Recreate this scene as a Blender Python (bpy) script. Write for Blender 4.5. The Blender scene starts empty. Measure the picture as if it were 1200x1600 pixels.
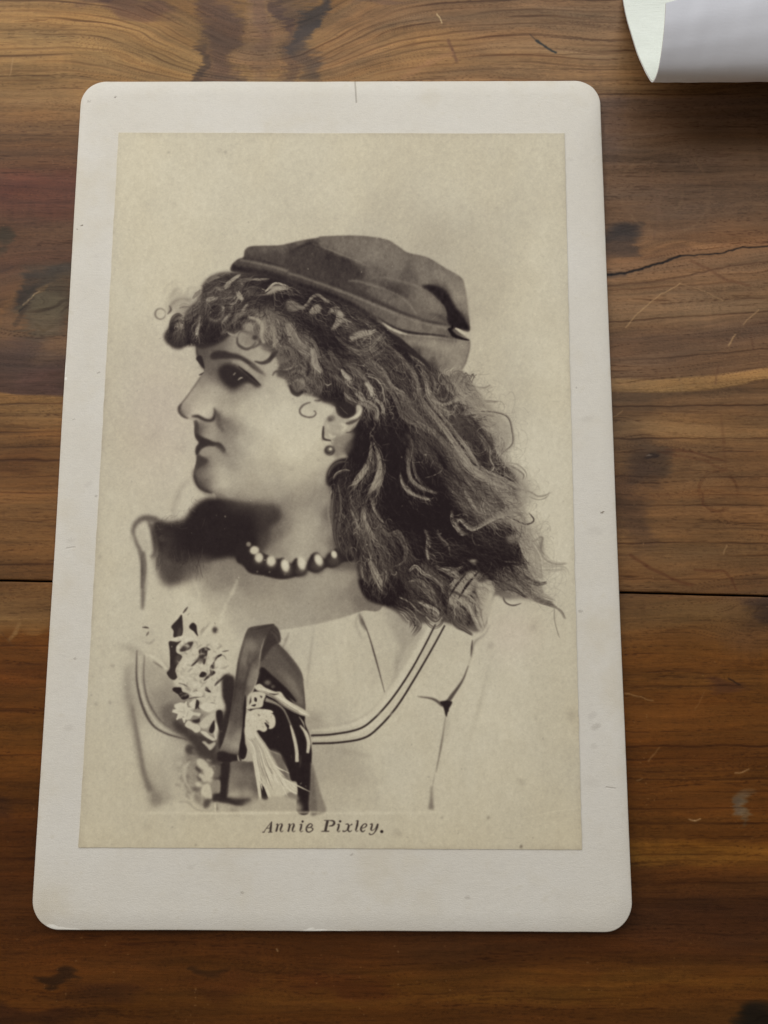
import bpy, bmesh, math
import numpy as np
from mathutils import Vector, Matrix, noise


# tuned levels
WOOD_SPEC = 0.14
WORLD_S = 0.15
WIN_P = 3.75
SIDE_P = 1.25
WOOD_TINT = (1.04, 1.0, 0.88)
GAIN = 1.0
MOUNT_A = (219, 212, 199)
MOUNT_B = (223, 217, 206)
PRINT_E = 0.772
PAPER_W = ((226, 226, 232), (230, 230, 236))
PAPER_C = ((214, 217, 206), (219, 222, 212))

R = math.radians
scn = bpy.context.scene
# ------------------------------------------------------------------ camera (a phone held over the table; metres)
MM = 0.001
CAM = (0.00959, -0.0266, 0.14664)
CROT = (0.1316, 0.0024, 0.0018)
FPX = 1200.0                                   # focal length in pixels of the 1200 x 1600 photograph
cam_d = bpy.data.cameras.new('camera'); cam = bpy.data.objects.new('camera', cam_d)
scn.collection.objects.link(cam); scn.camera = cam
cam.location = CAM; cam.rotation_euler = CROT
cam_d.sensor_fit = 'VERTICAL'; cam_d.sensor_height = 24.0; cam_d.lens = 24.0 * FPX / 1600.0
cam_d.clip_start = 0.005; cam_d.clip_end = 20.0

# ------------------------------------------------------------------ light: an indoor room, one window beyond the top of the picture and a dim warm room
world = bpy.data.worlds.new('World'); scn.world = world; world.use_nodes = True
bg = world.node_tree.nodes['Background']; bg.inputs[0].default_value = (1.0, 0.87, 0.72, 1); bg.inputs[1].default_value = WORLD_S


def area(name, loc, target, size, power, col):
    d = bpy.data.lights.new(name, 'AREA'); d.shape = 'RECTANGLE'; d.size, d.size_y = size; d.energy = power; d.color = col
    o = bpy.data.objects.new(name, d); scn.collection.objects.link(o); o.location = loc
    o.rotation_euler = (Vector(target) - Vector(loc)).to_track_quat('-Z', 'Y').to_euler()
    return o


area('window_light', (0.0, 0.38, 0.39), (0, 0.02, 0), (0.9, 0.72), WIN_P, (0.92, 0.963, 1.0))
area('side_fill', (-0.50, 0.26, 0.34), (0, 0.02, 0), (0.5, 0.4), SIDE_P, (1.0, 0.95, 0.88))  # added fill from the left, lifts the shadow under the paper curl
vs = scn.view_settings; vs.view_transform = 'Standard'; vs.look = 'None'; vs.exposure = 0; vs.gamma = 1; vs.use_curve_mapping = False
scn.cycles.max_bounces = 6

CM = Matrix.Translation(CAM) @ __import__('mathutils').Euler(CROT).to_matrix().to_4x4()
CR = np.array(CM.to_3x3()); CO = np.array(CAM)


def at(px, py, z=0.0):
    """the table-top point (metres) that the photograph shows at this pixel, at height z"""
    d = CR @ np.array([(px - 600) / FPX, -(py - 800) / FPX, -1.0])
    p = CO + d * (z - CO[2]) / d[2]
    return float(p[0]), float(p[1])


def link(o, parent=None):
    scn.collection.objects.link(o)
    if parent: o.parent = parent
    return o


def mesh_obj(name, verts, faces, mat, parent=None, smooth=False):
    me = bpy.data.meshes.new(name); me.from_pydata([tuple(v) for v in verts], [], faces); me.update()
    if smooth: me.polygons.foreach_set('use_smooth', [True] * len(me.polygons))
    for m in (mat if isinstance(mat, (list, tuple)) else [mat]): me.materials.append(m)
    return link(bpy.data.objects.new(name, me), parent)


def thing(name, label, cat, loc=(0, 0, 0)):
    o = bpy.data.objects.new(name, None); link(o); o.location = loc; o.empty_display_size = .02
    o['label'] = label; o['category'] = cat
    return o


# ------------------------------------------------------------------ tiny expression language for shader nodes
class G:
    """a material being built"""
    def __init__(self, name):
        self.m = bpy.data.materials.new(name); self.m.use_nodes = True; self.t = self.m.node_tree; self.n = self.t.nodes
        self.b = self.n['Principled BSDF']
        tc = self.n.new('ShaderNodeTexCoord'); s = self.n.new('ShaderNodeVectorMath'); s.operation = 'SCALE'; s.inputs[3].default_value = 1000
        self.t.links.new(tc.outputs['Object'], s.inputs[0]); self.P = s.outputs[0]
        x = self.n.new('ShaderNodeSeparateXYZ'); self.t.links.new(self.P, x.inputs[0])
        self.x, self.y, self.z = [E(self, o) for o in x.outputs]

    def math(self, op, *a, clamp=False):
        n = self.n.new('ShaderNodeMath'); n.operation = op; n.use_clamp = clamp
        for i, v in enumerate(a): self.put(n.inputs[i], v)
        return E(self, n.outputs[0])

    def put(self, s, v):
        if isinstance(v, E): self.t.links.new(v.s, s)
        elif isinstance(v, (int, float)): s.default_value = v
        elif isinstance(v, tuple): s.default_value = v + (1,) * (len(s.default_value) - len(v))
        else: self.t.links.new(v, s)

    def vec(self, x, y, z=0.0):
        n = self.n.new('ShaderNodeCombineXYZ')
        for i, v in enumerate((x, y, z)): self.put(n.inputs[i], v)
        return n.outputs[0]

    def noise(self, v, scale=1.0, detail=3, rough=.55, dist=0.0):
        n = self.n.new('ShaderNodeTexNoise'); self.put(n.inputs['Vector'], v); n.inputs['Scale'].default_value = scale
        n.inputs['Detail'].default_value = detail; n.inputs['Roughness'].default_value = rough; n.inputs['Distortion'].default_value = dist
        return E(self, n.outputs[0])

    def ramp(self, f, stops, interp='LINEAR'):
        n = self.n.new('ShaderNodeValToRGB'); self.put(n.inputs[0], f); e = n.color_ramp.elements; n.color_ramp.interpolation = interp
        while len(e) < len(stops): e.new(.5)
        for el, (p, c) in zip(e, stops): el.position = p; el.color = tuple(c) + (1,) if not isinstance(c, (int, float)) else (c, c, c, 1)
        return n.outputs[0]

    def smooth(self, f, a, b):
        n = self.n.new('ShaderNodeMapRange'); n.interpolation_type = 'SMOOTHSTEP'; self.put(n.inputs[0], f)
        n.inputs[1].default_value = a; n.inputs[2].default_value = b
        return E(self, n.outputs[0])

    def mix(self, f, a, b, mode='MIX'):
        n = self.n.new('ShaderNodeMix'); n.data_type = 'RGBA'; n.blend_type = mode
        self.put(n.inputs[0], f); self.put(n.inputs[6], a); self.put(n.inputs[7], b)
        return n.outputs[2]

    def ell(self, cx, cy, rx, ry, rot=0, soft=.5, X=None, Y=None):
        """1 inside an ellipse, falling to 0 over its soft edge (mm)"""
        X = (X if X is not None else self.x) - cx; Y = (Y if Y is not None else self.y) - cy
        c, s = math.cos(R(rot)), math.sin(R(rot))
        u = (X * c + Y * s) * (1 / rx); v = (Y * c - X * s) * (1 / ry)
        return self.smooth(u * u + v * v, (1 + soft) ** 2, max(0, 1 - soft) ** 2)

    def seg(self, a, b, w, X=None, Y=None):
        """1 on the line a-b of width w (mm)"""
        X = X if X is not None else self.x; Y = Y if Y is not None else self.y
        dx, dy = b[0] - a[0], b[1] - a[1]; L2 = dx * dx + dy * dy
        px, py = X - a[0], Y - a[1]
        t = self.math('MULTIPLY', px * dx + py * dy, 1 / L2, clamp=True)
        ex, ey = px - t * dx, py - t * dy
        return self.smooth(self.math('SQRT', ex * ex + ey * ey), w, w * .25)

    def band(self, f, c, w):
        return self.smooth(self.math('ABSOLUTE', f - c), w, w * .2)


class E:
    def __init__(s, g, k): s.g, s.s = g, k
    def __add__(a, b): return a.g.math('ADD', a, b)
    __radd__ = __add__
    def __sub__(a, b): return a.g.math('SUBTRACT', a, b)
    def __rsub__(a, b): return a.g.math('SUBTRACT', b, a)
    def __mul__(a, b): return a.g.math('MULTIPLY', a, b)
    __rmul__ = __mul__


def lin(c):
    """sRGB 0-255 -> linear"""
    return tuple(((v / 255) / 12.92 if v < 10.3 else ((v / 255 + .055) / 1.055) ** 2.4) for v in c)

# ---------------------------------------------------------------- the printed portrait, painted with numpy
PX0, PY0, PX1, PY1, PS = 118.0, 200.0, 914.0, 1332.0, 1.3
CW, CH = int((PX1 - PX0) * PS), int((PY1 - PY0) * PS)
prng = np.random.default_rng(7)


def spl(pts, closed=False, step=1.5):
    """Catmull-Rom curve through points (any number of columns)"""
    p = np.array(pts, float)
    if len(p) < 3 and not closed:
        n = max(2, int(np.hypot(*(p[1] - p[0])[:2]) / step))
        t = np.linspace(0, 1, n)[:, None]
        return p[0] * (1 - t) + p[1] * t
    q = np.vstack([p[-1], p, p[0], p[1]]) if closed else np.vstack([2 * p[0] - p[1], p, 2 * p[-1] - p[-2]])
    out = []
    for i in range(1, len(q) - 2):
        a, b, c, d = q[i - 1], q[i], q[i + 1], q[i + 2]
        n = max(2, int(np.hypot(*(c - b)[:2]) / step))
        t = np.linspace(0, 1, n, endpoint=False)[:, None]
        out.append(.5 * (2 * b + (c - a) * t + (2 * a - 5 * b + 4 * c - d) * t ** 2 + (3 * b - a - 3 * c + d) * t ** 3))
    if not closed:
        out.append(q[-2][None])
    return np.vstack(out)


def gblur(a, s):
    if s < .3:
        return a
    r = int(3 * s) + 1
    k = np.exp(-np.arange(-r, r + 1) ** 2 / (2 * s * s)); k /= k.sum()
    if r > 24:                                  # big blurs go through a shrunken copy
        f = max(2, int(s / 4)); h, w = a.shape
        h2, w2 = -(-h // f), -(-w // f)
        b = np.pad(a, ((0, h2 * f - h), (0, w2 * f - w)), mode='edge').reshape(h2, f, w2, f).mean((1, 3))
        b = gblur(b, s / f)
        return resize(b, h2 * f, w2 * f)[:h, :w]
    p = np.pad(a, ((r, r), (0, 0)), mode='edge')
    o = sum(k[i] * p[i:i + a.shape[0]] for i in range(2 * r + 1))
    p = np.pad(o, ((0, 0), (r, r)), mode='edge')
    return sum(k[i] * p[:, i:i + a.shape[1]] for i in range(2 * r + 1))


def resize(b, h, w):
    y = np.clip((np.arange(h) + .5) * b.shape[0] / h - .5, 0, b.shape[0] - 1.001)
    x = np.clip((np.arange(w) + .5) * b.shape[1] / w - .5, 0, b.shape[1] - 1.001)
    y0 = y.astype(int); x0 = x.astype(int)
    y1 = np.minimum(y0 + 1, b.shape[0] - 1); x1 = np.minimum(x0 + 1, b.shape[1] - 1)
    fy = (y - y0)[:, None]; fx = (x - x0)[None]
    return (b[y0][:, x0] * (1 - fx) + b[y0][:, x1] * fx) * (1 - fy) + (b[y1][:, x0] * (1 - fx) + b[y1][:, x1] * fx) * fy


def toc(p):
    p = np.asarray(p, float)
    return (p[:, :2] - (PX0, PY0)) * PS


def pmask(pts, blur=0.8, curve=True, closed=True):
    """anti-aliased polygon coverage -> (mask, y0, y1, x0, x1) in canvas pixels"""
    p = toc(spl(pts, True, 2.0) if curve else pts)
    pad = int(3 * blur * PS) + 3
    x0 = max(0, int(p[:, 0].min()) - pad); x1 = min(CW, int(p[:, 0].max()) + pad + 1)
    y0 = max(0, int(p[:, 1].min()) - pad); y1 = min(CH, int(p[:, 1].max()) + pad + 1)
    if x1 <= x0 or y1 <= y0:
        return None
    SS = 3
    W = x1 - x0
    acc = np.zeros((y1 - y0, W + 1))
    a = p; b = np.roll(p, -1, 0)
    ya = np.minimum(a[:, 1], b[:, 1]); yb = np.maximum(a[:, 1], b[:, 1])
    for row in range(y0, y1):
        for k in range(SS):
            y = row + (k + .5) / SS
            m = (ya <= y) & (yb > y)
            if not m.any():
                continue
            A, B = a[m], b[m]
            xs = np.sort(A[:, 0] + (y - A[:, 1]) / (B[:, 1] - A[:, 1]) * (B[:, 0] - A[:, 0])) - x0
            xs = np.clip(xs, 0, W - .001)
            i = xs.astype(int); f = xs - i
            sg = np.where(np.arange(len(xs)) % 2 == 0, 1., -1.)
            np.add.at(acc[row - y0], i, sg * (1 - f)); np.add.at(acc[row - y0], i + 1, sg * f)
    m = np.clip(np.cumsum(acc, 1)[:, :W] / SS, 0, 1)
    return gblur(m, blur * PS), y0, y1, x0, x1


class Print:
    def __init__(self):
        self.L = np.full((CH, CW), 178.0)
        yy, xx = np.mgrid[0:CH, 0:CW]
        self.X = xx / PS + PX0; self.Y = yy / PS + PY0

    def put(self, M, tone, a=1.0):
        if M is None:
            return
        m, y0, y1, x0, x1 = M
        s = self.L[y0:y1, x0:x1]
        if isinstance(tone, np.ndarray):
            tone = tone[y0:y1, x0:x1]
        s += (tone - s) * m * a

    def poly(self, pts, tone, blur=.8, a=1.0, curve=True):
        self.put(pmask(pts, blur, curve), tone, a)

    def mul(self, pts, f, blur=4, curve=True):
        M = pmask(pts, blur, curve)
        m, y0, y1, x0, x1 = M
        self.L[y0:y1, x0:x1] *= 1 - m * (1 - f)

    def line(self, pts, w, tone, blur=.6, a=1.0, taper=True):
        """a stroke as a closed outline; w is a width or (start, mid, end)"""
        c = spl(pts)[:, :2]
        d = np.gradient(c, axis=0); n = np.stack([-d[:, 1], d[:, 0]], 1) / (np.hypot(d[:, 0], d[:, 1])[:, None] + 1e-9)
        t = np.linspace(0, 1, len(c))
        w3 = (w * (.35 if taper else 1), w, w * (.35 if taper else 1)) if np.isscalar(w) else w
        ww = np.interp(t, np.linspace(0, 1, len(w3)), w3)[:, None] / 2
        self.put(pmask(np.vstack([c + n * ww, (c - n * ww)[::-1]]), blur, False), tone, a)

    def blob(self, x, y, rx, ry, tone, rot=0, a=1.0, soft=1.0):
        """gaussian-edged ellipse"""
        R = max(rx, ry) * (1 + 1.5 * soft) + 2
        x0 = int(max(0, (x - R - PX0) * PS)); x1 = int(min(CW, (x + R - PX0) * PS + 1))
        y0 = int(max(0, (y - R - PY0) * PS)); y1 = int(min(CH, (y + R - PY0) * PS + 1))
        dx = self.X[y0:y1, x0:x1] - x; dy = self.Y[y0:y1, x0:x1] - y
        c, s = math.cos(math.radians(rot)), math.sin(math.radians(rot))
        d = np.sqrt(((dx * c + dy * s) / rx) ** 2 + ((-dx * s + dy * c) / ry) ** 2)
        m = 1 / (1 + np.exp((d - 1) / (.22 * soft + .02)))
        self.L[y0:y1, x0:x1] += (tone - self.L[y0:y1, x0:x1]) * m * a

    def field(self, pts, p=3.0, eps=6.0, k=6):
        """tone field interpolated from hand-read samples (x, y, tone)"""
        P = np.array(pts, float)
        X = self.X[::k, ::k]; Y = self.Y[::k, ::k]
        num = np.zeros_like(X); den = np.zeros_like(X)
        for x, y, t in P:
            w = ((X - x) ** 2 + (Y - y) ** 2 + eps ** 2) ** (-p / 2)
            num += w * t; den += w
        f = resize(num / den, X.shape[0] * k, X.shape[1] * k)[:CH, :CW]
        return gblur(f, 3 * PS)

    def strands(self, locks, k=1.0, fine=1.0, gaps=False):
        """each lock: (points, (w0, wmid, w1), n, tone, spread, [(pos, width, gain)...]) drawn as one batch of hairs"""
        D = np.zeros(CH * CW); T = np.zeros(CH * CW)
        for lk in locks:
            pts, w, n, tone, spread = lk[:5]
            hi = lk[5] if len(lk) > 5 else []
            c = spl(pts, step=.55)[:, :2]; m = len(c)
            d = np.gradient(c, axis=0); nr = np.stack([-d[:, 1], d[:, 0]], 1) / (np.hypot(d[:, 0], d[:, 1])[:, None] + 1e-9)
            t = np.linspace(0, 1, m)
            if np.isscalar(w):
                w = (w * .6, w, w * .4)
            ww = np.interp(t, np.linspace(0, 1, len(w)), w) / 2
            g = np.zeros(m)
            for hp, hw, hg in hi:
                g += hg * np.exp(-((t - hp) / hw) ** 2)
            K = max(2, n // 7)
            cen = prng.uniform(-1, 1, K); ct = prng.normal(0, 1, K)
            for j in range(n):
                q = prng.integers(K)
                o = np.clip(cen[q] + prng.normal(0, .16), -1.15, 1.15)
                o2 = o + prng.normal(0, .12)
                a0, a1 = sorted(prng.uniform(0, 1, 2) * (.22, .22)); a1 = 1 - a1 * prng.uniform(0, 1.2)
                s = (t >= a0) & (t <= a1)
                if s.sum() < 4:
                    continue
                off = (o + (o2 - o) * t) * ww + prng.normal(0, .5) * np.sin(t * prng.uniform(3, 9) + prng.uniform(0, 6)) * (.6 + .05 * ww)
                P = (c + nr * off[:, None])[s]
                x = (P[:, 0] - PX0) * PS; y = (P[:, 1] - PY0) * PS
                ts = t[s]
                env = np.minimum(1, np.minimum((ts - a0) / .08, (a1 - ts) / .08)).clip(0, 1)
                tn = tone + spread * (.65 * ct[q] + .75 * prng.normal()) + g[s] * prng.uniform(.5, 1.3)
                if gaps and prng.random() < .34:
                    tn = tn * .25 + 34 if tone < 116 else tn * .62 + 26                              # the dark between two hairs
                else:
                    tn = tn + spread * .55 * np.sin(ts * prng.uniform(4, 14) + prng.uniform(0, 6))
                tn = np.clip(tn, 26, 188)
                wgt = env * prng.uniform(.35, 1) * fine
                ix = x.astype(int); iy = y.astype(int); fx = x - ix; fy = y - iy
                ok = (ix >= 0) & (iy >= 0) & (ix < CW - 1) & (iy < CH - 1)
                ix, iy, fx, fy, wg, tt = ix[ok], iy[ok], fx[ok], fy[ok], wgt[ok], tn[ok]
                for ddx, ddy, ff in ((0, 0, (1 - fx) * (1 - fy)), (1, 0, fx * (1 - fy)), (0, 1, (1 - fx) * fy), (1, 1, fx * fy)):
                    id_ = (iy + ddy) * CW + ix + ddx
                    np.add.at(D, id_, ff * wg); np.add.at(T, id_, ff * wg * tt)
        D = D.reshape(CH, CW); T = T.reshape(CH, CW)
        D = gblur(D, .45); T = gblur(T, .45)
        al = 1 - np.exp(-D * k * 1.3)
        self.L += (T / (D + 1e-6) - self.L) * al


def hair_texture(p, polys, n, length, spread, seed, k=1.0, curlf=1.0):
    """short wavy hairs combed along the flow of the head, each taking the tone beneath it, lighter or darker"""
    g = np.random.default_rng(seed)
    F = np.array(FLOW, float); M = np.zeros((CH, CW))
    for q in polys:
        m, y0, y1, x0, x1 = pmask(q, 1.5); M[y0:y1, x0:x1] = np.maximum(M[y0:y1, x0:x1], m)
    D = np.zeros(CH * CW); T = np.zeros(CH * CW)
    ys, xs = np.nonzero(M > .5); pick = g.integers(0, len(ys), n)
    x = xs[pick] + g.random(n); y = ys[pick] + g.random(n)
    base = p.L[ys[pick], xs[pick]]; tone = base + g.normal(0, spread, n) * (.35 + base / 110)
    ln = length * g.uniform(.5, 1.4, n); ph = g.uniform(0, 6.28, n); fr = g.uniform(.05, .16, n); am = g.uniform(.1, .75, n) * curlf; bend = g.normal(0, .010, n) * curlf; w = g.uniform(.35, 1, n)
    steps = int(length * 1.4 * PS / .6); an0 = None
    for s in range(steps):
        X = x / PS + PX0; Y = y / PS + PY0
        wt = ((X[:, None] - F[None, :, 0]) ** 2 + (Y[:, None] - F[None, :, 1]) ** 2 + 100) ** -1.6 if s % 8 == 0 else wt
        if s % 8 == 0:
            a = np.radians(F[:, 2]); ax = (wt * np.cos(a)).sum(1); ay = (wt * np.sin(a)).sum(1); an = np.arctan2(ay, ax)
        aa = an + am * np.sin(ph + fr * s) + bend * s
        x = x + np.cos(aa) * .6; y = y + np.sin(aa) * .6
        t = s * .6 / PS / ln; live = (t < 1) & (x > 1) & (y > 1) & (x < CW - 2) & (y < CH - 2)
        xi, yi = x[live], y[live]; ix, iy = xi.astype(int), yi.astype(int); fx, fy = xi - ix, yi - iy
        wg = w[live] * np.minimum(1, np.minimum(t[live], 1 - t[live]) * 6) * .6
        for ddx, ddy, ff in ((0, 0, (1 - fx) * (1 - fy)), (1, 0, fx * (1 - fy)), (0, 1, (1 - fx) * fy), (1, 1, fx * fy)):
            id_ = (iy + ddy) * CW + ix + ddx
            np.add.at(D, id_, ff * wg); np.add.at(T, id_, ff * wg * tone[live])
    D = gblur(D.reshape(CH, CW), .42); T = gblur(T.reshape(CH, CW), .42)
    al = (1 - np.exp(-D * k)) * gblur(M, 2.5)
    p.L += (np.clip(T / (D + 1e-6), 26, 182) - p.L) * al


FLOW = [(450, 470, 20), (400, 460, 160), (350, 470, 150), (320, 500, 120), (290, 520, 100), (340, 520, 70), (430, 530, 75), (470, 570, 80), (500, 510, 35), (560, 520, 25), (600, 545, 45), (650, 590, 58), (700, 610, 70), (740, 600, 40), (560, 600, 62), (600, 660, 72), (640, 700, 60), (700, 690, 50),
        (760, 750, 38), (820, 770, 15), (570, 760, 112), (560, 850, 86), (600, 900, 80), (640, 800, 40), (700, 850, 20), (760, 880, 35), (820, 930, 32), (650, 940, 45), (700, 960, 65), (540, 800, 98), (760, 640, 30), (795, 690, 80), (845, 850, 70), (600, 850, 60), (520, 600, 75), (545, 560, 30), (620, 720, 85), (590, 700, 95)]


def vw(ox, oy, s, pts):
    """points read off an enlarged view of the original print"""
    return [(ox + p[0] / s, oy + p[1] / s) + tuple(p[2:]) for p in pts]


def curl(cx, cy, r, a0=0, a1=330, grow=.0, sq=1.0, rot=0):
    o = []
    for a in np.linspace(a0, a1, max(5, int(abs(a1 - a0) / 30))):
        rr = r * (1 + grow * (a - a0) / (a1 - a0 + 1e-6)); x = rr * math.cos(math.radians(a)); y = rr * sq * math.sin(math.radians(a))
        c, s = math.cos(math.radians(rot)), math.sin(math.radians(rot))
        o.append((cx + x * c - y * s, cy + x * s + y * c))
    return o


def fractal(h, w, base, octs, seed, sx=1.0, sy=1.0):
    g = np.random.default_rng(seed); o = np.zeros((h, w)); amp = 1
    for i in range(octs):
        n = base * 2 ** i; cell = h / (n * sy)
        H, W = int(h + 4 * cell), int(w + 4 * cell)
        a = resize(g.normal(0, 1, (max(2, int(n * sy * H / h)), max(2, int(n * sx * W / w)))), H, W)
        o += amp * gblur(a, min(cell * .35, 30))[int(2 * cell):int(2 * cell) + h, int(2 * cell):int(2 * cell) + w] * 1.6; amp *= .55
    return o / o.std()


def hair_texture(p, polys, n, length, spread, seed, k=1.0, curlf=1.0):
    """short wavy hairs combed along the flow of the head, each taking the tone beneath it, lighter or darker"""
    g = np.random.default_rng(seed)
    F = np.array(FLOW, float); M = np.zeros((CH, CW))
    for q in polys:
        m, y0, y1, x0, x1 = pmask(q, 1.5); M[y0:y1, x0:x1] = np.maximum(M[y0:y1, x0:x1], m)
    D = np.zeros(CH * CW); T = np.zeros(CH * CW)
    ys, xs = np.nonzero(M > .5); pick = g.integers(0, len(ys), n)
    x = xs[pick] + g.random(n); y = ys[pick] + g.random(n)
    base = p.L[ys[pick], xs[pick]]; tone = base + g.normal(0, spread, n) * (.35 + base / 110)
    ln = length * g.uniform(.5, 1.4, n); ph = g.uniform(0, 6.28, n); fr = g.uniform(.05, .16, n); am = g.uniform(.1, .75, n) * curlf; bend = g.normal(0, .010, n) * curlf; w = g.uniform(.35, 1, n)
    steps = int(length * 1.4 * PS / .6); an0 = None
    for s in range(steps):
        X = x / PS + PX0; Y = y / PS + PY0
        wt = ((X[:, None] - F[None, :, 0]) ** 2 + (Y[:, None] - F[None, :, 1]) ** 2 + 100) ** -1.6 if s % 8 == 0 else wt
        if s % 8 == 0:
            a = np.radians(F[:, 2]); ax = (wt * np.cos(a)).sum(1); ay = (wt * np.sin(a)).sum(1); an = np.arctan2(ay, ax)
        aa = an + am * np.sin(ph + fr * s) + bend * s
        x = x + np.cos(aa) * .6; y = y + np.sin(aa) * .6
        t = s * .6 / PS / ln; live = (t < 1) & (x > 1) & (y > 1) & (x < CW - 2) & (y < CH - 2)
        xi, yi = x[live], y[live]; ix, iy = xi.astype(int), yi.astype(int); fx, fy = xi - ix, yi - iy
        wg = w[live] * np.minimum(1, np.minimum(t[live], 1 - t[live]) * 6) * .6
        for ddx, ddy, ff in ((0, 0, (1 - fx) * (1 - fy)), (1, 0, fx * (1 - fy)), (0, 1, (1 - fx) * fy), (1, 1, fx * fy)):
            id_ = (iy + ddy) * CW + ix + ddx
            np.add.at(D, id_, ff * wg); np.add.at(T, id_, ff * wg * tone[live])
    D = gblur(D.reshape(CH, CW), .42); T = gblur(T.reshape(CH, CW), .42)
    al = (1 - np.exp(-D * k)) * gblur(M, 2.5)
    p.L += (np.clip(T / (D + 1e-6), 26, 182) - p.L) * al


FLOW = [(450, 470, 20), (400, 460, 160), (350, 470, 150), (320, 500, 120), (290, 520, 100), (340, 520, 70), (430, 530, 75), (470, 570, 80), (500, 510, 35), (560, 520, 25), (600, 545, 45), (650, 590, 58), (700, 610, 70), (740, 600, 40), (560, 600, 62), (600, 660, 72), (640, 700, 60), (700, 690, 50),
        (760, 750, 38), (820, 770, 15), (570, 760, 112), (560, 850, 86), (600, 900, 80), (640, 800, 40), (700, 850, 20), (760, 880, 35), (820, 930, 32), (650, 940, 45), (700, 960, 65), (540, 800, 98), (760, 640, 30), (795, 690, 80), (845, 850, 70), (600, 850, 60), (520, 600, 75), (545, 560, 30), (620, 720, 85), (590, 700, 95)]


def vw(ox, oy, s, pts):
    """points read off an enlarged view of the original print"""
    return [(ox + p[0] / s, oy + p[1] / s) + tuple(p[2:]) for p in pts]


def curl(cx, cy, r, a0=0, a1=330, grow=.0, sq=1.0, rot=0):
    o = []
    for a in np.linspace(a0, a1, max(5, int(abs(a1 - a0) / 30))):
        rr = r * (1 + grow * (a - a0) / (a1 - a0 + 1e-6)); x = rr * math.cos(math.radians(a)); y = rr * sq * math.sin(math.radians(a))
        c, s = math.cos(math.radians(rot)), math.sin(math.radians(rot))
        o.append((cx + x * c - y * s, cy + x * s + y * c))
    return o


def fractal(h, w, base, octs, seed, sx=1.0, sy=1.0):
    g = np.random.default_rng(seed); o = np.zeros((h, w)); amp = 1
    for i in range(octs):
        n = base * 2 ** i
        o += amp * resize(g.normal(0, 1, (max(2, int(n * sy)), max(2, int(n * sx)))), h, w); amp *= .55
    return o / o.std()

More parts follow.
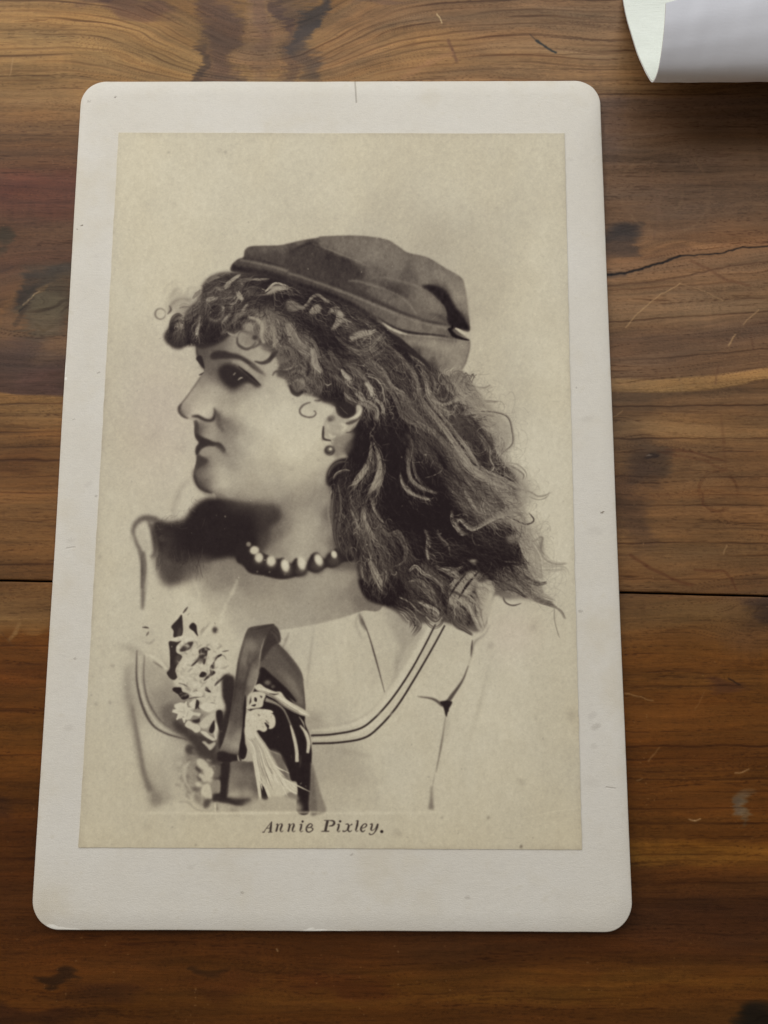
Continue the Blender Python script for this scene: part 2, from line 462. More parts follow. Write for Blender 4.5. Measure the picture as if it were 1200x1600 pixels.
def paint_portrait():
    p = Print()
    A7 = lambda pts: vw(180, 920, 3.3333, pts)      # bouquet and ribbon
    A8 = lambda pts: vw(440, 900, 2.5, pts)         # dress
    FL = lambda pts: vw(220, 940, 8.571, pts)       # flowers
    # -- studio backdrop, with the burnt-in shade round hat and shoulder
    p.L = p.field([(190, 215, 184), (500, 215, 182), (870, 215, 180), (300, 300, 183), (520, 300, 180), (700, 290, 178), (860, 400, 182),
                   (200, 450, 180), (330, 380, 176), (250, 400, 180), (220, 560, 172), (200, 650, 168), (260, 650, 168), (180, 800, 172), (260, 740, 172),
                   (860, 560, 182), (860, 700, 182), (860, 820, 180), (500, 340, 174), (600, 350, 166), (680, 380, 158), (745, 430, 164), (760, 520, 172), (740, 480, 158), (780, 600, 168),
                   (820, 480, 180), (160, 950, 172), (160, 1100, 170), (160, 1250, 168), (880, 1000, 172), (850, 1100, 170), (820, 1000, 172),
                   (870, 1250, 168), (600, 1300, 168), (200, 1300, 168), (400, 1300, 168)], p=3, eps=25)
    # -- dress bodice tones
    dress = p.field([(240, 960, 172), (300, 960, 176), (240, 1000, 172), (270, 1000, 174), (205, 1100, 152), (190, 1180, 164), (235, 1060, 148), (255, 1090, 128), (270, 1115, 112),
                     (240, 1150, 168), (260, 1190, 158), (280, 1230, 162), (235, 1220, 150), (250, 1245, 140), (360, 1000, 168), (350, 1030, 170),
                     (450, 1000, 164), (470, 1010, 168), (520, 1000, 172), (520, 1040, 174), (490, 1100, 168), (488, 1120, 142), (520, 1120, 164), (560, 1080, 172), (600, 1000, 168), (630, 980, 158),
                     (610, 1040, 164), (640, 1000, 160), (580, 1110, 176), (640, 1080, 174), (700, 1040, 174), (700, 1000, 170), (660, 1130, 172), (600, 1170, 172), (510, 1190, 148), (540, 1200, 154),
                     (520, 1240, 158), (560, 1250, 164), (620, 1220, 172), (650, 1190, 172), (720, 1150, 176), (760, 1100, 178), (760, 1200, 174), (740, 1250, 172), (700, 1250, 172), (800, 1050, 176), (800, 1200, 172)], p=4, eps=9)
    p.poly([(215, 930), (300, 960), (400, 986), (470, 978), (530, 966), (575, 952), (640, 950), (740, 960), (800, 990), (830, 1100), (812, 1262), (500, 1266), (262, 1266), (222, 1200), (196, 1100), (205, 1000)], dress, 9)
    # -- skin
    prof = vw(270, 610, 8.571, [(250, 0), (180, 90), (110, 170), (78, 228), (85, 290), (130, 343), (200, 377), (260, 400), (284, 450), (286, 540), (300, 622), (346, 698),
                                (310, 750), (298, 810), (322, 880), (310, 960), (280, 1080), (285, 1160), (320, 1250), (380, 1322), (470, 1370), (560, 1385)])
    skin = [(306, 520), (307, 545), (310, 560), (316, 572), (318, 583), (310, 594)] + prof + [(334, 790), (300, 850), (268, 880), (262, 930), (270, 985), (330, 1010),
           (400, 990), (460, 981), (520, 969), (565, 955), (600, 940), (600, 800), (590, 640), (560, 540), (480, 470), (330, 470)]
    sk = p.field([(297, 622, 148), (288, 634, 138), (284, 642, 120), (305, 632, 166), (305, 642, 174), (318, 642, 178), (327, 634, 172), (296, 648, 156), (320, 622, 162), (330, 640, 165),
                  (340, 622, 148), (350, 640, 156), (338, 646, 100), (344, 657, 96), (350, 668, 112), (355, 680, 122), (345, 690, 128), (362, 700, 136), (358, 722, 138), (375, 690, 156), (380, 720, 156),
                  (320, 672, 132), (331, 668, 138), (325, 680, 142), (312, 668, 96), (306, 670, 72), (322, 702, 124), (335, 705, 134), (330, 716, 134), (313, 722, 72), (320, 718, 92), (345, 735, 160), (332, 735, 144), (320, 738, 118), (310, 740, 92),
                  (347, 755, 168), (335, 757, 150), (322, 757, 100), (312, 752, 76), (362, 745, 156), (360, 765, 150), (340, 768, 130), (372, 775, 140),
                  (380, 640, 164), (400, 650, 172), (425, 660, 178), (455, 700, 180), (440, 640, 178), (475, 680, 179), (490, 660, 176), (400, 700, 170), (420, 735, 162), (460, 740, 168), (490, 720, 170), (500, 745, 150),
                  (395, 770, 148), (430, 765, 150), (470, 765, 146), (500, 770, 132), (515, 760, 112), (405, 620, 168), (440, 612, 168), (425, 592, 160), (362, 618, 142), (345, 612, 150), (330, 608, 156), (322, 598, 142), (318, 590, 120), (332, 590, 118), (328, 578, 100),
                  (356, 543, 122), (368, 540, 132), (380, 550, 142), (396, 560, 150), (420, 572, 152), (412, 562, 148), (330, 548, 84), (316, 552, 72), (322, 566, 92), (345, 535, 100), (335, 565, 92), (405, 588, 140),
                  (385, 576, 142), (372, 569, 138), (365, 565, 120), (398, 587, 146), (415, 600, 158), (400, 608, 156), (385, 604, 140),
                  (395, 790, 110), (425, 802, 72), (412, 830, 60), (430, 830, 100), (405, 850, 60), (440, 815, 120), (445, 845, 142), (470, 830, 152), (490, 815, 148), (505, 825, 132), (515, 800, 96), (495, 785, 138), (450, 790, 130), (470, 800, 144), (465, 860, 152), (500, 862, 140), (525, 850, 96), (420, 862, 120), (435, 866, 132), (540, 870, 80),
                  (310, 920, 150), (330, 905, 126), (350, 895, 116), (380, 905, 118), (400, 915, 128), (450, 915, 134), (500, 905, 142), (535, 905, 136), (555, 915, 112), (562, 935, 104), (540, 950, 130), (520, 960, 138), (480, 950, 142), (440, 950, 142), (430, 975, 144), (400, 950, 144), (365, 930, 142), (335, 945, 158), (340, 970, 168), (300, 950, 172), (375, 965, 156), (280, 950, 174)], p=4.5, eps=3)
    p.poly(skin, sk, .7)
    p.poly([(262, 925), (300, 915), (330, 960), (372, 985), (372, 1010), (300, 1010), (250, 1000)], 174, 9, .8)
    # vertical light stalks in front of the chest
    for a, b, w, t, al in (((372, 905), (352, 945), 6, 172, .6), ((352, 945), (338, 985), 8, 178, .7), ((298, 895), (312, 935), 5, 172, .5), ((312, 925), (305, 965), 9, 178, .5), ((365, 898), (372, 920), 3, 160, .5)):
        p.line([a, ((a[0] + b[0]) / 2 + 1, (a[1] + b[1]) / 2), b], w, t, 1.4, al)
    p.line([(405, 984), (440, 980), (480, 977), (520, 969), (560, 957)], 3, 150, 1.2, .7)
    # gathered lawn above the trim
    for q, w, t, b, al in (([(491, 980), (484, 1030), (479, 1078)], 4, 138, 1.5, .6), ([(565, 966), (576, 992), (590, 1040), (601, 1082)], 2.6, 66, .7, .95), ([(561, 958), (566, 972), (572, 984)], 7, 78, 1.6, .8),
                           ([(560, 960), (556, 975), (566, 1000)], 3, 120, 1.5, .6), ([(618, 1012), (620, 1040), (614, 1068)], 6, 138, 2.5, .7), ([(632, 1000), (628, 1020), (618, 1042)], 9, 130, 3, .6),
                           ([(452, 988), (447, 1000), (442, 1012)], 4, 120, 1.2, .7), ([(520, 990), (526, 1040), (530, 1090)], 3, 158, 2, .6), ([(545, 1000), (556, 1060)], 3, 162, 2, .6), ([(505, 985), (508, 1020)], 2.5, 156, 1.5, .6),
                           ([(590, 960), (604, 1000), (612, 1030)], 3, 156, 2, .7), ([(480, 1133), (540, 1130), (580, 1110), (606, 1078), (640, 1020), (655, 990)], 3.5, 150, 1.5, .7)):
        p.line(q, w, t, b, al)
    for off, t in ((0, 184), (1, 182)):
        p.line([(486, 1141 + off * 14), (520, 1139 + off * 14), (558, 1130 + off * 16), (580, 1116 + off * 14), (606, 1086 + off * 12), (634, 1046 + off * 10), (660, 1000 + off * 8), (676, 968)], 9, t, 1.5, .6)
    l1 = [(486, 1149), (520, 1147), (560, 1139), (584, 1123), (612, 1092), (640, 1051), (664, 1008), (681, 974)]
    l2 = [(488, 1161.5), (528, 1160), (568, 1153), (592, 1136), (620, 1104), (648, 1060), (676, 1012), (695, 977)]
    p.line(l1, (3.2, 3.0, 2.9, 2.4), 38, .6, .95); p.line(l2, (3.2, 3.1, 3.0, 2.6), 38, .6, .95)
    p.line([(706, 930), (716, 915), (730, 897)], 4, 60, .8); p.line([(719, 928), (732, 912), (747, 895)], 4.5, 45, .8)
    # armhole, sleeve and bodice folds
    for q, w, t, b, al in (([(652, 1088), (676, 1092), (692, 1102)], (1, 3, 6), 70, 1, .9), ([(699, 1112), (697, 1100), (704, 1090), (722, 1064), (732, 1040)], (5, 6, 3, 1.5), 66, .9, .95), ([(738, 1000), (736, 1026)], 3.4, 50, .8, .9),
                           ([(732, 1040), (738, 1020), (742, 1003), (756, 992), (766, 976)], 2.6, 110, 1.2, .8), ([(696, 1120), (690, 1160), (681, 1206)], 3, 90, 1, .85), ([(679, 1208), (675, 1232)], 2, 130, 1, .8),
                           ([(674, 1228), (674, 1246), (673, 1264)], (2, 4, 9), 96, 1.8, .85), ([(700, 1118), (694, 1160)], 7, 148, 3, .6), ([(771, 1018), (756, 1072), (742, 1130), (728, 1172)], 4, 148, 2.5, .7),
                           ([(760, 960), (757, 985), (750, 1010)], 5, 160, 2, .6), ([(500, 1168), (540, 1173), (580, 1182)], 8, 142, 3, .7), ([(500, 1200), (545, 1215), (610, 1222)], 6, 156, 3, .6), ([(560, 1114), (620, 1116), (660, 1118)], 4, 164, 2, .6),
                           ([(725, 1180), (722, 1230), (740, 1262)], 7, 164, 4, .6), ([(745, 1010), (735, 1050), (725, 1090)], 8, 182, 3, .6)):
        p.line(q, w, t, b, al)
    p.poly([(688, 1096), (706, 1096), (701, 1108), (697, 1120), (693, 1106)], 34, .9)
    # left side of the bodice
    for q, w, t, b, al in (([(198, 1040), (200, 1080), (207, 1112), (216, 1165), (226, 1208), (240, 1236), (252, 1256)], (5, 11, 9, 9, 16), 118, 4, .8), ([(206, 1100), (217, 1160), (226, 1208), (236, 1236)], (2, 5, 5, 9), 92, 2, .7),
                           ([(214, 1016), (214, 1062), (222, 1100), (237, 1130), (256, 1144), (280, 1152), (306, 1157)], 4.2, 62, 1, .9), ([(226, 1022), (225, 1062), (232, 1095), (249, 1123), (270, 1138), (298, 1147)], 3.4, 80, 1.1, .85),
                           ([(220, 1030), (219, 1062), (227, 1098), (243, 1126), (264, 1142), (290, 1150)], 3.5, 172, 1, .7), ([(240, 1080), (248, 1106), (262, 1128), (285, 1140)], 8, 128, 3, .6),
                           ([(244, 1240), (240, 1258)], 14, 108, 4, .7), ([(185, 1010), (200, 1012), (222, 1022)], 9, 128, 4, .6)):
        p.line(q, w, t, b, al)
    # -- dark back hair behind the throat, with its ribbon bow
    p.poly([(246, 862), (290, 860), (312, 874), (300, 896), (280, 912), (258, 914), (246, 892)], 58, 5, .9)
    p.poly([(330, 777), (312, 783), (297, 797), (286, 812), (268, 816), (252, 814), (242, 812), (238, 824), (242, 846), (250, 866), (276, 876), (300, 880), (322, 878), (342, 874), (366, 872), (384, 886), (402, 889), (404, 840), (420, 822), (434, 812), (436, 797), (420, 790), (393, 786), (360, 780)], 33, 3.6)
    p.poly([(300, 874), (322, 872), (334, 884), (316, 898), (296, 908), (284, 902)], 96, 5, .7)
    p.poly([(405, 792), (436, 797), (440, 812), (420, 826), (404, 842), (400, 820)], 56, 6, .7)
    p.blob(252, 841, 5, 5, 78, a=.5)
    for x_, y_, rx_, ry_, t_ in ((262, 846, 9, 14, 62), (256, 868, 8, 10, 76), (284, 868, 10, 8, 52), (300, 884, 9, 7, 70), (276, 818, 8, 5, 52), (250, 826, 6, 6, 60), (320, 872, 9, 5, 58)):
        p.blob(x_, y_, rx_, ry_, t_, a=.6, soft=2)
    wis = []
    for i in range(60):
        t_ = i / 59; x_ = 240 + 75 * t_; y_ = (815 if t_ < .55 else 815 - (t_ - .55) * 80); wis.append((curl(x_ + prng.normal(0, 3), y_ + prng.normal(0, 3), prng.uniform(4, 10), prng.uniform(0, 360), prng.uniform(60, 300), .3, .7), 1.0, 1, prng.uniform(60, 120), 8))
    for i in range(34):
        x_ = prng.uniform(242, 318); k_ = prng.uniform(-9, 9); wis.append(([(x_, 862 + prng.normal(0, 9)), (x_ + k_, 880 + prng.normal(0, 4)), (x_ + k_ * 2.2, 896 + prng.normal(0, 9))], 5, 2, prng.uniform(40, 80), 8))
    p.strands(wis, .35, .8)
    p.line([(246, 812), (226, 809), (212, 818), (208, 832), (214, 850), (222, 866)], (8, 9, 7, 5, 5, 6), 74, 2.4, .9)
    p.line([(218, 828), (224, 845), (232, 864)], (8, 11, 7), 162, 2.4)
    p.line([(231, 812), (240, 835), (242, 862), (236, 872)], 8, 56, 2.6)
    p.line([(221, 862), (225, 885), (224, 920), (222.5, 952)], (10, 11, 8, 4), 98, 2)
    p.line([(231, 868), (231, 895), (226, 925)], 5, 176, 1.5, .6)
    p.line([(221, 866), (222, 890), (221, 920)], 3, 60, 1.2, .7)
    p.line([(270, 812), (272, 790), (280, 768), (296, 748)], 8, 138, 3, .65)
    p.line([(288, 806), (292, 786), (304, 772)], 8, 180, 3, .5)
    # -- features
    p.poly([(307, 538), (330, 534), (352, 536), (350, 556), (342, 575), (338, 592), (326, 586), (317, 577), (310, 560)], 84, 5, .5)
    p.poly([(332, 560), (350, 556), (372, 562), (392, 580), (404, 600), (384, 610), (362, 614), (346, 604), (334, 588)], 96, 6, .5)
    ey = lambda pts: vw(300, 530, 8.571, pts)
    p.line([(306, 540), (309, 556), (316, 575)], 5, 52, 1.2, .9)
    p.poly(ey([(50, 258), (75, 225), (120, 215), (150, 290), (165, 395), (120, 350), (80, 300)]), 38, .8)
    p.line(ey([(88, 478), (125, 465), (158, 440)]), 2.6, 45, .6)
    p.line([(317, 583), (309, 595), (300, 608), (291, 620.5), (284, 629)], (2.6, 2.4, 2, 2.4), 84, 1.0, .8)
    nm = lambda pts: vw(270, 610, 8.571, pts)
    p.line(nm([(120, 165), (84, 225), (92, 290), (140, 345), (205, 378)]), (1.5, 4.2, 4.6, 3.2, 1.5), 46, 1.3, .9)
    p.line(nm([(100, 200), (105, 280), (160, 340)]), 5, 92, 1.8, .6)
    p.poly(ey([(245, 250), (268, 178), (340, 150), (430, 152), (520, 178), (620, 200), (700, 240), (780, 292), (830, 330), (900, 400), (960, 462), (900, 440), (800, 385), (720, 320), (640, 272), (560, 258), (460, 262), (360, 262), (290, 270)]), 42, 1.6, .93)
    p.line(ey([(240, 230), (300, 200), (400, 195)]), 5, 40, 1.5, .7)
    p.line(ey([(780, 320), (880, 400), (960, 470), (985, 500)]), (5, 6, 5, 3), 92, 2.0, .7)
    p.poly(ey([(320, 400), (390, 322), (490, 300), (600, 345), (720, 440), (830, 530), (880, 600), (800, 600), (720, 600), (640, 650), (560, 720), (480, 680), (400, 600), (335, 500)]), 72, 4.2, .9)
    p.poly(ey([(352, 410), (410, 345), (500, 330), (620, 384), (740, 468), (850, 560), (925, 618), (850, 640), (770, 585), (720, 572), (650, 610), (570, 650), (500, 640), (430, 580), (370, 500)]), 37, 2.5, .95)
    p.line(ey([(540, 290), (640, 320), (740, 385), (840, 480), (900, 560)]), (4, 7, 8, 6, 2), 146, 1.6, .7)
    p.line(ey([(620, 360), (740, 455), (840, 540), (915, 615)]), 4, 28, .8, .9)
    p.line(ey([(700, 620), (780, 615), (840, 650)]), 6, 138, 1.8, .6)
    p.line(ey([(552, 478), (580, 445)]), 2.0, 120, .5, .9, False); p.line(ey([(612, 545), (650, 515), (680, 512)]), 3.0, 150, .6, .9)
    p.line(ey([(300, 700), (420, 690), (540, 750), (640, 700), (760, 680)]), 5, 146, 3, .35)
    # nostril, wing of the nose, philtrum
    p.line(nm([(250, 345), (330, 345), (390, 375), (460, 400), (530, 390), (560, 330), (560, 260), (545, 225)]), (2, 5, 5.5, 4.5, 4.5, 5, 3, 1), 42, 1.4, .92)
    p.line(nm([(560, 240), (590, 320), (610, 400), (635, 480), (690, 560)]), (2, 6, 7, 6, 3), 66, 2.2, .75)
    p.line(nm([(580, 380), (640, 470), (740, 590), (800, 660)]), (3, 7, 8, 3), 118, 4, .45)
    p.line(nm([(300, 400), (318, 480), (312, 560), (330, 600)]), (5, 6.5, 5, 6), 58, 1.4, .9)
    p.poly(nm([(296, 590), (340, 590), (400, 622), (480, 655), (560, 690), (620, 695), (665, 730), (705, 800), (690, 835), (640, 800), (580, 752), (520, 745), (450, 750), (390, 790), (340, 850), (310, 870), (300, 810), (315, 750), (345, 700), (312, 650)]), 42, 1.4, .95)
    p.line(nm([(560, 740), (640, 790), (700, 850), (760, 890)]), (5, 8, 7, 3), 96, 2.4, .6)
    p.poly(nm([(355, 845), (380, 790), (440, 768), (530, 765), (580, 800), (560, 850), (480, 870), (400, 880)]), 132, 1.4, .9)
    p.poly(nm([(318, 860), (360, 870), (420, 900), (470, 930), (440, 985), (370, 1020), (330, 1060), (300, 1050), (312, 960)]), 58, 1.5, .9)
    p.line(nm([(295, 1050), (292, 1150), (330, 1240), (390, 1305), (470, 1350), (560, 1372)]), (5, 6, 8, 8, 6, 2), 60, 2.4, .85)
    p.line(nm([(284, 1130), (300, 1200), (350, 1290), (420, 1340), (520, 1375)]), (2, 3, 3.6, 3, 1.5), 44, 1.3, .85)
    p.line(nm([(700, 880), (790, 960), (800, 1060)]), 9, 142, 4, .5)
    p.line(nm([(360, 1320), (470, 1400), (620, 1400), (720, 1440)]), (2, 4, 6, 3), 92, 2, .5)
    # -- soft modelling of cheek, temple and jaw
    for q_, w_, t_, b_, a_ in (([(352, 783), (400, 786), (445, 786), (490, 778), (512, 764)], (10, 18, 20, 16, 10), 112, 10, .55), ([(372, 620), (352, 625), (346, 636)], 12, 124, 7, .4), ([(455, 618), (480, 632), (500, 650)], 12, 140, 7, .5), ([(366, 690), (372, 715), (362, 745)], 16, 128, 9, .4),
                               ([(508, 700), (506, 725), (500, 748)], 8, 138, 6, .5), ([(330, 600), (322, 615), (306, 622)], 7, 134, 5, .4), ([(500, 790), (514, 820), (520, 850)], 14, 92, 8, .5), ([(440, 800), (432, 830), (440, 858)], 14, 84, 9, .5), ([(330, 730), (318, 745), (322, 758)], 10, 112, 6, .35), ([(340, 920), (380, 898), (440, 908)], 14, 118, 8, .4), ([(470, 950), (530, 940), (562, 930)], 16, 120, 9, .35)):
        p.line(q_, w_, t_, b_, a_)
    p.line([(405, 640), (425, 668), (440, 700)], 26, 184, 14, .35)
    p.line([(420, 745), (470, 752), (506, 744)], 22, 146, 12, .45); p.line([(346, 765), (372, 776), (400, 780)], 8, 112, 5, .4)
    # -- neck shade under the jaw
    p.line([(436, 800), (470, 790), (505, 778)], 8, 128, 5, .5)
    # -- necklace
    nk = lambda pts: vw(370, 820, 6, pts)
    p.poly(nk([(60, 150), (130, 170), (210, 240), (260, 270), (300, 290), (380, 320), (440, 310), (500, 370), (560, 310), (640, 390), (700, 280), (760, 260), (820, 320), (900, 240), (1000, 180), (1120, 200), (1100, 330), (1000, 350), (900, 400), (840, 400), (740, 445), (660, 430), (600, 470), (500, 500), (400, 510), (260, 480), (120, 450), (60, 380), (0, 340), (0, 200)]), 36, 1.3)
    for x, y, rx, ry in ((470, 420, 62, 62), (590, 420, 70, 62), (745, 370, 78, 76), (900, 325, 72, 72)):
        p.blob(370 + x / 6, 820 + y / 6, rx / 6, ry / 6, 34, soft=.5); p.blob(370 + x / 6 + 1.5, 820 + y / 6 + 1, rx / 9, ry / 9, 66, soft=1.4)
    for x, y, rx, ry, t, ro in ((108, 180, 22, 22, 112, 0), (163, 237, 40, 36, 172, 0), (205, 307, 38, 44, 178, 0), (320, 340, 42, 48, 176, 0), (452, 382, 38, 58, 186, -12), (605, 360, 38, 60, 188, -15), (765, 325, 36, 56, 188, -22), (910, 275, 26, 36, 184, -18), (1056, 218, 20, 22, 118, -20)):
        p.blob(370 + x / 6, 820 + y / 6, rx / 6, ry / 6, t, ro, soft=.6)
    for x, y in ((205, 330), (320, 365), (455, 415)):
        p.blob(370 + x / 6, 820 + y / 6, 8.5, 8.5, 58, a=.7, soft=1.0)
    for x, y, rx, ry, t, ro in ((163, 237, 36, 32, 172, 0), (205, 307, 34, 40, 178, 0), (320, 338, 38, 44, 178, 0), (452, 382, 34, 54, 186, -12)):
        p.blob(370 + x / 6, 820 + y / 6, rx / 6, ry / 6, t, ro, soft=.6)
    for x, y in ((190, 437), (305, 440), (450, 460)):
        p.blob(370 + x / 6, 820 + y / 6, 1.6, 1.6, 90, a=.7)
    # -- hair: the dark masses first
    mass = p.field([(380, 440, 60), (340, 450, 72), (330, 480, 58), (345, 515, 42), (320, 525, 44), (420, 455, 46), (450, 470, 40), (480, 500, 38), (470, 530, 74), (440, 510, 84), (420, 500, 100), (500, 540, 46), (520, 600, 56), (480, 580, 72),
                    (540, 560, 60), (560, 520, 66), (600, 540, 64), (640, 580, 70), (680, 600, 88), (720, 600, 102), (750, 610, 120), (560, 620, 56), (600, 620, 62), (620, 680, 46), (600, 700, 34), (560, 700, 44), (680, 700, 40), (660, 740, 34), (620, 760, 34), (560, 760, 46), (540, 800, 62), (640, 800, 30), (680, 800, 30),
                    (700, 640, 92), (740, 680, 78), (780, 670, 148), (790, 700, 140), (750, 720, 80), (780, 750, 104), (760, 780, 84), (720, 760, 78), (820, 770, 150), (800, 790, 130), (700, 840, 40), (760, 840, 44), (790, 860, 60), (820, 850, 130), (840, 880, 140), (780, 900, 78), (740, 880, 40), (700, 870, 40), (640, 860, 42), (600, 880, 54), (570, 860, 60),
                    (600, 920, 46), (640, 920, 60), (660, 950, 62), (700, 950, 76), (730, 960, 84), (640, 980, 96), (800, 920, 104), (830, 930, 110)], p=4, eps=8)
    p.poly([(360, 424), (332, 430), (318, 442), (312, 460), (298, 478), (288, 488), (286, 498), (276, 492), (268, 498), (263, 512), (256, 522), (258, 533), (270, 543), (282, 545), (292, 539), (303, 539), (314, 545), (330, 541),
            (348, 533), (358, 524), (370, 516), (385, 520), (400, 530), (412, 545), (425, 552), (436, 566), (432, 586), (446, 592), (452, 606), (463, 616), (476, 614), (492, 620), (505, 628), (520, 634), (528, 650), (545, 654), (556, 645),
            (560, 660), (548, 676), (545, 700), (546, 716), (530, 718), (517, 728), (510, 742), (512, 756), (520, 764), (517, 790), (520, 830), (528, 860), (552, 868), (556, 884), (562, 908), (572, 936), (598, 946), (620, 958), (640, 975), (690, 972), (730, 985),
            (752, 984), (764, 950), (774, 930), (790, 936), (824, 936), (850, 940), (838, 905), (826, 870), (834, 840), (820, 800), (825, 765), (806, 735), (786, 712), (796, 690), (790, 660), (762, 630), (738, 600), (720, 578), (660, 540), (560, 460), (450, 430)], mass, 2.2)
    p.poly([(352, 930), (440, 935), (442, 938)], 100, 1, 0)
    # soft see-through frizz on the right
    p.poly([(740, 600), (765, 625), (785, 645), (802, 670), (802, 695), (785, 712), (770, 690), (750, 640)], 142, 5, .55)
    p.poly([(780, 715), (806, 728), (822, 745), (836, 768), (825, 792), (800, 790), (780, 750)], 132, 6, .55)
    p.poly([(806, 800), (832, 810), (850, 835), (856, 872), (850, 905), (830, 935), (800, 930), (805, 880), (802, 840)], 148, 7, .55)
    p.poly([(560, 930), (600, 944), (640, 975), (660, 985), (630, 1012), (618, 990), (600, 955)], 110, 5, .4)
    return p

def paint_hair(p):
    V1 = lambda q: vw(560, 480, 6, q); V2 = lambda q: vw(680, 580, 6, q); V3 = lambda q: vw(500, 720, 5.715, q); V4 = lambda q: vw(660, 760, 5, q)
    V5 = lambda q: vw(420, 500, 7.5, q); VB = lambda q: vw(230, 420, 7.06, q); VC = lambda q: vw(360, 420, 7.06, q); VE = lambda q: vw(460, 560, 7.5, q)
    VA = lambda q: vw(420, 560, 4, q); VR = lambda q: vw(620, 600, 4, q); VH = lambda q: vw(450, 340, 4, q)
    S = p.strands
    # general flow of the long hair: broad dull locks, darks then mids
    flow = [([(520, 540), (560, 600), (610, 660), (660, 720), (720, 780)], 60), ([(560, 530), (610, 590), (660, 650), (710, 700), (770, 750)], 60), ([(620, 550), (670, 610), (710, 660), (760, 720), (810, 770)], 50),
            ([(580, 640), (600, 700), (600, 760), (620, 830), (650, 900)], 60), ([(540, 760), (560, 810), (580, 860), (590, 920)], 40), ([(680, 800), (720, 840), (770, 860), (820, 880)], 60), ([(640, 880), (680, 920), (720, 950), (740, 980)], 40)]
    S([(q, w, 110, 44, 12) for q, w in flow], .8)
    S([(q, w, 90, 66, 14) for q, w in flow[:3]] + [(flow[4][0], 40, 60, 70, 14), (flow[6][0], 46, 70, 72, 18)], .7)
    # dark bays
    for q, t, b in ((V1([(220, 640), (300, 700), (380, 850), (440, 1000), (520, 1090), (420, 1200), (280, 1150), (250, 980), (250, 800)]), 34, 3), ([(588, 640), (606, 668), (640, 700), (668, 716), (690, 745), (700, 775), (690, 790), (650, 776), (632, 760), (625, 730), (618, 745), (622, 790), (600, 780), (594, 740), (585, 700), (575, 670), (580, 640)], 31, 3),
                    ([(600, 780), (640, 778), (690, 775), (712, 800), (722, 830), (700, 840), (680, 850), (650, 832), (625, 820), (605, 800)], 29, 4), (V4([(300, 440), (420, 360), (520, 300), (640, 290), (720, 320), (740, 400), (780, 520), (720, 600), (600, 640), (500, 690), (380, 660), (240, 640), (200, 560)]), 40, 3),
                    (V3([(340, 1060), (380, 1180), (480, 1260), (640, 1290), (700, 1220), (760, 1160), (720, 1060), (600, 1060), (500, 1110), (420, 1080)]), 34, 2), ([(545, 660), (560, 655), (575, 665), (590, 700), (580, 720), (560, 725), (545, 716), (540, 700), (550, 680)], 33, 2),
                    ([(512, 740), (520, 724), (535, 716), (550, 716), (560, 735), (552, 755), (520, 760), (510, 755)], 44, 2), (VH([(450, 560), (600, 660), (700, 740), (800, 840), (930, 950), (880, 960), (760, 900), (640, 800), (560, 700)]), 36, 2.5),
                    (V5([(440, 80), (600, 60), (740, 100), (860, 180), (900, 300), (780, 360), (640, 300), (560, 220)]), 38, 4), (V5([(640, 640), (760, 700), (860, 820), (900, 930), (1010, 1000), (1020, 1100), (900, 1150), (820, 1080), (760, 960), (640, 940), (600, 860), (680, 760)]), 36, 2)):
        p.poly(q, t, b, .92)
    body = [(372, 428), (340, 436), (318, 450), (300, 480), (268, 500), (262, 530), (290, 538), (330, 536), (352, 524), (380, 512), (410, 530), (440, 560), (450, 598), (470, 612), (505, 620), (560, 640), (550, 700), (515, 740), (522, 800), (532, 860), (558, 880), (570, 930), (620, 950), (690, 968), (745, 975), (768, 925), (845, 932), (832, 850), (815, 790), (800, 740), (790, 690), (755, 625), (725, 585), (650, 545), (560, 470), (450, 435)]
    hair_texture(p, [body], 5200, 34, 26, 41, 1.0)
    # bright locks, read off the print one by one
    L = []
    a = L.append
    a((V1([(240, 540), (300, 640), (400, 740), (470, 820), (500, 900), (560, 990), (680, 1080), (800, 1180)]), (5, 13, 16), 34, 92, 26))
    a((V1([(80, 470), (140, 560), (240, 700), (330, 800), (380, 900), (420, 1000), (520, 1100)]), (9, 10, 10), 26, 88, 24, [(.6, .2, 26)]))
    a((V1([(330, 410), (370, 500), (420, 580), (420, 650)]), 8, 12, 100, 26))
    a((V1([(450, 460), (520, 620), (560, 740), (590, 860), (640, 960), (740, 1040), (860, 1140)]), (7, 10, 14), 30, 92, 26))
    a((V1([(550, 570), (620, 680), (640, 800), (700, 900), (800, 980), (900, 1000)]), (7, 14, 12), 30, 112, 28))
    a((V1([(600, 570), (660, 640), (690, 720), (660, 780)]), 10, 18, 112, 28))
    a((V1([(780, 640), (840, 720), (860, 800), (820, 880), (760, 880), (720, 820), (750, 730), (800, 660)]), 9, 18, 112, 30))
    a((V1([(860, 600), (920, 700), (900, 800), (960, 860), (1060, 900)]), 12, 18, 116, 26))
    a((V1([(1000, 640), (960, 720), (1000, 800), (1100, 760)]), 14, 16, 128, 24))
    a((V1([(680, 880), (800, 930), (900, 900), (1000, 880), (1100, 960)]), 12, 20, 128, 26))
    a((V1([(520, 1060), (600, 1100), (640, 1130)]), 4, 6, 150, 14))
    a((V1([(40, 100), (120, 200), (40, 260), (0, 300)]), 7, 12, 130, 24))
    a((V1([(250, 260), (180, 340), (90, 400), (0, 440)]), (6, 12, 8), 22, 112, 30))
    a((V1([(140, 190), (90, 290), (10, 350)]), 9, 16, 92, 30))
    # ropes on the right shoulder
    a((VR([(20, 40), (60, 160), (140, 240), (240, 310), (310, 400), (380, 520), (460, 620), (520, 680)]), (8, 13, 10), 40, 104, 28, [(.45, .2, 22)]))
    a((VR([(120, 20), (200, 140), (300, 260), (400, 400), (470, 500), (560, 580), (700, 640), (760, 700)]), (12, 18, 14), 50, 118, 28, [(.6, .2, 18)]))
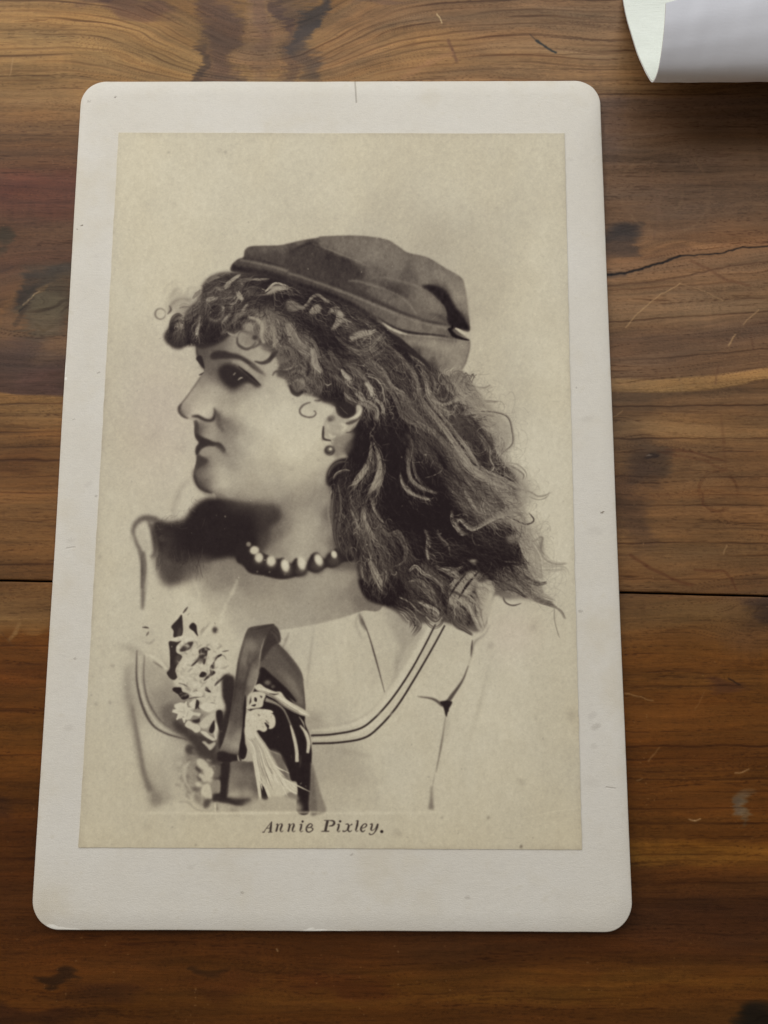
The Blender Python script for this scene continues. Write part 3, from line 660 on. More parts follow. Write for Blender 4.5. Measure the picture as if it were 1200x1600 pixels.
    a((VR([(280, 300), (350, 420), (420, 560), (500, 680), (540, 760)]), 10, 30, 98, 26))
    a((VR([(240, 380), (320, 470), (380, 600), (420, 640)]), 6, 14, 70, 22))
    a((V2([(60, 640), (180, 760), (260, 900), (400, 1000), (560, 1040), (760, 1080)]), (8, 12, 14), 40, 124, 28))
    a((V2([(300, 880), (460, 960), (640, 1040), (820, 1120)]), 16, 34, 122, 32))
    a((V2([(200, 450), (300, 370), (420, 370), (560, 380), (680, 430), (720, 560), (720, 680), (620, 780), (580, 900)]), (5, 4, 4), 12, 112, 12))
    a((V2([(250, 420), (380, 400), (500, 420)]), 12, 14, 140, 22))
    a((V2([(460, 640), (500, 720), (500, 820), (540, 900), (480, 960)]), 8, 14, 140, 24))
    a((V2([(560, 600), (620, 660), (600, 740), (560, 820)]), 10, 12, 142, 16))
    a((V2([(380, 560), (460, 660), (480, 740), (400, 780), (360, 740)]), 6, 14, 118, 26))
    a((V2([(620, 880), (740, 880), (840, 960), (820, 1040)]), 8, 14, 130, 18))
    a((V2([(640, 1000), (760, 1060), (900, 1120), (980, 1160), (1100, 1120)]), (10, 6, 3), 9, 142, 10))
    a((V2([(120, 300), (240, 250), (380, 300), (500, 290), (610, 290)]), (12, 10, 3), 20, 134, 20))
    a((V2([(380, 140), (460, 150), (520, 120)]), 3, 6, 132, 10))
    a((VA([(640, 510), (640, 580), (620, 660), (570, 740), (520, 800)]), (2, 8, 9), 34, 122, 30, [(.75, .22, 50)]))
    a((VA([(650, 510), (690, 600), (700, 700), (660, 800), (640, 830)]), (2, 12, 12), 42, 112, 32, [(.8, .2, 55)]))
    a((VA([(680, 560), (700, 640), (690, 720)]), 4, 8, 70, 20))
    a((VA([(870, 440), (890, 560), (870, 660), (880, 740), (940, 800), (1060, 850)]), (5, 9, 7), 26, 84, 26, [(.7, .2, 40)]))
    a((VA([(900, 560), (900, 660), (920, 740), (1000, 820), (1060, 850)]), (3, 6, 6), 14, 82, 24))
    a((VA([(820, 700), (830, 780), (880, 840), (980, 880), (1040, 870)]), (3, 8, 5), 20, 104, 28, [(.6, .2, 45)]))
    a((VA([(760, 160), (830, 220), (880, 300), (940, 360), (1020, 460), (1120, 560), (1200, 660)]), (6, 12, 10), 40, 96, 28))
    a((VA([(780, 240), (820, 320), (870, 380), (1000, 450), (1100, 540), (1180, 700)]), (6, 10, 10), 30, 84, 24))
    a((V3([(460, 330), (480, 430), (530, 510), (580, 560)]), (3, 4, 2), 8, 122, 16))
    a((V3([(400, 400), (390, 520), (440, 620), (500, 700), (540, 720)]), (5, 12, 8), 32, 108, 28, [(.2, .15, 50)]))
    a((V3([(380, 480), (400, 620), (430, 740), (470, 850), (480, 950)]), (6, 10, 10), 30, 108, 28))
    a((V3([(260, 420), (300, 520), (350, 640)]), (4, 7, 3), 14, 112, 20))
    a((V3([(440, 420), (520, 540), (600, 640), (700, 620), (780, 740)]), (9, 11, 6), 26, 82, 24))
    a((V3([(690, 640), (750, 760), (770, 860), (720, 920), (640, 950)]), (5, 5, 3), 14, 106, 24, [(.8, .15, 40)]))
    a((V3([(640, 650), (720, 700), (760, 800), (740, 900)]), 7, 12, 92, 20))
    a((V3([(540, 640), (560, 760), (600, 860), (560, 960)]), 16, 22, 62, 18))
    a((V3([(420, 860), (470, 960), (520, 1060), (560, 1140)]), (6, 16, 14), 40, 104, 30, [(.5, .25, 20)]))
    a((V3([(560, 960), (590, 1000), (580, 1090)]), 12, 22, 98, 26))
    a((V3([(340, 840), (340, 960), (370, 1060)]), 12, 20, 104, 20))
    a((V3([(160, 480), (140, 580), (180, 670), (220, 700)]), 6, 8, 84, 18))
    a((V3([(100, 520), (180, 470), (250, 560), (220, 640)]), 8, 8, 82, 16))
    a((V3([(160, 260), (200, 330), (180, 420)]), 10, 12, 72, 12))
    a((V3([(930, 600), (960, 700), (950, 780), (970, 880)]), (3, 5, 3), 10, 96, 22, [(.45, .12, 50), (.85, .1, 80)]))
    a((V3([(1030, 600), (1070, 700), (1130, 760), (1160, 860)]), (5, 7, 3), 14, 96, 22))
    a((V3([(930, 150), (1010, 130), (1080, 90), (1100, 40)]), (2, 2, 1), 4, 96, 20))
    # underside locks on the shoulder
    a((V3([(780, 1000), (850, 940), (920, 1000), (1020, 1060), (1120, 1160)]), (6, 7, 5), 20, 118, 30, [(.2, .15, 50)]))
    a((V3([(700, 1210), (800, 1260), (880, 1340), (940, 1380)]), (3, 4, 3), 10, 126, 22))
    a((V3([(780, 1100), (880, 1090), (940, 1150), (1040, 1240), (1080, 1330)]), (8, 14, 10), 32, 102, 34))
    a((V3([(860, 1260), (960, 1300), (1040, 1340), (1060, 1380)]), (8, 16, 8), 20, 150, 22))
    a((V3([(690, 1300), (780, 1340), (840, 1420), (800, 1520)]), 22, 24, 96, 40))
    a((V3([(760, 1380), (860, 1400), (900, 1480), (820, 1580)]), 20, 20, 78, 34))
    a((V4([(130, 640), (240, 660), (260, 720), (200, 780)]), 24, 22, 128, 34))
    a((V4([(200, 860), (300, 840), (380, 880), (400, 960), (460, 1040)]), 22, 34, 116, 40))
    a((V4([(300, 900), (380, 960), (420, 1060), (460, 1140)]), 18, 34, 112, 40))
    a((V4([(220, 960), (260, 1060), (330, 1110), (400, 1160)]), 16, 28, 76, 28))
    a((V4([(480, 940), (500, 1040), (460, 1140)]), 9, 14, 108, 26))
    a((V4([(0, 880), (60, 960), (130, 1010)]), 16, 20, 128, 30))
    # round the right bunch
    a((V4([(240, 200), (230, 260), (280, 340), (330, 390)]), (4, 7, 4), 16, 118, 34))
    a((V4([(260, 280), (290, 250), (330, 290), (380, 330), (440, 310), (540, 250), (640, 210), (780, 190)]), (4, 5, 8, 6), 26, 134, 22, [(.08, .06, 40)]))
    a((V4([(320, 30), (380, 120), (430, 200)]), (3, 4, 3), 10, 136, 20))
    a((V4([(300, 160), (380, 220), (430, 300)]), 22, 26, 82, 30))
    a((V4([(480, 80), (460, 160), (500, 240)]), 14, 22, 120, 36))
    a((V4([(560, 60), (620, 120), (640, 190)]), 22, 26, 84, 30))
    a((V4([(600, 60), (700, 80), (740, 140)]), 20, 22, 116, 26))
    a((V4([(600, 580), (740, 590), (800, 600)]), (1, 2, 1.5), 4, 110, 12))
    a((V4([(400, 420), (520, 460), (640, 440), (720, 540)]), 40, 26, 52, 10))
    a((V4([(640, 620), (720, 700), (800, 800), (900, 880), (1000, 920), (1060, 950)]), (16, 12, 8), 34, 78, 24))
    a((V4([(600, 640), (640, 740), (740, 800), (830, 870)]), 22, 34, 84, 30)); a((V4([(700, 700), (800, 780), (920, 860), (1040, 900)]), 30, 30, 122, 18))
    a((V4([(620, 820), (640, 900), (700, 930), (780, 910)]), (6, 3, 2), 12, 100, 14))
    a((V4([(720, 620), (800, 700), (900, 750), (980, 740)]), (12, 10, 5), 26, 104, 22))
    a((V4([(700, 240), (800, 280), (860, 260), (820, 200)]), 6, 14, 84, 20))
    a((V4([(780, 400), (860, 440), (930, 400), (920, 500), (1000, 570)]), (8, 5, 2), 14, 128, 16))
    a((V4([(760, 360), (860, 560), (900, 700), (960, 740)]), 34, 34, 150, 16))
    a((V4([(820, 320), (900, 440), (960, 560), (1040, 600), (1140, 600)]), (20, 8, 2), 22, 154, 12))
    a((V4([(800, 600), (960, 640), (1100, 640), (1140, 700)]), (30, 12, 3), 24, 156, 10))
    a((V4([(1030, 940), (1030, 1040), (1060, 1160), (1090, 1200)]), (1.5, 1.5, 1), 4, 122, 10))
    a((V4([(980, 900), (1080, 960), (1120, 1040)]), (8, 6, 2), 8, 138, 10))
    a((V4([(1000, 40), (960, 80), (900, 90), (820, 60)]), (3, 5, 8), 7, 142, 10))
    S(L, .85, 1.0, True)
    # crest locks just below the brim and along the temple
    L = []
    a = L.append
    a((VC([(130, 110), (280, 112), (440, 110)]), (1, 3, 1), 8, 110, 22, [(.55, .2, 50)]))
    a((VC([(380, 270), (460, 210), (520, 190), (640, 210)]), (4, 11, 6), 26, 130, 26, [(.55, .25, 40)]))
    a((VC([(190, 260), (300, 250), (400, 260)]), 12, 18, 84, 22))
    a((VC([(180, 200), (220, 250), (200, 320)]), 10, 12, 86, 20))
    a((VC([(70, 250), (110, 300), (130, 350)]), (5, 5, 4), 14, 150, 16))
    a((VC([(0, 120), (60, 80), (120, 50)]), 4, 10, 126, 20))
    a((VC([(620, 340), (660, 380), (720, 400), (790, 430), (850, 380), (900, 310), (970, 290), (1050, 350), (1100, 370)]), (8, 7, 4, 3, 4, 3, 2), 34, 122, 26, [(.02, .08, 40), (.6, .2, 15)]))
    a((VC([(620, 380), (660, 430), (740, 450)]), 8, 14, 96, 20))
    a((VC([(880, 490), (930, 420), (980, 410)]), (5, 9, 5), 20, 146, 18))
    a((VC([(1080, 500), (1140, 440), (1220, 440)]), 8, 14, 104, 26))
    a((VC([(1130, 640), (1190, 580), (1200, 480)]), (3, 9, 7), 22, 148, 22))
    a((VC([(440, 420), (560, 400), (700, 470), (800, 480)]), 24, 22, 56, 12))
    a((VC([(760, 560), (900, 620), (1000, 740), (1100, 820)]), 34, 30, 48, 9))
    a((VH([(260, 560), (330, 600), (300, 680), (260, 700)]), (6, 9, 4), 18, 128, 30))
    a((VH([(380, 760), (440, 730), (500, 720), (560, 700)]), (4, 8, 4), 20, 132, 26))
    a((VH([(340, 800), (440, 840), (520, 820), (600, 740)]), (8, 12, 10), 30, 106, 32))
    a((VH([(300, 720), (380, 780), (480, 760)]), 14, 20, 72, 20))
    a((VH([(340, 560), (440, 640), (540, 700)]), 18, 22, 60, 18))
    a((VH([(380, 900), (480, 900), (560, 860), (620, 800)]), 18, 22, 62, 22))
    a((VH([(500, 880), (580, 940), (640, 1040), (740, 1100)]), 14, 26, 92, 26))
    a((VH([(640, 820), (720, 920), (780, 1020), (800, 1140)]), 14, 24, 90, 28))
    a((VH([(740, 860), (840, 940), (900, 1040), (880, 1140)]), 16, 24, 98, 28))
    # fuzzy temple band
    a((VC([(440, 560), (470, 680), (500, 780), (460, 880)]), (8, 14, 9), 34, 120, 26))
    a((VC([(620, 580), (680, 700), (740, 820), (860, 900), (920, 960)]), (8, 18, 14), 46, 122, 28, [(.2, .2, 12)]))
    a((VC([(540, 560), (580, 680), (640, 800), (700, 900)]), 14, 24, 84, 26))
    a((VC([(740, 720), (860, 800), (940, 920), (960, 1000)]), 14, 24, 92, 26))
    a((V5([(500, 300), (530, 420), (540, 520), (620, 620)]), (5, 8, 3), 24, 138, 22, [(.5, .25, 20)]))
    a((V5([(400, 200), (480, 340), (440, 460), (480, 560)]), 14, 24, 102, 24))
    a((V5([(560, 300), (620, 440), (700, 540), (760, 620)]), 12, 22, 80, 26))
    a((V5([(700, 320), (740, 420), (800, 520), (860, 560)]), (5, 9, 9), 20, 92, 26))
    a((V5([(540, 560), (560, 680), (600, 780), (560, 900)]), 14, 24, 84, 24))
    a((V5([(860, 560), (900, 640), (970, 690)]), (6, 8, 2), 18, 160, 14))
    a((V5([(760, 620), (860, 720), (940, 700)]), 9, 12, 108, 22))
    a((V5([(900, 480), (1000, 560), (1100, 640), (1200, 760)]), 16, 26, 98, 26))
    a((V5([(1000, 420), (1120, 540), (1240, 640), (1340, 700)]), 16, 24, 80, 26))
    a((V5([(1130, 740), (1190, 800), (1200, 880)]), (4, 7, 5), 22, 176, 8))
    a((V5([(900, 800), (960, 760), (1040, 800), (1060, 900)]), 10, 16, 78, 24))
    a((V5([(1000, 840), (1060, 880), (1120, 950)]), (7, 11, 6), 20, 138, 22))
    a((VE([(560, 380), (640, 460), (760, 520), (860, 560), (940, 640)]), (5, 7, 9), 26, 122, 24))
    a((VE([(800, 480), (900, 540), (960, 600), (960, 700), (950, 740)]), (7, 9, 4), 22, 128, 24))
    a((VE([(940, 460), (1020, 520), (1050, 600), (1030, 660)]), (4, 6, 4), 16, 124, 24))
    a((VE([(820, 180), (960, 220), (1040, 320), (1060, 420), (1090, 560)]), (6, 5, 4), 18, 106, 22))
    a((VE([(940, 720), (960, 800), (900, 880), (940, 900)]), 8, 14, 88, 24))
    a((VE([(860, 960), (900, 900), (960, 980), (1040, 1060)]), (2, 3, 2), 8, 100, 20))
    a((VE([(520, 540), (600, 620), (640, 660)]), 3, 4, 82, 10))
    S(L, .85, 1.0, True)
    # bangs
    p.poly(VB([(200, 440), (220, 330), (300, 240), (400, 260), (480, 250), (580, 200), (620, 330), (520, 420), (420, 480), (320, 500), (270, 500)]), 150, 4, .55)
    p.poly(VB([(300, 480), (360, 400), (460, 380), (580, 330), (600, 400), (480, 480), (400, 540)]), 112, 4, .5)
    L = []
    a = L.append
    a((VB([(600, 200), (700, 150), (820, 120), (940, 60)]), 12, 20, 66, 18))
    a((VB([(640, 140), (720, 90), (800, 70)]), 9, 12, 112, 26))
    a((VB([(640, 260), (720, 230), (800, 210), (860, 260)]), 14, 20, 100, 30))
    a((VB([(640, 340), (700, 310), (770, 310)]), (6, 9, 5), 18, 142, 18))
    a((VB([(860, 220), (880, 170), (960, 100), (1030, 60)]), (5, 6, 4), 18, 132, 22))
    a((VB([(980, 240), (1010, 290), (1050, 350)]), (5, 7, 5), 16, 150, 14))
    a((VB([(640, 460), (660, 520), (740, 560), (820, 500), (830, 420), (760, 390), (690, 400)]), 7, 26, 92, 28))
    a((VB([(820, 590), (860, 550), (910, 490)]), (4, 6, 4), 16, 140, 20))
    a((VB([(900, 380), (940, 420), (930, 500), (860, 580)]), 9, 16, 84, 24))
    a((VB([(960, 520), (1040, 460), (1100, 370)]), 7, 16, 108, 24))
    a((VB([(860, 660), (960, 580), (1080, 480), (1190, 440)]), 11, 22, 110, 28))
    a((VB([(860, 690), (920, 720), (970, 730)]), (4, 5, 2), 12, 140, 16))
    a((VB([(800, 700), (880, 660), (960, 680), (1000, 640)]), 10, 12, 86, 22))
    a((VB([(540, 720), (570, 620), (590, 500)]), (6, 5, 4), 16, 140, 18))
    a((VB([(400, 540), (480, 480), (560, 400), (600, 360)]), 14, 26, 76, 24))
    a((VB([(420, 600), (500, 560), (540, 480)]), 14, 18, 56, 16))
    a((VB([(260, 700), (300, 600), (380, 640), (440, 720), (400, 800)]), 12, 18, 60, 18))
    a((VB([(330, 650), (380, 600), (400, 620)]), 6, 12, 132, 16))
    a((VB([(300, 760), (380, 700), (420, 740)]), 14, 14, 74, 12))
    a((VB([(240, 640), (280, 540), (340, 500), (400, 540)]), 8, 16, 84, 20))
    a((VB([(660, 600), (700, 700), (780, 760)]), 22, 26, 42, 8))
    a((VB([(500, 340), (560, 280), (600, 220)]), 12, 16, 118, 20))
    a((VB([(340, 420), (400, 400), (470, 410)]), 16, 14, 136, 10))
    S(L, .85, 1.0, True)
    p.line(VB([(570, 610), (555, 660), (548, 725)]), (3, 4.5, 5), 158, .8)
    hair_texture(p, [body], 6500, 22, 22, 43, .62, 1.3)
    # the see-through places low on the shoulder, with the trim running through
    p.poly([(700, 940), (708, 912), (724, 898), (740, 892), (752, 898), (742, 916), (728, 934), (712, 950)], 150, 2.5, .8)
    p.poly([(744, 912), (760, 902), (772, 918), (768, 945), (760, 975), (752, 988), (744, 972), (748, 945)], 166, 2.2, .9)
    p.poly([(606, 965), (632, 975), (648, 990), (632, 1008), (616, 990)], 150, 3, .5)
    p.line([(700, 936), (712, 916), (728, 896)], 4, 48, .8); p.line([(716, 936), (730, 914), (748, 893)], 4.4, 42, .8)
    S([(V4([(100, 620), (200, 660), (260, 700), (300, 740)]), 10, 16, 110, 34), (V4([(180, 680), (260, 660), (330, 620)]), 12, 18, 96, 30), (V4([(330, 860), (400, 940), (440, 1040), (470, 1120)]), 16, 30, 120, 36), (V4([(240, 900), (300, 980), (360, 1060)]), 16, 30, 84, 34), (V4([(20, 1000), (100, 1060), (160, 1000)]), 20, 26, 110, 34),
       (V4([(380, 700), (440, 720), (500, 700)]), 4, 8, 120, 10)], .8, 1.0, True)
    bang = [(368, 430), (335, 437), (316, 452), (298, 482), (270, 500), (262, 528), (285, 540), (330, 537), (352, 524), (376, 512), (400, 520), (425, 545), (440, 585), (466, 612), (490, 612), (480, 560), (450, 510), (420, 480), (400, 450)]
    hair_texture(p, [bang], 900, 15, 24, 50, .8, 3.0)
    # softly focused locks of the fringe and crown, one by one
    soft = [
        (VB, [(640, 560), (700, 580), (790, 600), (840, 640), (830, 720), (780, 800), (700, 830), (620, 780), (600, 660)], 0, 42, 2.2, .9), (VB, [(560, 420), (600, 360), (590, 250), (640, 200), (760, 150), (900, 90), (960, 60), (900, 160), (800, 260), (820, 380), (900, 460), (880, 560), (760, 600), (620, 560), (560, 520)], 0, 58, 3, .55),
        (VB, [(860, 210), (880, 160), (960, 105), (1030, 60)], 4, 132, .9, .9), (VB, [(850, 210), (880, 190), (900, 160)], 6, 146, 1, .9), (VB, [(980, 245), (1015, 300), (1055, 355)], 6, 150, 1, .9), (VB, [(650, 350), (700, 322), (775, 322)], (4, 7, 4), 146, 1.1, .9), (VB, [(690, 130), (720, 100), (780, 80)], 4, 128, 1.1, .8),
        (VB, [(740, 200), (790, 215), (810, 250)], 4, 126, 1, .8), (VB, [(640, 275), (690, 250), (740, 240)], 3.4, 108, 1, .8), (VB, [(600, 170), (680, 130), (760, 60)], 5, 96, 1.4, .7), (VB, [(800, 130), (880, 90), (940, 40)], 4, 56, 1.2, .8), (VB, [(1020, 120), (1050, 180), (1010, 230)], 4, 110, 1, .8),
        (VB, [(705, 415), (672, 470), (690, 540), (760, 570), (820, 530), (842, 450), (810, 400), (740, 385), (700, 420)], 3.6, 104, 1, .9), (VB, [(700, 460), (710, 400), (780, 390), (800, 460), (780, 530), (720, 530)], 0, 44, 1.6, .85), (VB, [(680, 500), (700, 460), (700, 430)], 3, 124, .8, .8), (VB, [(820, 470), (840, 430), (820, 400)], 3.4, 136, .8, .9),
        (VB, [(825, 590), (865, 548), (925, 490)], 5.4, 140, 1, .9), (VB, [(900, 380), (945, 410), (940, 470)], 4, 96, 1.1, .8), (VB, [(960, 400), (950, 480), (880, 600), (800, 680)], 5, 52, 1.6, .7), (VB, [(538, 720), (560, 640), (580, 590)], 5, 150, .9, .95), (VB, [(556, 600), (570, 540), (596, 490)], 4.6, 96, 1.1, .8),
        (VB, [(870, 690), (920, 715), (975, 730)], 3.6, 150, .8, .9), (VB, [(800, 720), (850, 680), (900, 650)], 3, 104, 1, .8), (VB, [(900, 640), (940, 680), (1000, 640)], 5, 62, 1.4, .8), (VB, [(1040, 470), (1075, 420), (1110, 370)], 3.2, 128, .9, .9), (VB, [(940, 570), (1050, 490), (1190, 440)], 6, 112, 1.5, .8), (VB, [(960, 530), (1080, 450), (1200, 400)], 3, 60, 1.2, .7), (VB, [(900, 620), (1000, 540), (1100, 500)], 3, 56, 1.2, .7),
        (VB, [(300, 610), (340, 590), (400, 620), (380, 660), (320, 650)], 0, 126, 1.2, .85), (VB, [(330, 640), (350, 615), (375, 625)], 3, 150, .8, .9), (VB, [(250, 700), (300, 680), (400, 690), (440, 740), (400, 820), (300, 830), (240, 780)], 0, 58, 2, .8), (VB, [(320, 720), (370, 690), (400, 730)], 3.5, 84, 1.1, .8), (VB, [(260, 660), (290, 560), (340, 500), (390, 530)], 4, 60, 1.5, .8), (VB, [(280, 590), (320, 550), (380, 560)], 3.4, 116, 1.1, .8),
        (VB, [(400, 520), (460, 470), (560, 420)], 4, 92, 1.3, .8), (VB, [(410, 560), (480, 530), (540, 500)], 3.4, 72, 1.2, .8), (VB, [(430, 480), (500, 410), (580, 370)], 5, 60, 1.5, .8), (VB, [(440, 600), (470, 700), (440, 780)], 8, 50, 2, .7),
        (VB, [(240, 480), (262, 400), (320, 345), (400, 328), (480, 345)], (5, 5, 4, 5), 104, 1.6, .75), (VB, [(290, 440), (330, 380), (400, 370), (420, 430)], 4, 140, 1.6, .6), (VB, [(250, 330), (290, 250), (340, 215), (370, 225)], 3.5, 122, 1.6, .7), (VB, [(180, 300), (195, 210), (260, 160), (330, 165)], 2.4, 156, 1.4, .6), (VB, [(420, 320), (440, 240), (480, 195), (540, 215)], 3, 146, 1.5, .6), (VB, [(480, 330), (520, 280), (590, 230)], 4, 138, 1.6, .6), (VB, [(350, 320), (400, 290), (440, 320)], 3, 172, 1, .7),
        (VC, [(180, 112), (300, 114), (430, 106)], 2.6, 128, .7, .9), (VC, [(375, 285), (450, 225), (415, 188), (520, 178), (600, 185), (645, 215), (545, 236), (465, 268)], 0, 138, 1.2, .9), (VC, [(450, 210), (520, 200), (600, 210)], 4, 154, 1, .8), (VC, [(160, 280), (260, 260), (360, 270)], 4, 88, 1.4, .7), (VC, [(180, 210), (230, 190), (300, 210)], 3, 84, 1.2, .7), (VC, [(150, 340), (260, 330), (380, 300)], 6, 46, 2, .7),
        (VC, [(610, 350), (660, 335), (720, 360), (750, 420), (730, 465), (640, 460), (615, 410)], 0, 102, 1.4, .85), (VC, [(630, 350), (670, 350), (700, 365)], 3, 150, .9, .9), (VC, [(720, 430), (790, 432), (850, 385), (900, 315), (970, 290), (1040, 335), (1080, 370)], (4, 3.4, 3.4, 4, 4), 122, .8, .9), (VC, [(780, 445), (850, 400), (900, 340)], 3, 56, 1, .7), (VC, [(870, 492), (920, 412), (975, 390), (1000, 440), (960, 492)], 0, 138, 1.1, .9), (VC, [(930, 380), (1000, 370), (1060, 420)], 4, 52, 1.2, .7),
        (VC, [(1080, 500), (1130, 445), (1200, 425)], 5, 118, 1.1, .9), (VC, [(1190, 470), (1200, 560), (1130, 652)], (6, 9, 2), 144, 1, .9), (VC, [(440, 560), (470, 680), (510, 790)], 5, 122, 1.4, .8), (VC, [(620, 590), (690, 720), (730, 810)], 8, 120, 1.8, .75), (VC, [(560, 570), (600, 690)], 4, 96, 1.2, .7), (VC, [(500, 560), (540, 700), (600, 820)], 3, 56, 1.4, .6), (VC, [(660, 560), (760, 700), (860, 800)], 4, 54, 1.6, .6),
        (VC, [(230, 440), (300, 500), (370, 600), (360, 720)], 6, 126, 1.8, .7), (VC, [(60, 520), (140, 450), (190, 370)], 4, 122, 1.2, .8), (VC, [(350, 820), (420, 830), (480, 900), (450, 960)], 5, 54, 1.6, .7), (VC, [(300, 860), (400, 880), (470, 850)], 4, 110, 1.4, .7), (VC, [(540, 850), (620, 850), (680, 900)], 4, 118, 1.4, .7),
        (V5, [(488, 360), (540, 335), (572, 480), (628, 612), (560, 572), (498, 530)], 0, 138, 1.3, .85), (V5, [(330, 190), (420, 260), (465, 350)], 12, 106, 3, .6), (V5, [(20, 80), (60, 180), (110, 250)], 6, 118, 1.8, .7), (V5, [(200, 60), (260, 150), (330, 220)], 7, 112, 1.8, .7), (V5, [(120, 180), (180, 270), (260, 290)], 4, 56, 1.6, .7), (V5, [(250, 100), (330, 260), (360, 380)], 4, 60, 1.6, .6),
        (V5, [(110, 400), (150, 340), (230, 330), (270, 390), (230, 460), (150, 480), (115, 430)], 3.6, 106, 1.1, .85), (V5, [(160, 400), (200, 360), (240, 400), (200, 440)], 0, 68, 1.4, .8), (V5, [(340, 480), (400, 470), (440, 540), (400, 610), (330, 590)], 3.4, 98, 1.1, .8), (V5, [(380, 520), (400, 560), (370, 580)], 0, 60, 1.3, .8), (V5, [(260, 620), (330, 590), (420, 640), (460, 720)], 4, 116, 1.2, .8),
        (V5, [(270, 700), (330, 680), (400, 710), (410, 790), (340, 840), (280, 790)], 0, 96, 1.8, .8), (V5, [(300, 720), (350, 700), (390, 740)], 3, 122, 1, .8), (V5, [(160, 640), (220, 680), (260, 740)], 5, 118, 1.6, .7), (V5, [(440, 780), (480, 840), (440, 870)], 5, 124, 1.6, .7), (V5, [(560, 700), (600, 760), (580, 860)], 5, 90, 1.6, .7), (V5, [(520, 640), (540, 740), (500, 820)], 4, 52, 1.4, .7),
        (V5, [(858, 575), (930, 640), (975, 692), (900, 684)], 0, 158, .8, .95), (V5, [(1125, 735), (1180, 780), (1205, 850), (1190, 900)], (4, 7.5, 6, 3), 174, .8, .95), (V5, [(1010, 850), (1060, 890), (1110, 950)], 7, 140, 1.2, .9), (V5, [(940, 200), (1040, 165), (1150, 110)], (4, 8, 4), 140, 1.2, .9), (V5, [(700, 330), (730, 400), (780, 460)], 4, 104, 1.2, .8), (V5, [(640, 440), (720, 500), (760, 600)], 4, 88, 1.4, .7), (V5, [(1100, 320), (1170, 270), (1240, 250)], 4, 116, 1.2, .7), (V5, [(960, 500), (1040, 580), (1120, 640)], 5, 104, 1.6, .7), (V5, [(700, 620), (760, 650), (790, 700)], 4, 110, 1.2, .7),
        (VH, [(270, 570), (330, 600), (325, 650), (270, 700)], (6, 8, 7, 2), 138, 1.3, .9), (VH, [(385, 775), (440, 735), (530, 715)], (3, 9, 5), 138, 1.2, .85), (VH, [(520, 790), (580, 740), (610, 700)], 5, 118, 1.2, .7), (VH, [(360, 840), (460, 850), (560, 800)], 4, 112, 1.2, .7), (VH, [(500, 900), (580, 960), (660, 1080)], 5, 104, 1.5, .6),
        (VA, [(525, 795), (580, 735), (625, 665)], (2, 7, 4), 140, .9, .9), (VA, [(545, 740), (580, 700), (600, 650)], 3, 96, 1, .8), (VA, [(630, 835), (680, 770), (697, 690), (690, 640)], (4, 10, 9, 5), 134, 1.4, .85), (VA, [(650, 700), (655, 640), (645, 570)], 4, 106, 1, .8), (VA, [(660, 800), (690, 740)], 2, 60, .7, .8), (VA, [(600, 790), (640, 730), (665, 660)], 2.4, 54, .8, .8),
        (VA, [(870, 560), (868, 650), (885, 740), (940, 805), (1050, 845)], (3, 5, 6, 5, 2), 104, 1.2, .8), (VA, [(820, 730), (850, 800), (910, 850), (1010, 880)], (3, 6, 5, 2), 126, 1, .85), (VA, [(845, 760), (900, 830), (980, 860)], 2, 52, .8, .7), (VA, [(760, 170), (850, 250), (910, 340), (1010, 440), (1110, 540)], 6, 104, 1.8, .55), (VA, [(800, 330), (860, 390), (990, 450)], 3, 112, 1.2, .7), (VA, [(500, 940), (540, 1010), (560, 1080)], 4, 104, 1.2, .7), (VA, [(600, 960), (620, 1060), (680, 1110)], 6, 118, 1.6, .7), (VA, [(640, 870), (670, 960), (715, 1025)], (3, 3.4, 2), 122, .8, .85),
        (V4, [(230, 190), (235, 260), (290, 340), (330, 380)], (3, 6, 3), 118, 1.2, .85), (V4, [(265, 300), (290, 255), (340, 300), (390, 335), (450, 305), (560, 245), (680, 205)], (4, 5, 5, 6), 124, 1.3, .85), (V4, [(330, 40), (380, 130), (430, 205)], 4, 122, 1.2, .8), (V4, [(30, 340), (50, 420), (40, 500), (45, 580)], (3, 5, 3), 100, 1.2, .8), (V4, [(42, 540), (48, 570)], 4, 168, .8, .8), (V4, [(90, 330), (140, 400), (190, 480)], 4, 92, 1.3, .8), (V4, [(390, 600), (420, 612)], 4, 116, 1.2, .8), (V4, [(210, 890), (240, 870), (260, 900)], 7, 168, 1, .9), (V4, [(300, 920), (350, 900), (370, 930)], 6, 150, 1.2, .8), (V4, [(410, 1000), (440, 1080), (460, 1130)], 5, 140, 1.4, .7), (V4, [(20, 680), (80, 720), (130, 790), (170, 860)], 4, 44, 1, .8), (V4, [(160, 780), (260, 830), (350, 870)], 5, 42, 1, .85), (V4, [(100, 800), (160, 900), (190, 1000)], 9, 42, 1.6, .85),
    ]
    for fn, pts_, w_, t_, b_, a_ in soft:
        t_ = t_ - max(0, t_ - 112) * .38
        if w_ == 0: p.poly(fn(pts_), t_, b_ + .4, a_ * .9)
        else: p.line(fn(pts_), w_, t_, b_ + .3, a_ * .85)
    edge = [(362, 424), (332, 430), (312, 444), (300, 470), (286, 488), (264, 502), (254, 528), (272, 546), (300, 544), (330, 542), (352, 528), (372, 518), (398, 530), (420, 552), (432, 590), (456, 616), (486, 620), (478, 590), (440, 540), (400, 505), (360, 500), (300, 520), (300, 500), (340, 460)]
    hair_texture(p, [body], 5200, 20, 22, 53, .62, 1.3)
    hair_texture(p, [bang], 500, 14, 16, 51, .4, 3.0)
    hair_texture(p, [edge], 450, 9, 16, 52, .5, 3.0)
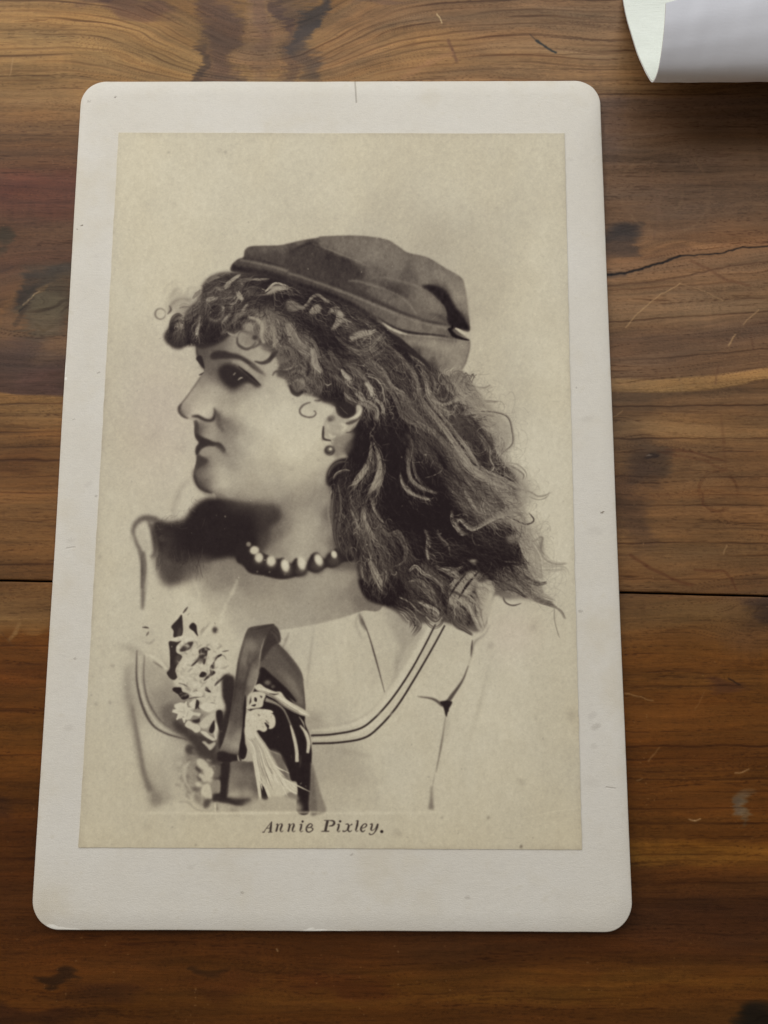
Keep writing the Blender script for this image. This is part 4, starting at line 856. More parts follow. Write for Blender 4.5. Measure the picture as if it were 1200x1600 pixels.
    # rings and kiss curls
    for q, w, t, b in ((curl(250.3, 490, 8.2, 0, 350), 3.0, 84, 1.0), (VB([(220, 500), (260, 450), (240, 400)]), 3, 66, .8), (VB([(990, 750), (1000, 830), (1080, 880), (1150, 860), (1200, 800)]), (2, 4.6, 4.4, 3), 58, .9),
                       (VB([(990, 760), (1020, 700), (1100, 670), (1170, 690)]), 2.2, 88, .8), (VC([(110, 600), (180, 560), (260, 580), (300, 650), (260, 700)]), 2.6, 84, .8), (VC([(330, 740), (320, 820), (240, 870)]), (3, 4, 3), 70, 1),
                       (VC([(200, 530), (300, 560), (350, 640), (340, 740), (370, 820)]), (3, 6, 6, 4), 146, 1.2), (VC([(90, 560), (150, 540), (190, 550)]), 4, 44, 1), (VE([(190, 510), (110, 540), (62, 600), (80, 655), (150, 685), (220, 680), (252, 640), (228, 608)]), (2, 3.2, 3.2, 3, 2.6, 2), 84, .7),
                       (V5([(0, 460), (60, 400), (100, 360)]), 8, 50, 1.2), (V5([(-170, 480), (-80, 500), (0, 470), (60, 400)]), (2, 5, 7, 5), 46, 1), (V5([(40, 650), (80, 600), (180, 610), (250, 590), (320, 540)]), (2, 3.6, 3, 3), 62, 1),
                       (V5([(240, 760), (280, 840), (340, 870), (400, 830)]), (2, 6, 7, 3), 44, 1), (V5([(440, 480), (470, 560), (450, 650)]), 6, 52, 1), (V5([(280, 310), (340, 380), (380, 460)]), 5, 62, 1.2),
                       (V5([(130, 360), (100, 420), (150, 480), (240, 460), (280, 380), (230, 330), (160, 340)]), 2.4, 88, .9), (V5([(160, 580), (260, 560), (300, 500)]), 2, 130, .9), (V5([(300, 560), (360, 520), (400, 560), (380, 620)]), 3, 110, 1),
                       (V5([(280, 740), (330, 700), (400, 720), (410, 780), (350, 800)]), 3, 112, 1), (V5([(655, 740), (690, 762), (735, 742)]), 1.6, 160, .5), (V5([(420, 850), (480, 880), (520, 850)]), 3, 120, .8), (V5([(530, 940), (590, 940), (640, 900)]), 4, 60, 1),
                       (V5([(540, 955), (590, 960)]), 2.4, 140, .8), (V4([(1030, 950), (1035, 1060), (1070, 1180)]), 1.2, 128, .7)):
        p.line(q, w, t, b, .85)
    p.blob(390.5, 529.5, 10, 11, 112, a=.75, soft=.8); p.blob(388, 510, 9, 7, 134, a=.8, soft=.8); p.blob(397.5, 526.5, 4, 3.6, 50, a=.9); p.blob(250, 489.5, 5, 5.6, 166, a=.7)
    p.blob(441, 562, 7, 6, 96, a=.6); p.blob(466, 602, 7, 6, 92, a=.7); p.blob(471, 594, 4, 4, 128, a=.5)
    # frizz along the silhouette
    q = []
    g = np.random.default_rng(5)
    rim = spl([(735, 575), (760, 600), (778, 625), (795, 645), (802, 680), (790, 712), (812, 735), (832, 765), (828, 800), (850, 835), (856, 880), (850, 915), (868, 945)])
    for i in range(260):
        c = rim[g.integers(len(rim))] + g.normal(0, 8, 2) - (9, 0); an = g.uniform(0, 360); r = g.uniform(5, 20)
        q.append((curl(c[0], c[1], r, an, an + g.uniform(50, 190), g.uniform(-.4, .9), g.uniform(.35, .9), g.uniform(0, 180)), 1.0, 1, g.uniform(112, 158), 6))
    for i in range(60):
        c = np.array([(600, 560), (640, 600), (700, 600), (600, 640), (720, 660)][g.integers(5)]) + g.normal(0, 22, 2); an = g.uniform(0, 360)
        q.append((curl(c[0], c[1], g.uniform(4, 10), an, an + 200, .3), 1.5, 2, g.uniform(70, 140), 14))
    for i in range(46):
        c = np.array((560 + g.normal(0, 26), 830 + g.normal(0, 50))); an = g.uniform(0, 360)
        if c[0] < 522: continue
        q.append((curl(c[0], c[1], g.uniform(5, 12), an, an + 160, .3, .6, 70), 1.2, 2, g.uniform(70, 130), 10))
    S(q, .55, .7)
    for i, (x, y, rx, ry, t) in enumerate(((766, 690, 7, 10, 60), (756, 716, 8, 10, 42), (690, 615, 8, 6, 60), (735, 672, 14, 9, 62), (717, 656, 9, 8, 72), (800, 842, 8, 6, 118), (845, 850, 3, 9, 104), (753, 905, 9, 5, 50), (766, 903, 5, 3, 44), (739, 876, 5, 2.5, 120))):
        p.blob(x, y, rx, ry, t, a=.75, soft=1.2)
    S([(curl(540, 748, 26, 185, 285, 0, 1), 12, 22, 62, 20), (curl(538, 752, 20, 190, 300, 0, 1), 8, 12, 84, 18), ([(524, 752), (528, 790), (524, 830), (530, 860)], 12, 22, 74, 22), ([(520, 760), (516, 800), (522, 840)], 8, 10, 96, 14), ([(528, 800), (520, 824), (526, 850)], 9, 10, 88, 14)], .8, 1.0, True)
    g = np.random.default_rng(77); fz = []
    rim = spl([(728, 575), (748, 600), (765, 622), (786, 640), (800, 668), (797, 700), (790, 715), (812, 735), (830, 762), (822, 795), (846, 830), (854, 875), (846, 915), (862, 940)])
    for i in range(420):
        c = rim[g.integers(len(rim))] + g.normal(0, 9, 2) + (-5, 0); an = g.uniform(-60, 100); r = g.uniform(6, 22)
        fz.append((curl(c[0], c[1], r, an, an + g.uniform(40, 120), g.uniform(-.3, .9), g.uniform(.4, 1), g.uniform(-40, 60)), 1.2, 1, g.uniform(104, 156), 6))
    S(fz, .42, .7)
    # a soft veil of fine hair knits the locks together
    hair_texture(p, [body], 5200, 30, 15, 61, .55, 1.0)
    # crisp up the hair as the print has it: deep darks, bright strands
    m_, y0, y1, x0, x1 = pmask(body + [], 3.0)
    s_ = p.L[y0:y1, x0:x1]; lo = gblur(s_, 9.0)
    s_ += m_ * ((s_ - lo) * .55 + (lo - 78) * .20 - 2)
    s_ -= m_ * np.clip(s_ - 112, 0, None) * .42
    np.clip(p.L, 27, 200, out=p.L)
    # -- ear and ear drop
    p.poly(VE([(470, 555), (440, 650), (395, 680), (350, 740), (340, 800), (345, 880), (385, 935), (450, 950), (520, 905), (560, 870), (640, 850), (720, 770), (770, 690), (800, 590), (770, 545), (725, 550), (722, 640), (680, 690), (600, 705), (540, 690), (490, 640)]), 150, 1.1)
    p.poly(VE([(430, 890), (520, 900), (640, 860), (700, 880), (660, 980), (600, 1100), (480, 1160), (440, 1060), (450, 960)]), 112, 2.6, .85)
    p.poly(VE([(640, 960), (690, 1000), (640, 1120), (600, 1130), (580, 1060)]), 70, 3, .8)
    for q, w, t, b in ((VE([(600, 765), (660, 750), (740, 715), (780, 670)]), (3, 6, 4, 2), 60, 1), (VE([(340, 790), (335, 880), (345, 940), (430, 962)]), (2, 4, 4, 2), 40, .8), (VE([(320, 940), (335, 960)]), 5, 60, 1.4), (VE([(760, 560), (770, 620), (720, 680), (640, 705)]), 4, 178, .9),
                       (VE([(540, 760), (600, 800), (560, 850)]), 7, 180, 1.2), (VE([(400, 880), (440, 920), (490, 900)]), 6, 176, 1.2), (VE([(660, 850), (700, 800), (750, 720)]), 3.4, 130, .9), (VE([(380, 760), (400, 830)]), 4, 168, 1.2), (VE([(460, 560), (440, 620)]), 4, 176, 1.2),
                       (VE([(460, 780), (520, 800), (540, 860)]), 2, 140, .9), (VE([(600, 870), (660, 860), (700, 830)]), 2.4, 60, .8), (VE([(430, 970), (440, 1000)]), 2, 100, .6)):
        p.line(q, w, t, b, .85)
    p.blob(517, 653, 6, 4.5, 98, a=.9, soft=.8); p.blob(515, 655, 3, 3, 76, a=.7)
    p.blob(514.4, 703.2, 8.2, 7.8, 48, soft=.35); p.blob(515.5, 701.5, 4.6, 4.2, 100, soft=1); p.blob(515.8, 701, 2.2, 2, 176, soft=.8); p.line([(508.5, 707), (514, 710), (520, 706)], 1.2, 104, .5)


def paint_hat(p):
    VH = lambda q: vw(450, 340, 4, q); VG = lambda q: vw(200, 340, 4, q)
    out = VG([(640, 330), (650, 288), (690, 255), (720, 245), (728, 205), (750, 182), (790, 174), (880, 172), (960, 168), (1080, 140), (1190, 122)]) + VH([(200, 115), (400, 108), (520, 116), (620, 134), (680, 168), (750, 215), (870, 245), (980, 310), (1080, 370), (1105, 420), (1120, 540), (1138, 700),
           (1095, 704), (1045, 690), (1060, 705), (1134, 762), (1140, 792), (1112, 900), (1080, 955), (1000, 985), (930, 945), (860, 890), (780, 820), (700, 750), (640, 715), (590, 670), (500, 610), (420, 560), (300, 510), (200, 475), (100, 450), (0, 405)]) + VG([(900, 372), (800, 350), (700, 345)])
    f = p.field(VG([(760, 200, 84), (850, 195, 90), (950, 190, 92), (1050, 180, 84), (1150, 160, 74), (740, 230, 70), (820, 240, 66), (900, 230, 72), (960, 250, 74), (1050, 250, 66), (1100, 300, 66), (1180, 330, 64), (1000, 290, 70)]) +
                VH([(60, 200, 62), (150, 190, 56), (250, 240, 54), (350, 290, 54), (420, 340, 60), (300, 320, 60), (200, 300, 64), (80, 290, 66), (380, 370, 66), (60, 150, 98), (200, 140, 102), (320, 150, 104), (300, 200, 100), (420, 170, 106), (420, 240, 104), (520, 220, 110), (600, 280, 104),
                    (520, 320, 90), (560, 360, 88), (640, 340, 98), (640, 200, 108), (700, 280, 104), (740, 340, 88), (760, 400, 90), (820, 300, 108), (860, 380, 110), (940, 360, 112), (1020, 420, 118), (1060, 480, 122), (1090, 560, 116), (1110, 640, 92), (1060, 600, 60), (900, 420, 78), (960, 460, 60),
                    (450, 440, 72), (420, 420, 66), (520, 440, 88), (560, 480, 86), (620, 480, 96), (700, 520, 96), (640, 560, 88), (740, 560, 92), (740, 600, 84), (660, 440, 70), (600, 420, 82), (720, 450, 78), (760, 500, 96), (820, 480, 104), (880, 520, 108), (930, 560, 104), (900, 620, 92), (960, 620, 78), (840, 640, 90),
                    (30, 390, 60), (120, 430, 56), (240, 470, 60), (360, 520, 66), (460, 560, 76), (560, 600, 84), (640, 640, 92), (740, 680, 98), (840, 700, 98), (940, 720, 94), (1010, 720, 80), (700, 640, 106), (800, 670, 108), (900, 690, 104), (980, 690, 94),
                    (700, 740, 92), (760, 760, 108), (820, 780, 116), (900, 780, 124), (980, 800, 126), (1060, 800, 126), (1120, 800, 122), (860, 840, 104), (940, 880, 114), (1040, 900, 128), (1000, 950, 112), (900, 900, 70), (800, 820, 72)]), p=4.5, eps=4)
    p.poly(out, f, 1.0)
    H = lambda q, w, t, b=1.2, al=.85: p.line(VH(q), w, t, b, al)
    G = lambda q, w, t, b=1.2, al=.85: p.line(VG(q), w, t, b, al)
    # crease structure
    p.poly(VH([(-20, 205), (60, 180), (110, 165), (150, 160), (250, 205), (330, 240), (400, 270), (440, 310), (430, 370), (400, 390), (330, 375), (240, 340), (120, 330), (0, 300)]), 57, 4, .6)
    p.poly(VG([(740, 245), (850, 225), (960, 215), (1060, 190), (1160, 160), (1200, 180), (1200, 300), (1050, 320), (900, 280), (800, 262)]), 64, 5, .5)
    H([(10, 215), (90, 175), (150, 158), (230, 190)], 3.5, 44, 1.5, .8)
    H([(150, 158), (250, 195), (340, 232), (420, 262), (490, 296)], 2.4, 122, 1.2, .8)
    H([(240, 215), (340, 255), (420, 300)], 6, 50, 2.5, .7)
    H([(380, 395), (430, 394), (520, 420), (620, 450), (700, 490), (760, 540), (800, 600)], (2, 2.6, 3, 2.4), 118, 1.4, .7)
    H([(330, 385), (400, 430), (500, 490), (600, 540), (700, 590), (800, 630)], 6, 58, 2.4, .65)
    H([(540, 400), (600, 425), (680, 460), (760, 500)], 7, 58, 3, .7)
    H([(560, 370), (660, 385), (760, 410), (840, 440), (900, 480), (940, 520), (970, 570)], 3, 124, 1.6, .6)
    H([(745, 260), (750, 320), (790, 390)], 8, 80, 3.5, .5)
    p.poly(VH([(835, 425), (900, 420), (960, 440), (1010, 490), (1050, 560), (1110, 640), (1136, 698), (1100, 702), (1045, 688), (1000, 660), (990, 600), (960, 540), (920, 490), (880, 455)]), 36, 2.0, .92)
    H([(940, 515), (980, 570), (992, 620)], 3, 110, 1, .6)
    H([(1108, 440), (1122, 560), (1134, 660)], 4, 112, 1.5, .6)
    H([(880, 600), (940, 610), (990, 650)], 4, 70, 1.5, .6)
    H([(820, 640), (900, 655), (1000, 670)], 3, 66, 1.2, .8)
    # the rolled rim
    band = [(0, 338), (100, 368), (250, 422), (400, 478), (550, 540), (700, 602), (850, 652), (1000, 684)]
    H([(x - 4, y - 16) for x, y in band], 5, 58, 1.6, .75)
    H([(x + 2, y + 8) for x, y in band], (2.6, 3.6, 4, 4, 3), 116, 1.6, .75)
    H([(x - 4, y + 34) for x, y in band], 5, 94, 2, .45)
    H([(0, 390), (120, 430), (250, 478), (380, 535), (480, 590), (560, 640)], 9, 38, 2.4, .9)
    H([(x, y) for x, y in [(560, 620), (620, 660), (700, 700), (800, 722), (900, 730), (1000, 742)]], 4, 40, 1.2, .85)
    G([(700, 262), (850, 292), (1000, 332)], (2.5, 3.2, 3.4), 104, 1.4, .85)
    G([(715, 248), (850, 272), (1000, 312)], 3, 50, 1.2, .8)
    G([(650, 310), (760, 330), (880, 350), (1000, 392)], (8, 10, 10), 42, 2, .85)
    G([(660, 290), (690, 268), (720, 262)], 3, 92, 1, .6)
    G([(735, 240), (735, 205), (760, 186)], 3, 106, 1.2, .6)
    # flap at the nape
    H([(590, 655), (640, 690), (700, 716), (750, 730)], (1, 3.6, 4, 1), 152, .9, .95)
    H([(700, 722), (800, 735), (920, 745), (1040, 765)], 2.4, 138, 1, .6)
    H([(1005, 690), (1040, 735), (1090, 755), (1134, 765)], (4, 6.5, 4, 1.5), 34, .8, .95)
    H([(1046, 690), (1075, 705), (1110, 730)], (2, 4, 2), 176, .7, .95)
    H([(1000, 700), (1025, 690), (1030, 665)], 5, 34, .9, .9)
    H([(1128, 780), (1138, 800), (1110, 905), (1085, 950)], 3, 92, 1, .7)
    H([(640, 720), (720, 790), (820, 870), (930, 960)], 7, 44, 2.4, .7)
    # felt
    gr = fractal(CH, CW, 260, 2, 3); gr2 = fractal(CH, CW, 60, 3, 4)
    M = pmask(out, 1)
    m, y0, y1, x0, x1 = M
    s_ = p.L[y0:y1, x0:x1]; lo = gblur(s_, 14.0)
    s_ += m * ((s_ - lo) * .30 + (lo - 90) * .10 - 3)
    p.L[y0:y1, x0:x1] += m * (gr[y0:y1, x0:x1] * 2.8 + gr2[y0:y1, x0:x1] * 1.4)
    # stray hairs over the flap
    q = [(VH([(960 + i * 13, 990), (950 + i * 14, 940 + (i * 37) % 30), (985 + i * 15, 905 + (i * 53) % 40)]), 1, 1, 150, 10) for i in range(8)]
    q += [(VH([(1000 + i * 16, 1000 + (i * 31) % 60), (1040 + i * 14, 960 + (i * 17) % 40), (1100 + i * 9, 960 + (i * 41) % 70)]), 2, 3, 100, 16) for i in range(10)]
    p.strands(q, 1.0)


def paint_bouquet(p):
    A7 = lambda q: vw(180, 920, 3.3333, q); FL = lambda q: vw(220, 940, 8.571, q); V6 = lambda q: vw(340, 1040, 6.67, q); V7 = lambda q: vw(220, 1080, 7.5, q)
    # shade the flowers stand against
    p.poly(V7([(240, 200), (330, 140), (480, 160), (560, 320), (640, 420), (760, 480), (880, 560), (900, 700), (940, 860), (900, 1060), (860, 1280), (740, 1260), (640, 1160), (600, 900), (520, 760), (600, 640), (480, 540), (360, 440), (260, 340)]), 92, 4, .85)
    p.poly(V7([(380, 340), (500, 380), (620, 480), (760, 520), (900, 600), (900, 720), (940, 800), (900, 900), (800, 840), (680, 760), (620, 640), (520, 520), (420, 460)]), 50, 3, .85)
    p.poly(V7([(860, 900), (940, 840), (1060, 840), (1040, 1000), (1020, 1220), (1200, 1260), (1200, 1340), (1040, 1300), (860, 1290), (830, 1200), (930, 1180), (930, 1040), (850, 1020)]), 40, 1.6)
    p.poly(V7([(870, 860), (940, 860), (950, 960), (900, 1020), (860, 980)]), 84, 2)
    p.poly(V7([(850, 1060), (920, 1060), (920, 1170), (840, 1180)]), 118, 2)
    # light ground of petals
    p.poly(FL([(560, 200), (700, 260), (900, 250), (1050, 280), (1150, 500), (1180, 660), (1190, 900), (1180, 1100), (1100, 1250), (1140, 1400), (1100, 1430), (900, 1480), (700, 1300), (540, 1200), (440, 1080), (500, 900), (540, 740), (480, 600), (560, 450)]), 172, 2.2, .95)
    D = lambda q, t=40, b=.7: p.poly(FL(q), t, b)
    K = lambda q, w, t=44, b=.6: p.line(FL(q), w, t, b, .9)
    D([(548, 175), (500, 230), (425, 310), (408, 345), (440, 395), (442, 480), (540, 462), (565, 400), (562, 300)], 44)
    p.blob(280, 988, 3, 8, 78, 10, .6)
    K([(630, 70), (600, 110), (565, 155)], 3.4, 62); K([(650, 160), (620, 180)], 2.4, 96)
    D([(700, 280), (745, 320), (752, 390), (765, 465), (715, 410), (650, 350), (660, 310)], 42)
    D([(380, 535), (490, 540), (545, 525), (480, 600), (482, 680), (555, 735), (500, 830), (465, 920), (490, 1020), (420, 1045), (350, 960), (392, 880), (388, 660)], 46)
    p.poly(FL([(490, 720), (545, 730), (520, 800), (490, 850), (460, 800)]), 76, 1.5, .7)
    D([(520, 650), (600, 560), (700, 535), (695, 580), (650, 640), (560, 672)], 56, .9)
    D([(780, 650), (870, 608), (940, 648), (900, 655), (885, 740), (850, 845), (795, 790), (700, 860), (668, 860), (740, 790), (782, 720)], 50)
    p.poly(FL([(790, 760), (840, 780), (830, 830), (770, 830)]), 110, 1.2, .7)
    D([(1080, 700), (1010, 735), (985, 800), (925, 880), (960, 905), (1000, 880), (985, 820), (1022, 760), (1085, 722)])
    D([(820, 938), (885, 960), (865, 1010), (785, 1005)]); D([(930, 905), (1005, 950), (940, 1000), (845, 1065), (865, 1020), (930, 960)])
    D([(1165, 965), (1100, 1040), (990, 1140), (1010, 1080), (1080, 1022)], 70, .7)
    D([(440, 1150), (540, 1150), (560, 1205), (640, 1235), (640, 1290), (560, 1310), (500, 1240), (430, 1190)], 36)
    K([(510, 1090), (570, 1105), (640, 1145)], 2.4, 70); D([(880, 1140), (945, 1215), (868, 1192)], 40); K([(640, 1300), (740, 1280), (845, 1265)], 2.6, 60)
    K([(740, 1300), (750, 1370), (785, 1440)], 4, 52); K([(870, 1375), (960, 1360), (1060, 1395)], 2, 60); K([(740, 1180), (760, 1200)], 3, 80)
    D([(1105, 1180), (1200, 1110), (1240, 1260), (1200, 1440), (1120, 1350)], 46, 1.2)
    K([(1090, 670), (1180, 655)], 2, 70); K([(1080, 715), (1120, 730), (1150, 780)], 1.8, 110); K([(985, 280), (1000, 300)], 3.5, 110); p.blob(335.5, 984, 4, 4.6, 62); K([(20, 345), (70, 345), (110, 355)], 3, 60); K([(110, 400), (75, 460)], 3.4, 96); K([(60, 540), (120, 560), (190, 500)], 3, 138, 1)
    K([(820, 470), (900, 380), (980, 290)], 6, 178, .9); K([(800, 450), (870, 350), (930, 280)], 2, 130, .9); K([(850, 340), (800, 420)], 3, 128, .9)
    K([(410, 515), (500, 490), (610, 470)], 5.5, 182, .7); K([(490, 620), (560, 560), (640, 500), (760, 510)], (3, 6, 5, 3), 182, .7); K([(600, 380), (680, 420), (740, 480)], 7, 178, .9)
    K([(420, 750), (400, 860)], 2, 38, 1); K([(760, 600), (720, 700), (640, 820), (560, 900)], 10, 178, 1.2); K([(960, 660), (920, 780), (900, 880)], 9, 176, 1); K([(1080, 780), (1040, 880), (1100, 940)], 14, 178, 1.4)
    K([(60, 700), (200, 760), (300, 850), (350, 905)], (3, 5, 6, 4), 180, .8); K([(160, 800), (240, 850), (300, 890)], 2.4, 100, 1)
    K([(0, 560), (60, 700), (160, 800)], 3.5, 176, 1.2)
    # petal sub-shading
    g = np.random.default_rng(11)
    for i in range(190):
        x, y = g.uniform(440, 1180), g.uniform(560, 1440)
        if x < 470 + (1150 - y) * .1 or (y < 880 and x > 1080): continue
        an = g.uniform(0, 3.14); l = g.uniform(20, 60)
        c = [(x - l * math.cos(an), y - l * math.sin(an)), (x + g.normal(0, 8), y + g.normal(0, 8)), (x + l * math.cos(an), y + l * math.sin(an))]
        p.line(FL(c), g.uniform(1.4, 3.8), g.choice([96, 118, 136, 190, 190, 188]), 1.0, .5)
    # the lower star flower and its neighbours
    def petals(cx, cy, r, n, t, r0=0, vwf=V7, core=True):
        for i in range(n):
            an = math.radians(r0 + 360 * i / n + g.normal(0, 7)); rr = r * g.uniform(.8, 1.15)
            p.line(vwf([(cx, cy), (cx + rr * .55 * math.cos(an), cy + rr * .55 * math.sin(an)), (cx + rr * math.cos(an), cy + rr * math.sin(an))]), (2, r / 7.5 * .42, 1.8), t + g.normal(0, 4), .6)
        for i in range(n):
            an = math.radians(r0 + 360 * (i + .5) / n); p.line(vwf([(cx + r * .25 * math.cos(an), cy + r * .25 * math.sin(an)), (cx + r * .7 * math.cos(an), cy + r * .7 * math.sin(an))]), 1, 122, .6, .5)
    petals(500, 230, 125, 9, 180, 10)
    p.poly(V7([(370, 220), (430, 200), (390, 160), (460, 135), (520, 145), (560, 190), (610, 240), (700, 255), (690, 295), (620, 280), (590, 320), (540, 335), (500, 310), (450, 320), (440, 270)]), 177, .8)
    for q, w, t in (([(500, 180), (520, 260)], 1.6, 150), ([(440, 230), (520, 250)], 1.6, 146), ([(560, 230), (540, 300)], 1.6, 140), ([(490, 300), (510, 300)], 2.4, 70)):
        p.line(V7(q), w, t, .7, .8)
    for q, t, b in (([(520, 390), (560, 340), (610, 370), (640, 380), (690, 400), (700, 460), (650, 485), (600, 450), (540, 420)], 176, .8), ([(690, 380), (760, 300), (870, 240), (880, 300), (840, 360), (780, 430), (720, 430)], 166, 1), ([(700, 470), (760, 470), (820, 520), (880, 560), (850, 580), (760, 530)], 176, .8),
                    ([(870, 370), (895, 380), (920, 500), (880, 570), (860, 470)], 178, .7), ([(720, 590), (760, 585), (800, 620), (870, 590), (880, 620), (820, 690), (780, 650)], 160, 1), ([(930, 230), (980, 230), (1000, 300), (960, 340), (930, 290)], 120, 1.2),
                    ([(580, 130), (650, 90), (660, 160), (620, 210), (570, 160)], 176, .8), ([(690, 180), (780, 130), (940, 170), (860, 210), (780, 240)], 180, .8), ([(890, 230), (960, 240), (970, 440), (930, 460), (890, 330)], 38, 1), ([(800, 460), (860, 340), (870, 440), (840, 490)], 40, .8),
                    ([(560, 20), (640, 60), (720, 60), (700, 10)], 178, .8), ([(900, 60), (960, 60), (1005, 170), (950, 190), (880, 140)], 176, .8), ([(655, 100), (690, 130), (670, 190), (640, 210)], 46, .7), ([(600, 340), (680, 320), (740, 260), (700, 300), (690, 360), (640, 370)], 46, 1)):
        p.poly(V7(q), t, b)
    # the lowest bud cluster
    p.poly(V7([(400, 800), (480, 770), (600, 780), (700, 780), (820, 850), (880, 950), (860, 1060), (840, 1240), (760, 1260), (640, 1200), (540, 1180), (480, 1060), (440, 940)]), 132, 4, .8)
    for i in range(46):
        x, y = g.uniform(460, 840), g.uniform(800, 1230); an = g.uniform(0, 3.1); l = g.uniform(18, 42)
        p.line(V7([(x - l * math.cos(an), y - l * math.sin(an)), (x, y + 6), (x + l * math.cos(an), y + l * math.sin(an))]), g.uniform(3, 6), g.choice([92, 110, 168, 178]), 1.4, .6)
    for q, t, b in (([(410, 850), (440, 800), (490, 810), (490, 860), (440, 880)], 160, 1.4), ([(660, 800), (720, 790), (790, 850), (790, 900), (720, 910), (670, 860)], 172, 1.1), ([(740, 900), (820, 890), (860, 950), (830, 1010), (760, 1000)], 174, 1.1), ([(690, 960), (760, 980), (840, 1030), (760, 1060), (700, 1010)], 168, 1.1),
                    ([(640, 1070), (690, 1060), (720, 1100), (670, 1120)], 170, 1.2), ([(730, 1110), (800, 1080), (830, 1150), (835, 1250), (760, 1240), (710, 1190)], 174, 1.1), ([(560, 820), (590, 810), (540, 920), (540, 1040), (590, 1140), (540, 1100), (495, 1000), (500, 900)], 160, 1.3),
                    ([(600, 880), (640, 860), (650, 940), (620, 1060), (580, 1040), (580, 940)], 128, 2), ([(650, 870), (700, 910), (700, 950), (650, 920)], 60, 1.4), ([(660, 980), (720, 1030), (700, 1050), (660, 1010)], 80, 1.4), ([(520, 680), (570, 740), (640, 740), (600, 700), (640, 660), (560, 620)], 60, 2), ([(560, 740), (660, 750), (620, 790)], 120, 2),
                    ([(750, 1270), (830, 1270), (790, 1360), (740, 1350)], 66, 2), ([(600, 1120), (700, 1130), (690, 1165), (620, 1160)], 84, 2), ([(410, 1070), (470, 1090), (480, 1120), (420, 1100)], 130, 2), ([(650, 1180), (700, 1230), (720, 1330), (640, 1280)], 110, 3), ([(200, 1400), (300, 1300), (480, 1290), (640, 1330), (700, 1400), (680, 1440), (220, 1440)], 170, 4),
                    ([(880, 1290), (960, 1300), (1100, 1340), (1220, 1350), (1220, 1430), (900, 1425)], 152, 3), ([(1060, 1370), (1140, 1370), (1140, 1420), (1060, 1420)], 112, 3)):
        p.poly(V7(q), t, b, .92)
    p.line(V7([(875, 1300), (885, 1420)]), 2.6, 182, .8); p.line(V7([(900, 1310), (900, 1420)]), 3, 110, 1, .8)
    p.line(V7([(440, 1290), (560, 1300), (640, 1370), (740, 1400)]), 3, 130, 1.2, .7); p.line(V7([(820, 880), (860, 870), (880, 920)]), 3, 120, 1, .8)
    p.line(V7([(740, 1400), (840, 1390), (860, 1350)]), 3, 150, 1, .8)
    # -- sash ribbon: dark underside, tail, right band, left loop
    rf = p.field(A7([(720, 225, 66), (780, 205, 60), (705, 290, 112), (745, 270, 84), (680, 360, 104), (720, 350, 76), (665, 430, 80), (648, 500, 60), (706, 480, 116), (732, 450, 124), (640, 560, 66), (660, 620, 80), (630, 680, 76), (596, 720, 100), (640, 760, 124), (575, 800, 122), (620, 815, 138), (560, 835, 96), (650, 700, 92), (600, 850, 96), (690, 600, 116), (670, 560, 104),
                     (560, 870, 40), (600, 880, 36), (620, 870, 60)]), p=4.5, eps=4)
    p.poly(A7([(560, 455), (620, 460), (630, 560), (615, 680), (580, 790), (545, 850), (535, 780), (550, 700), (575, 620), (560, 560)]), 44, 2)
    p.poly(A7([(745, 400), (780, 425), (830, 470), (880, 530), (930, 590), (985, 640), (990, 700), (1012, 760), (1024, 840), (1024, 900), (1022, 1000), (1014, 1158), (948, 1158), (950, 1040), (944, 1005), (915, 995), (900, 940), (870, 890), (860, 860), (810, 840), (780, 800), (740, 745), (720, 700), (700, 600), (725, 520), (740, 470)]), 33, .8)
    p.poly(V6([(540, 880), (640, 900), (700, 1000), (740, 1120), (760, 1200), (680, 1150), (600, 1000)]), 92, 1.8, .9)
    p.poly(V6([(660, 1300), (700, 1360), (840, 1400), (830, 1340), (760, 1300)]), 110, 2)
    p.poly(A7([(1022, 900), (1045, 960), (1070, 1060), (1098, 1156), (1014, 1158), (1020, 1000)]), 116, 1.4)
    p.poly(A7([(1024, 940), (1040, 1000), (1050, 1158), (1016, 1158)]), 90, 1.6, .8)
    p.poly(A7([(775, 270), (800, 195), (830, 188), (858, 230), (862, 275), (850, 285), (890, 330), (950, 405), (974, 450), (980, 500), (990, 640), (955, 618), (915, 575), (860, 505), (800, 440), (768, 425), (745, 405), (758, 330)]), 80, .8)
    for q, w, t, b in ((A7([(790, 260), (850, 300), (920, 390), (960, 460)]), 8, 60, 3), (A7([(850, 420), (900, 470), (950, 540), (975, 600)]), 13, 112, 3), (A7([(800, 440), (860, 505), (930, 585)]), 2.2, 132, .8), (A7([(978, 470), (984, 560), (990, 630)]), 2.4, 66, .9), (A7([(800, 400), (850, 420), (900, 460)]), 6, 84, 2.5)):
        p.line(q, w, t, b, .75)
    p.poly(A7([(775, 285), (800, 200), (845, 205), (858, 270), (820, 300), (790, 340), (760, 380), (760, 330)]), 46, 1.6, .8)
    p.line(A7([(810, 220), (840, 250), (850, 285)]), 3, 84, 1.2, .7); p.line(A7([(822, 210), (855, 240)]), 2, 92, 1, .6)
    p.line(A7([(850, 290), (905, 345), (962, 420), (982, 480)]), 1.6, 50, .8, .7)
    p.poly(V6([(440, 30), (480, 20), (560, 90), (660, 180), (760, 280), (820, 380), (660, 280), (560, 230), (440, 200), (430, 100)]), 33, 1)
    p.blob(340 + 520 / 6.67, 1040 + 175 / 6.67, 4.5, 3.4, 96, soft=1); p.blob(340 + 575 / 6.67, 1040 + 215 / 6.67, 3, 2.5, 74)
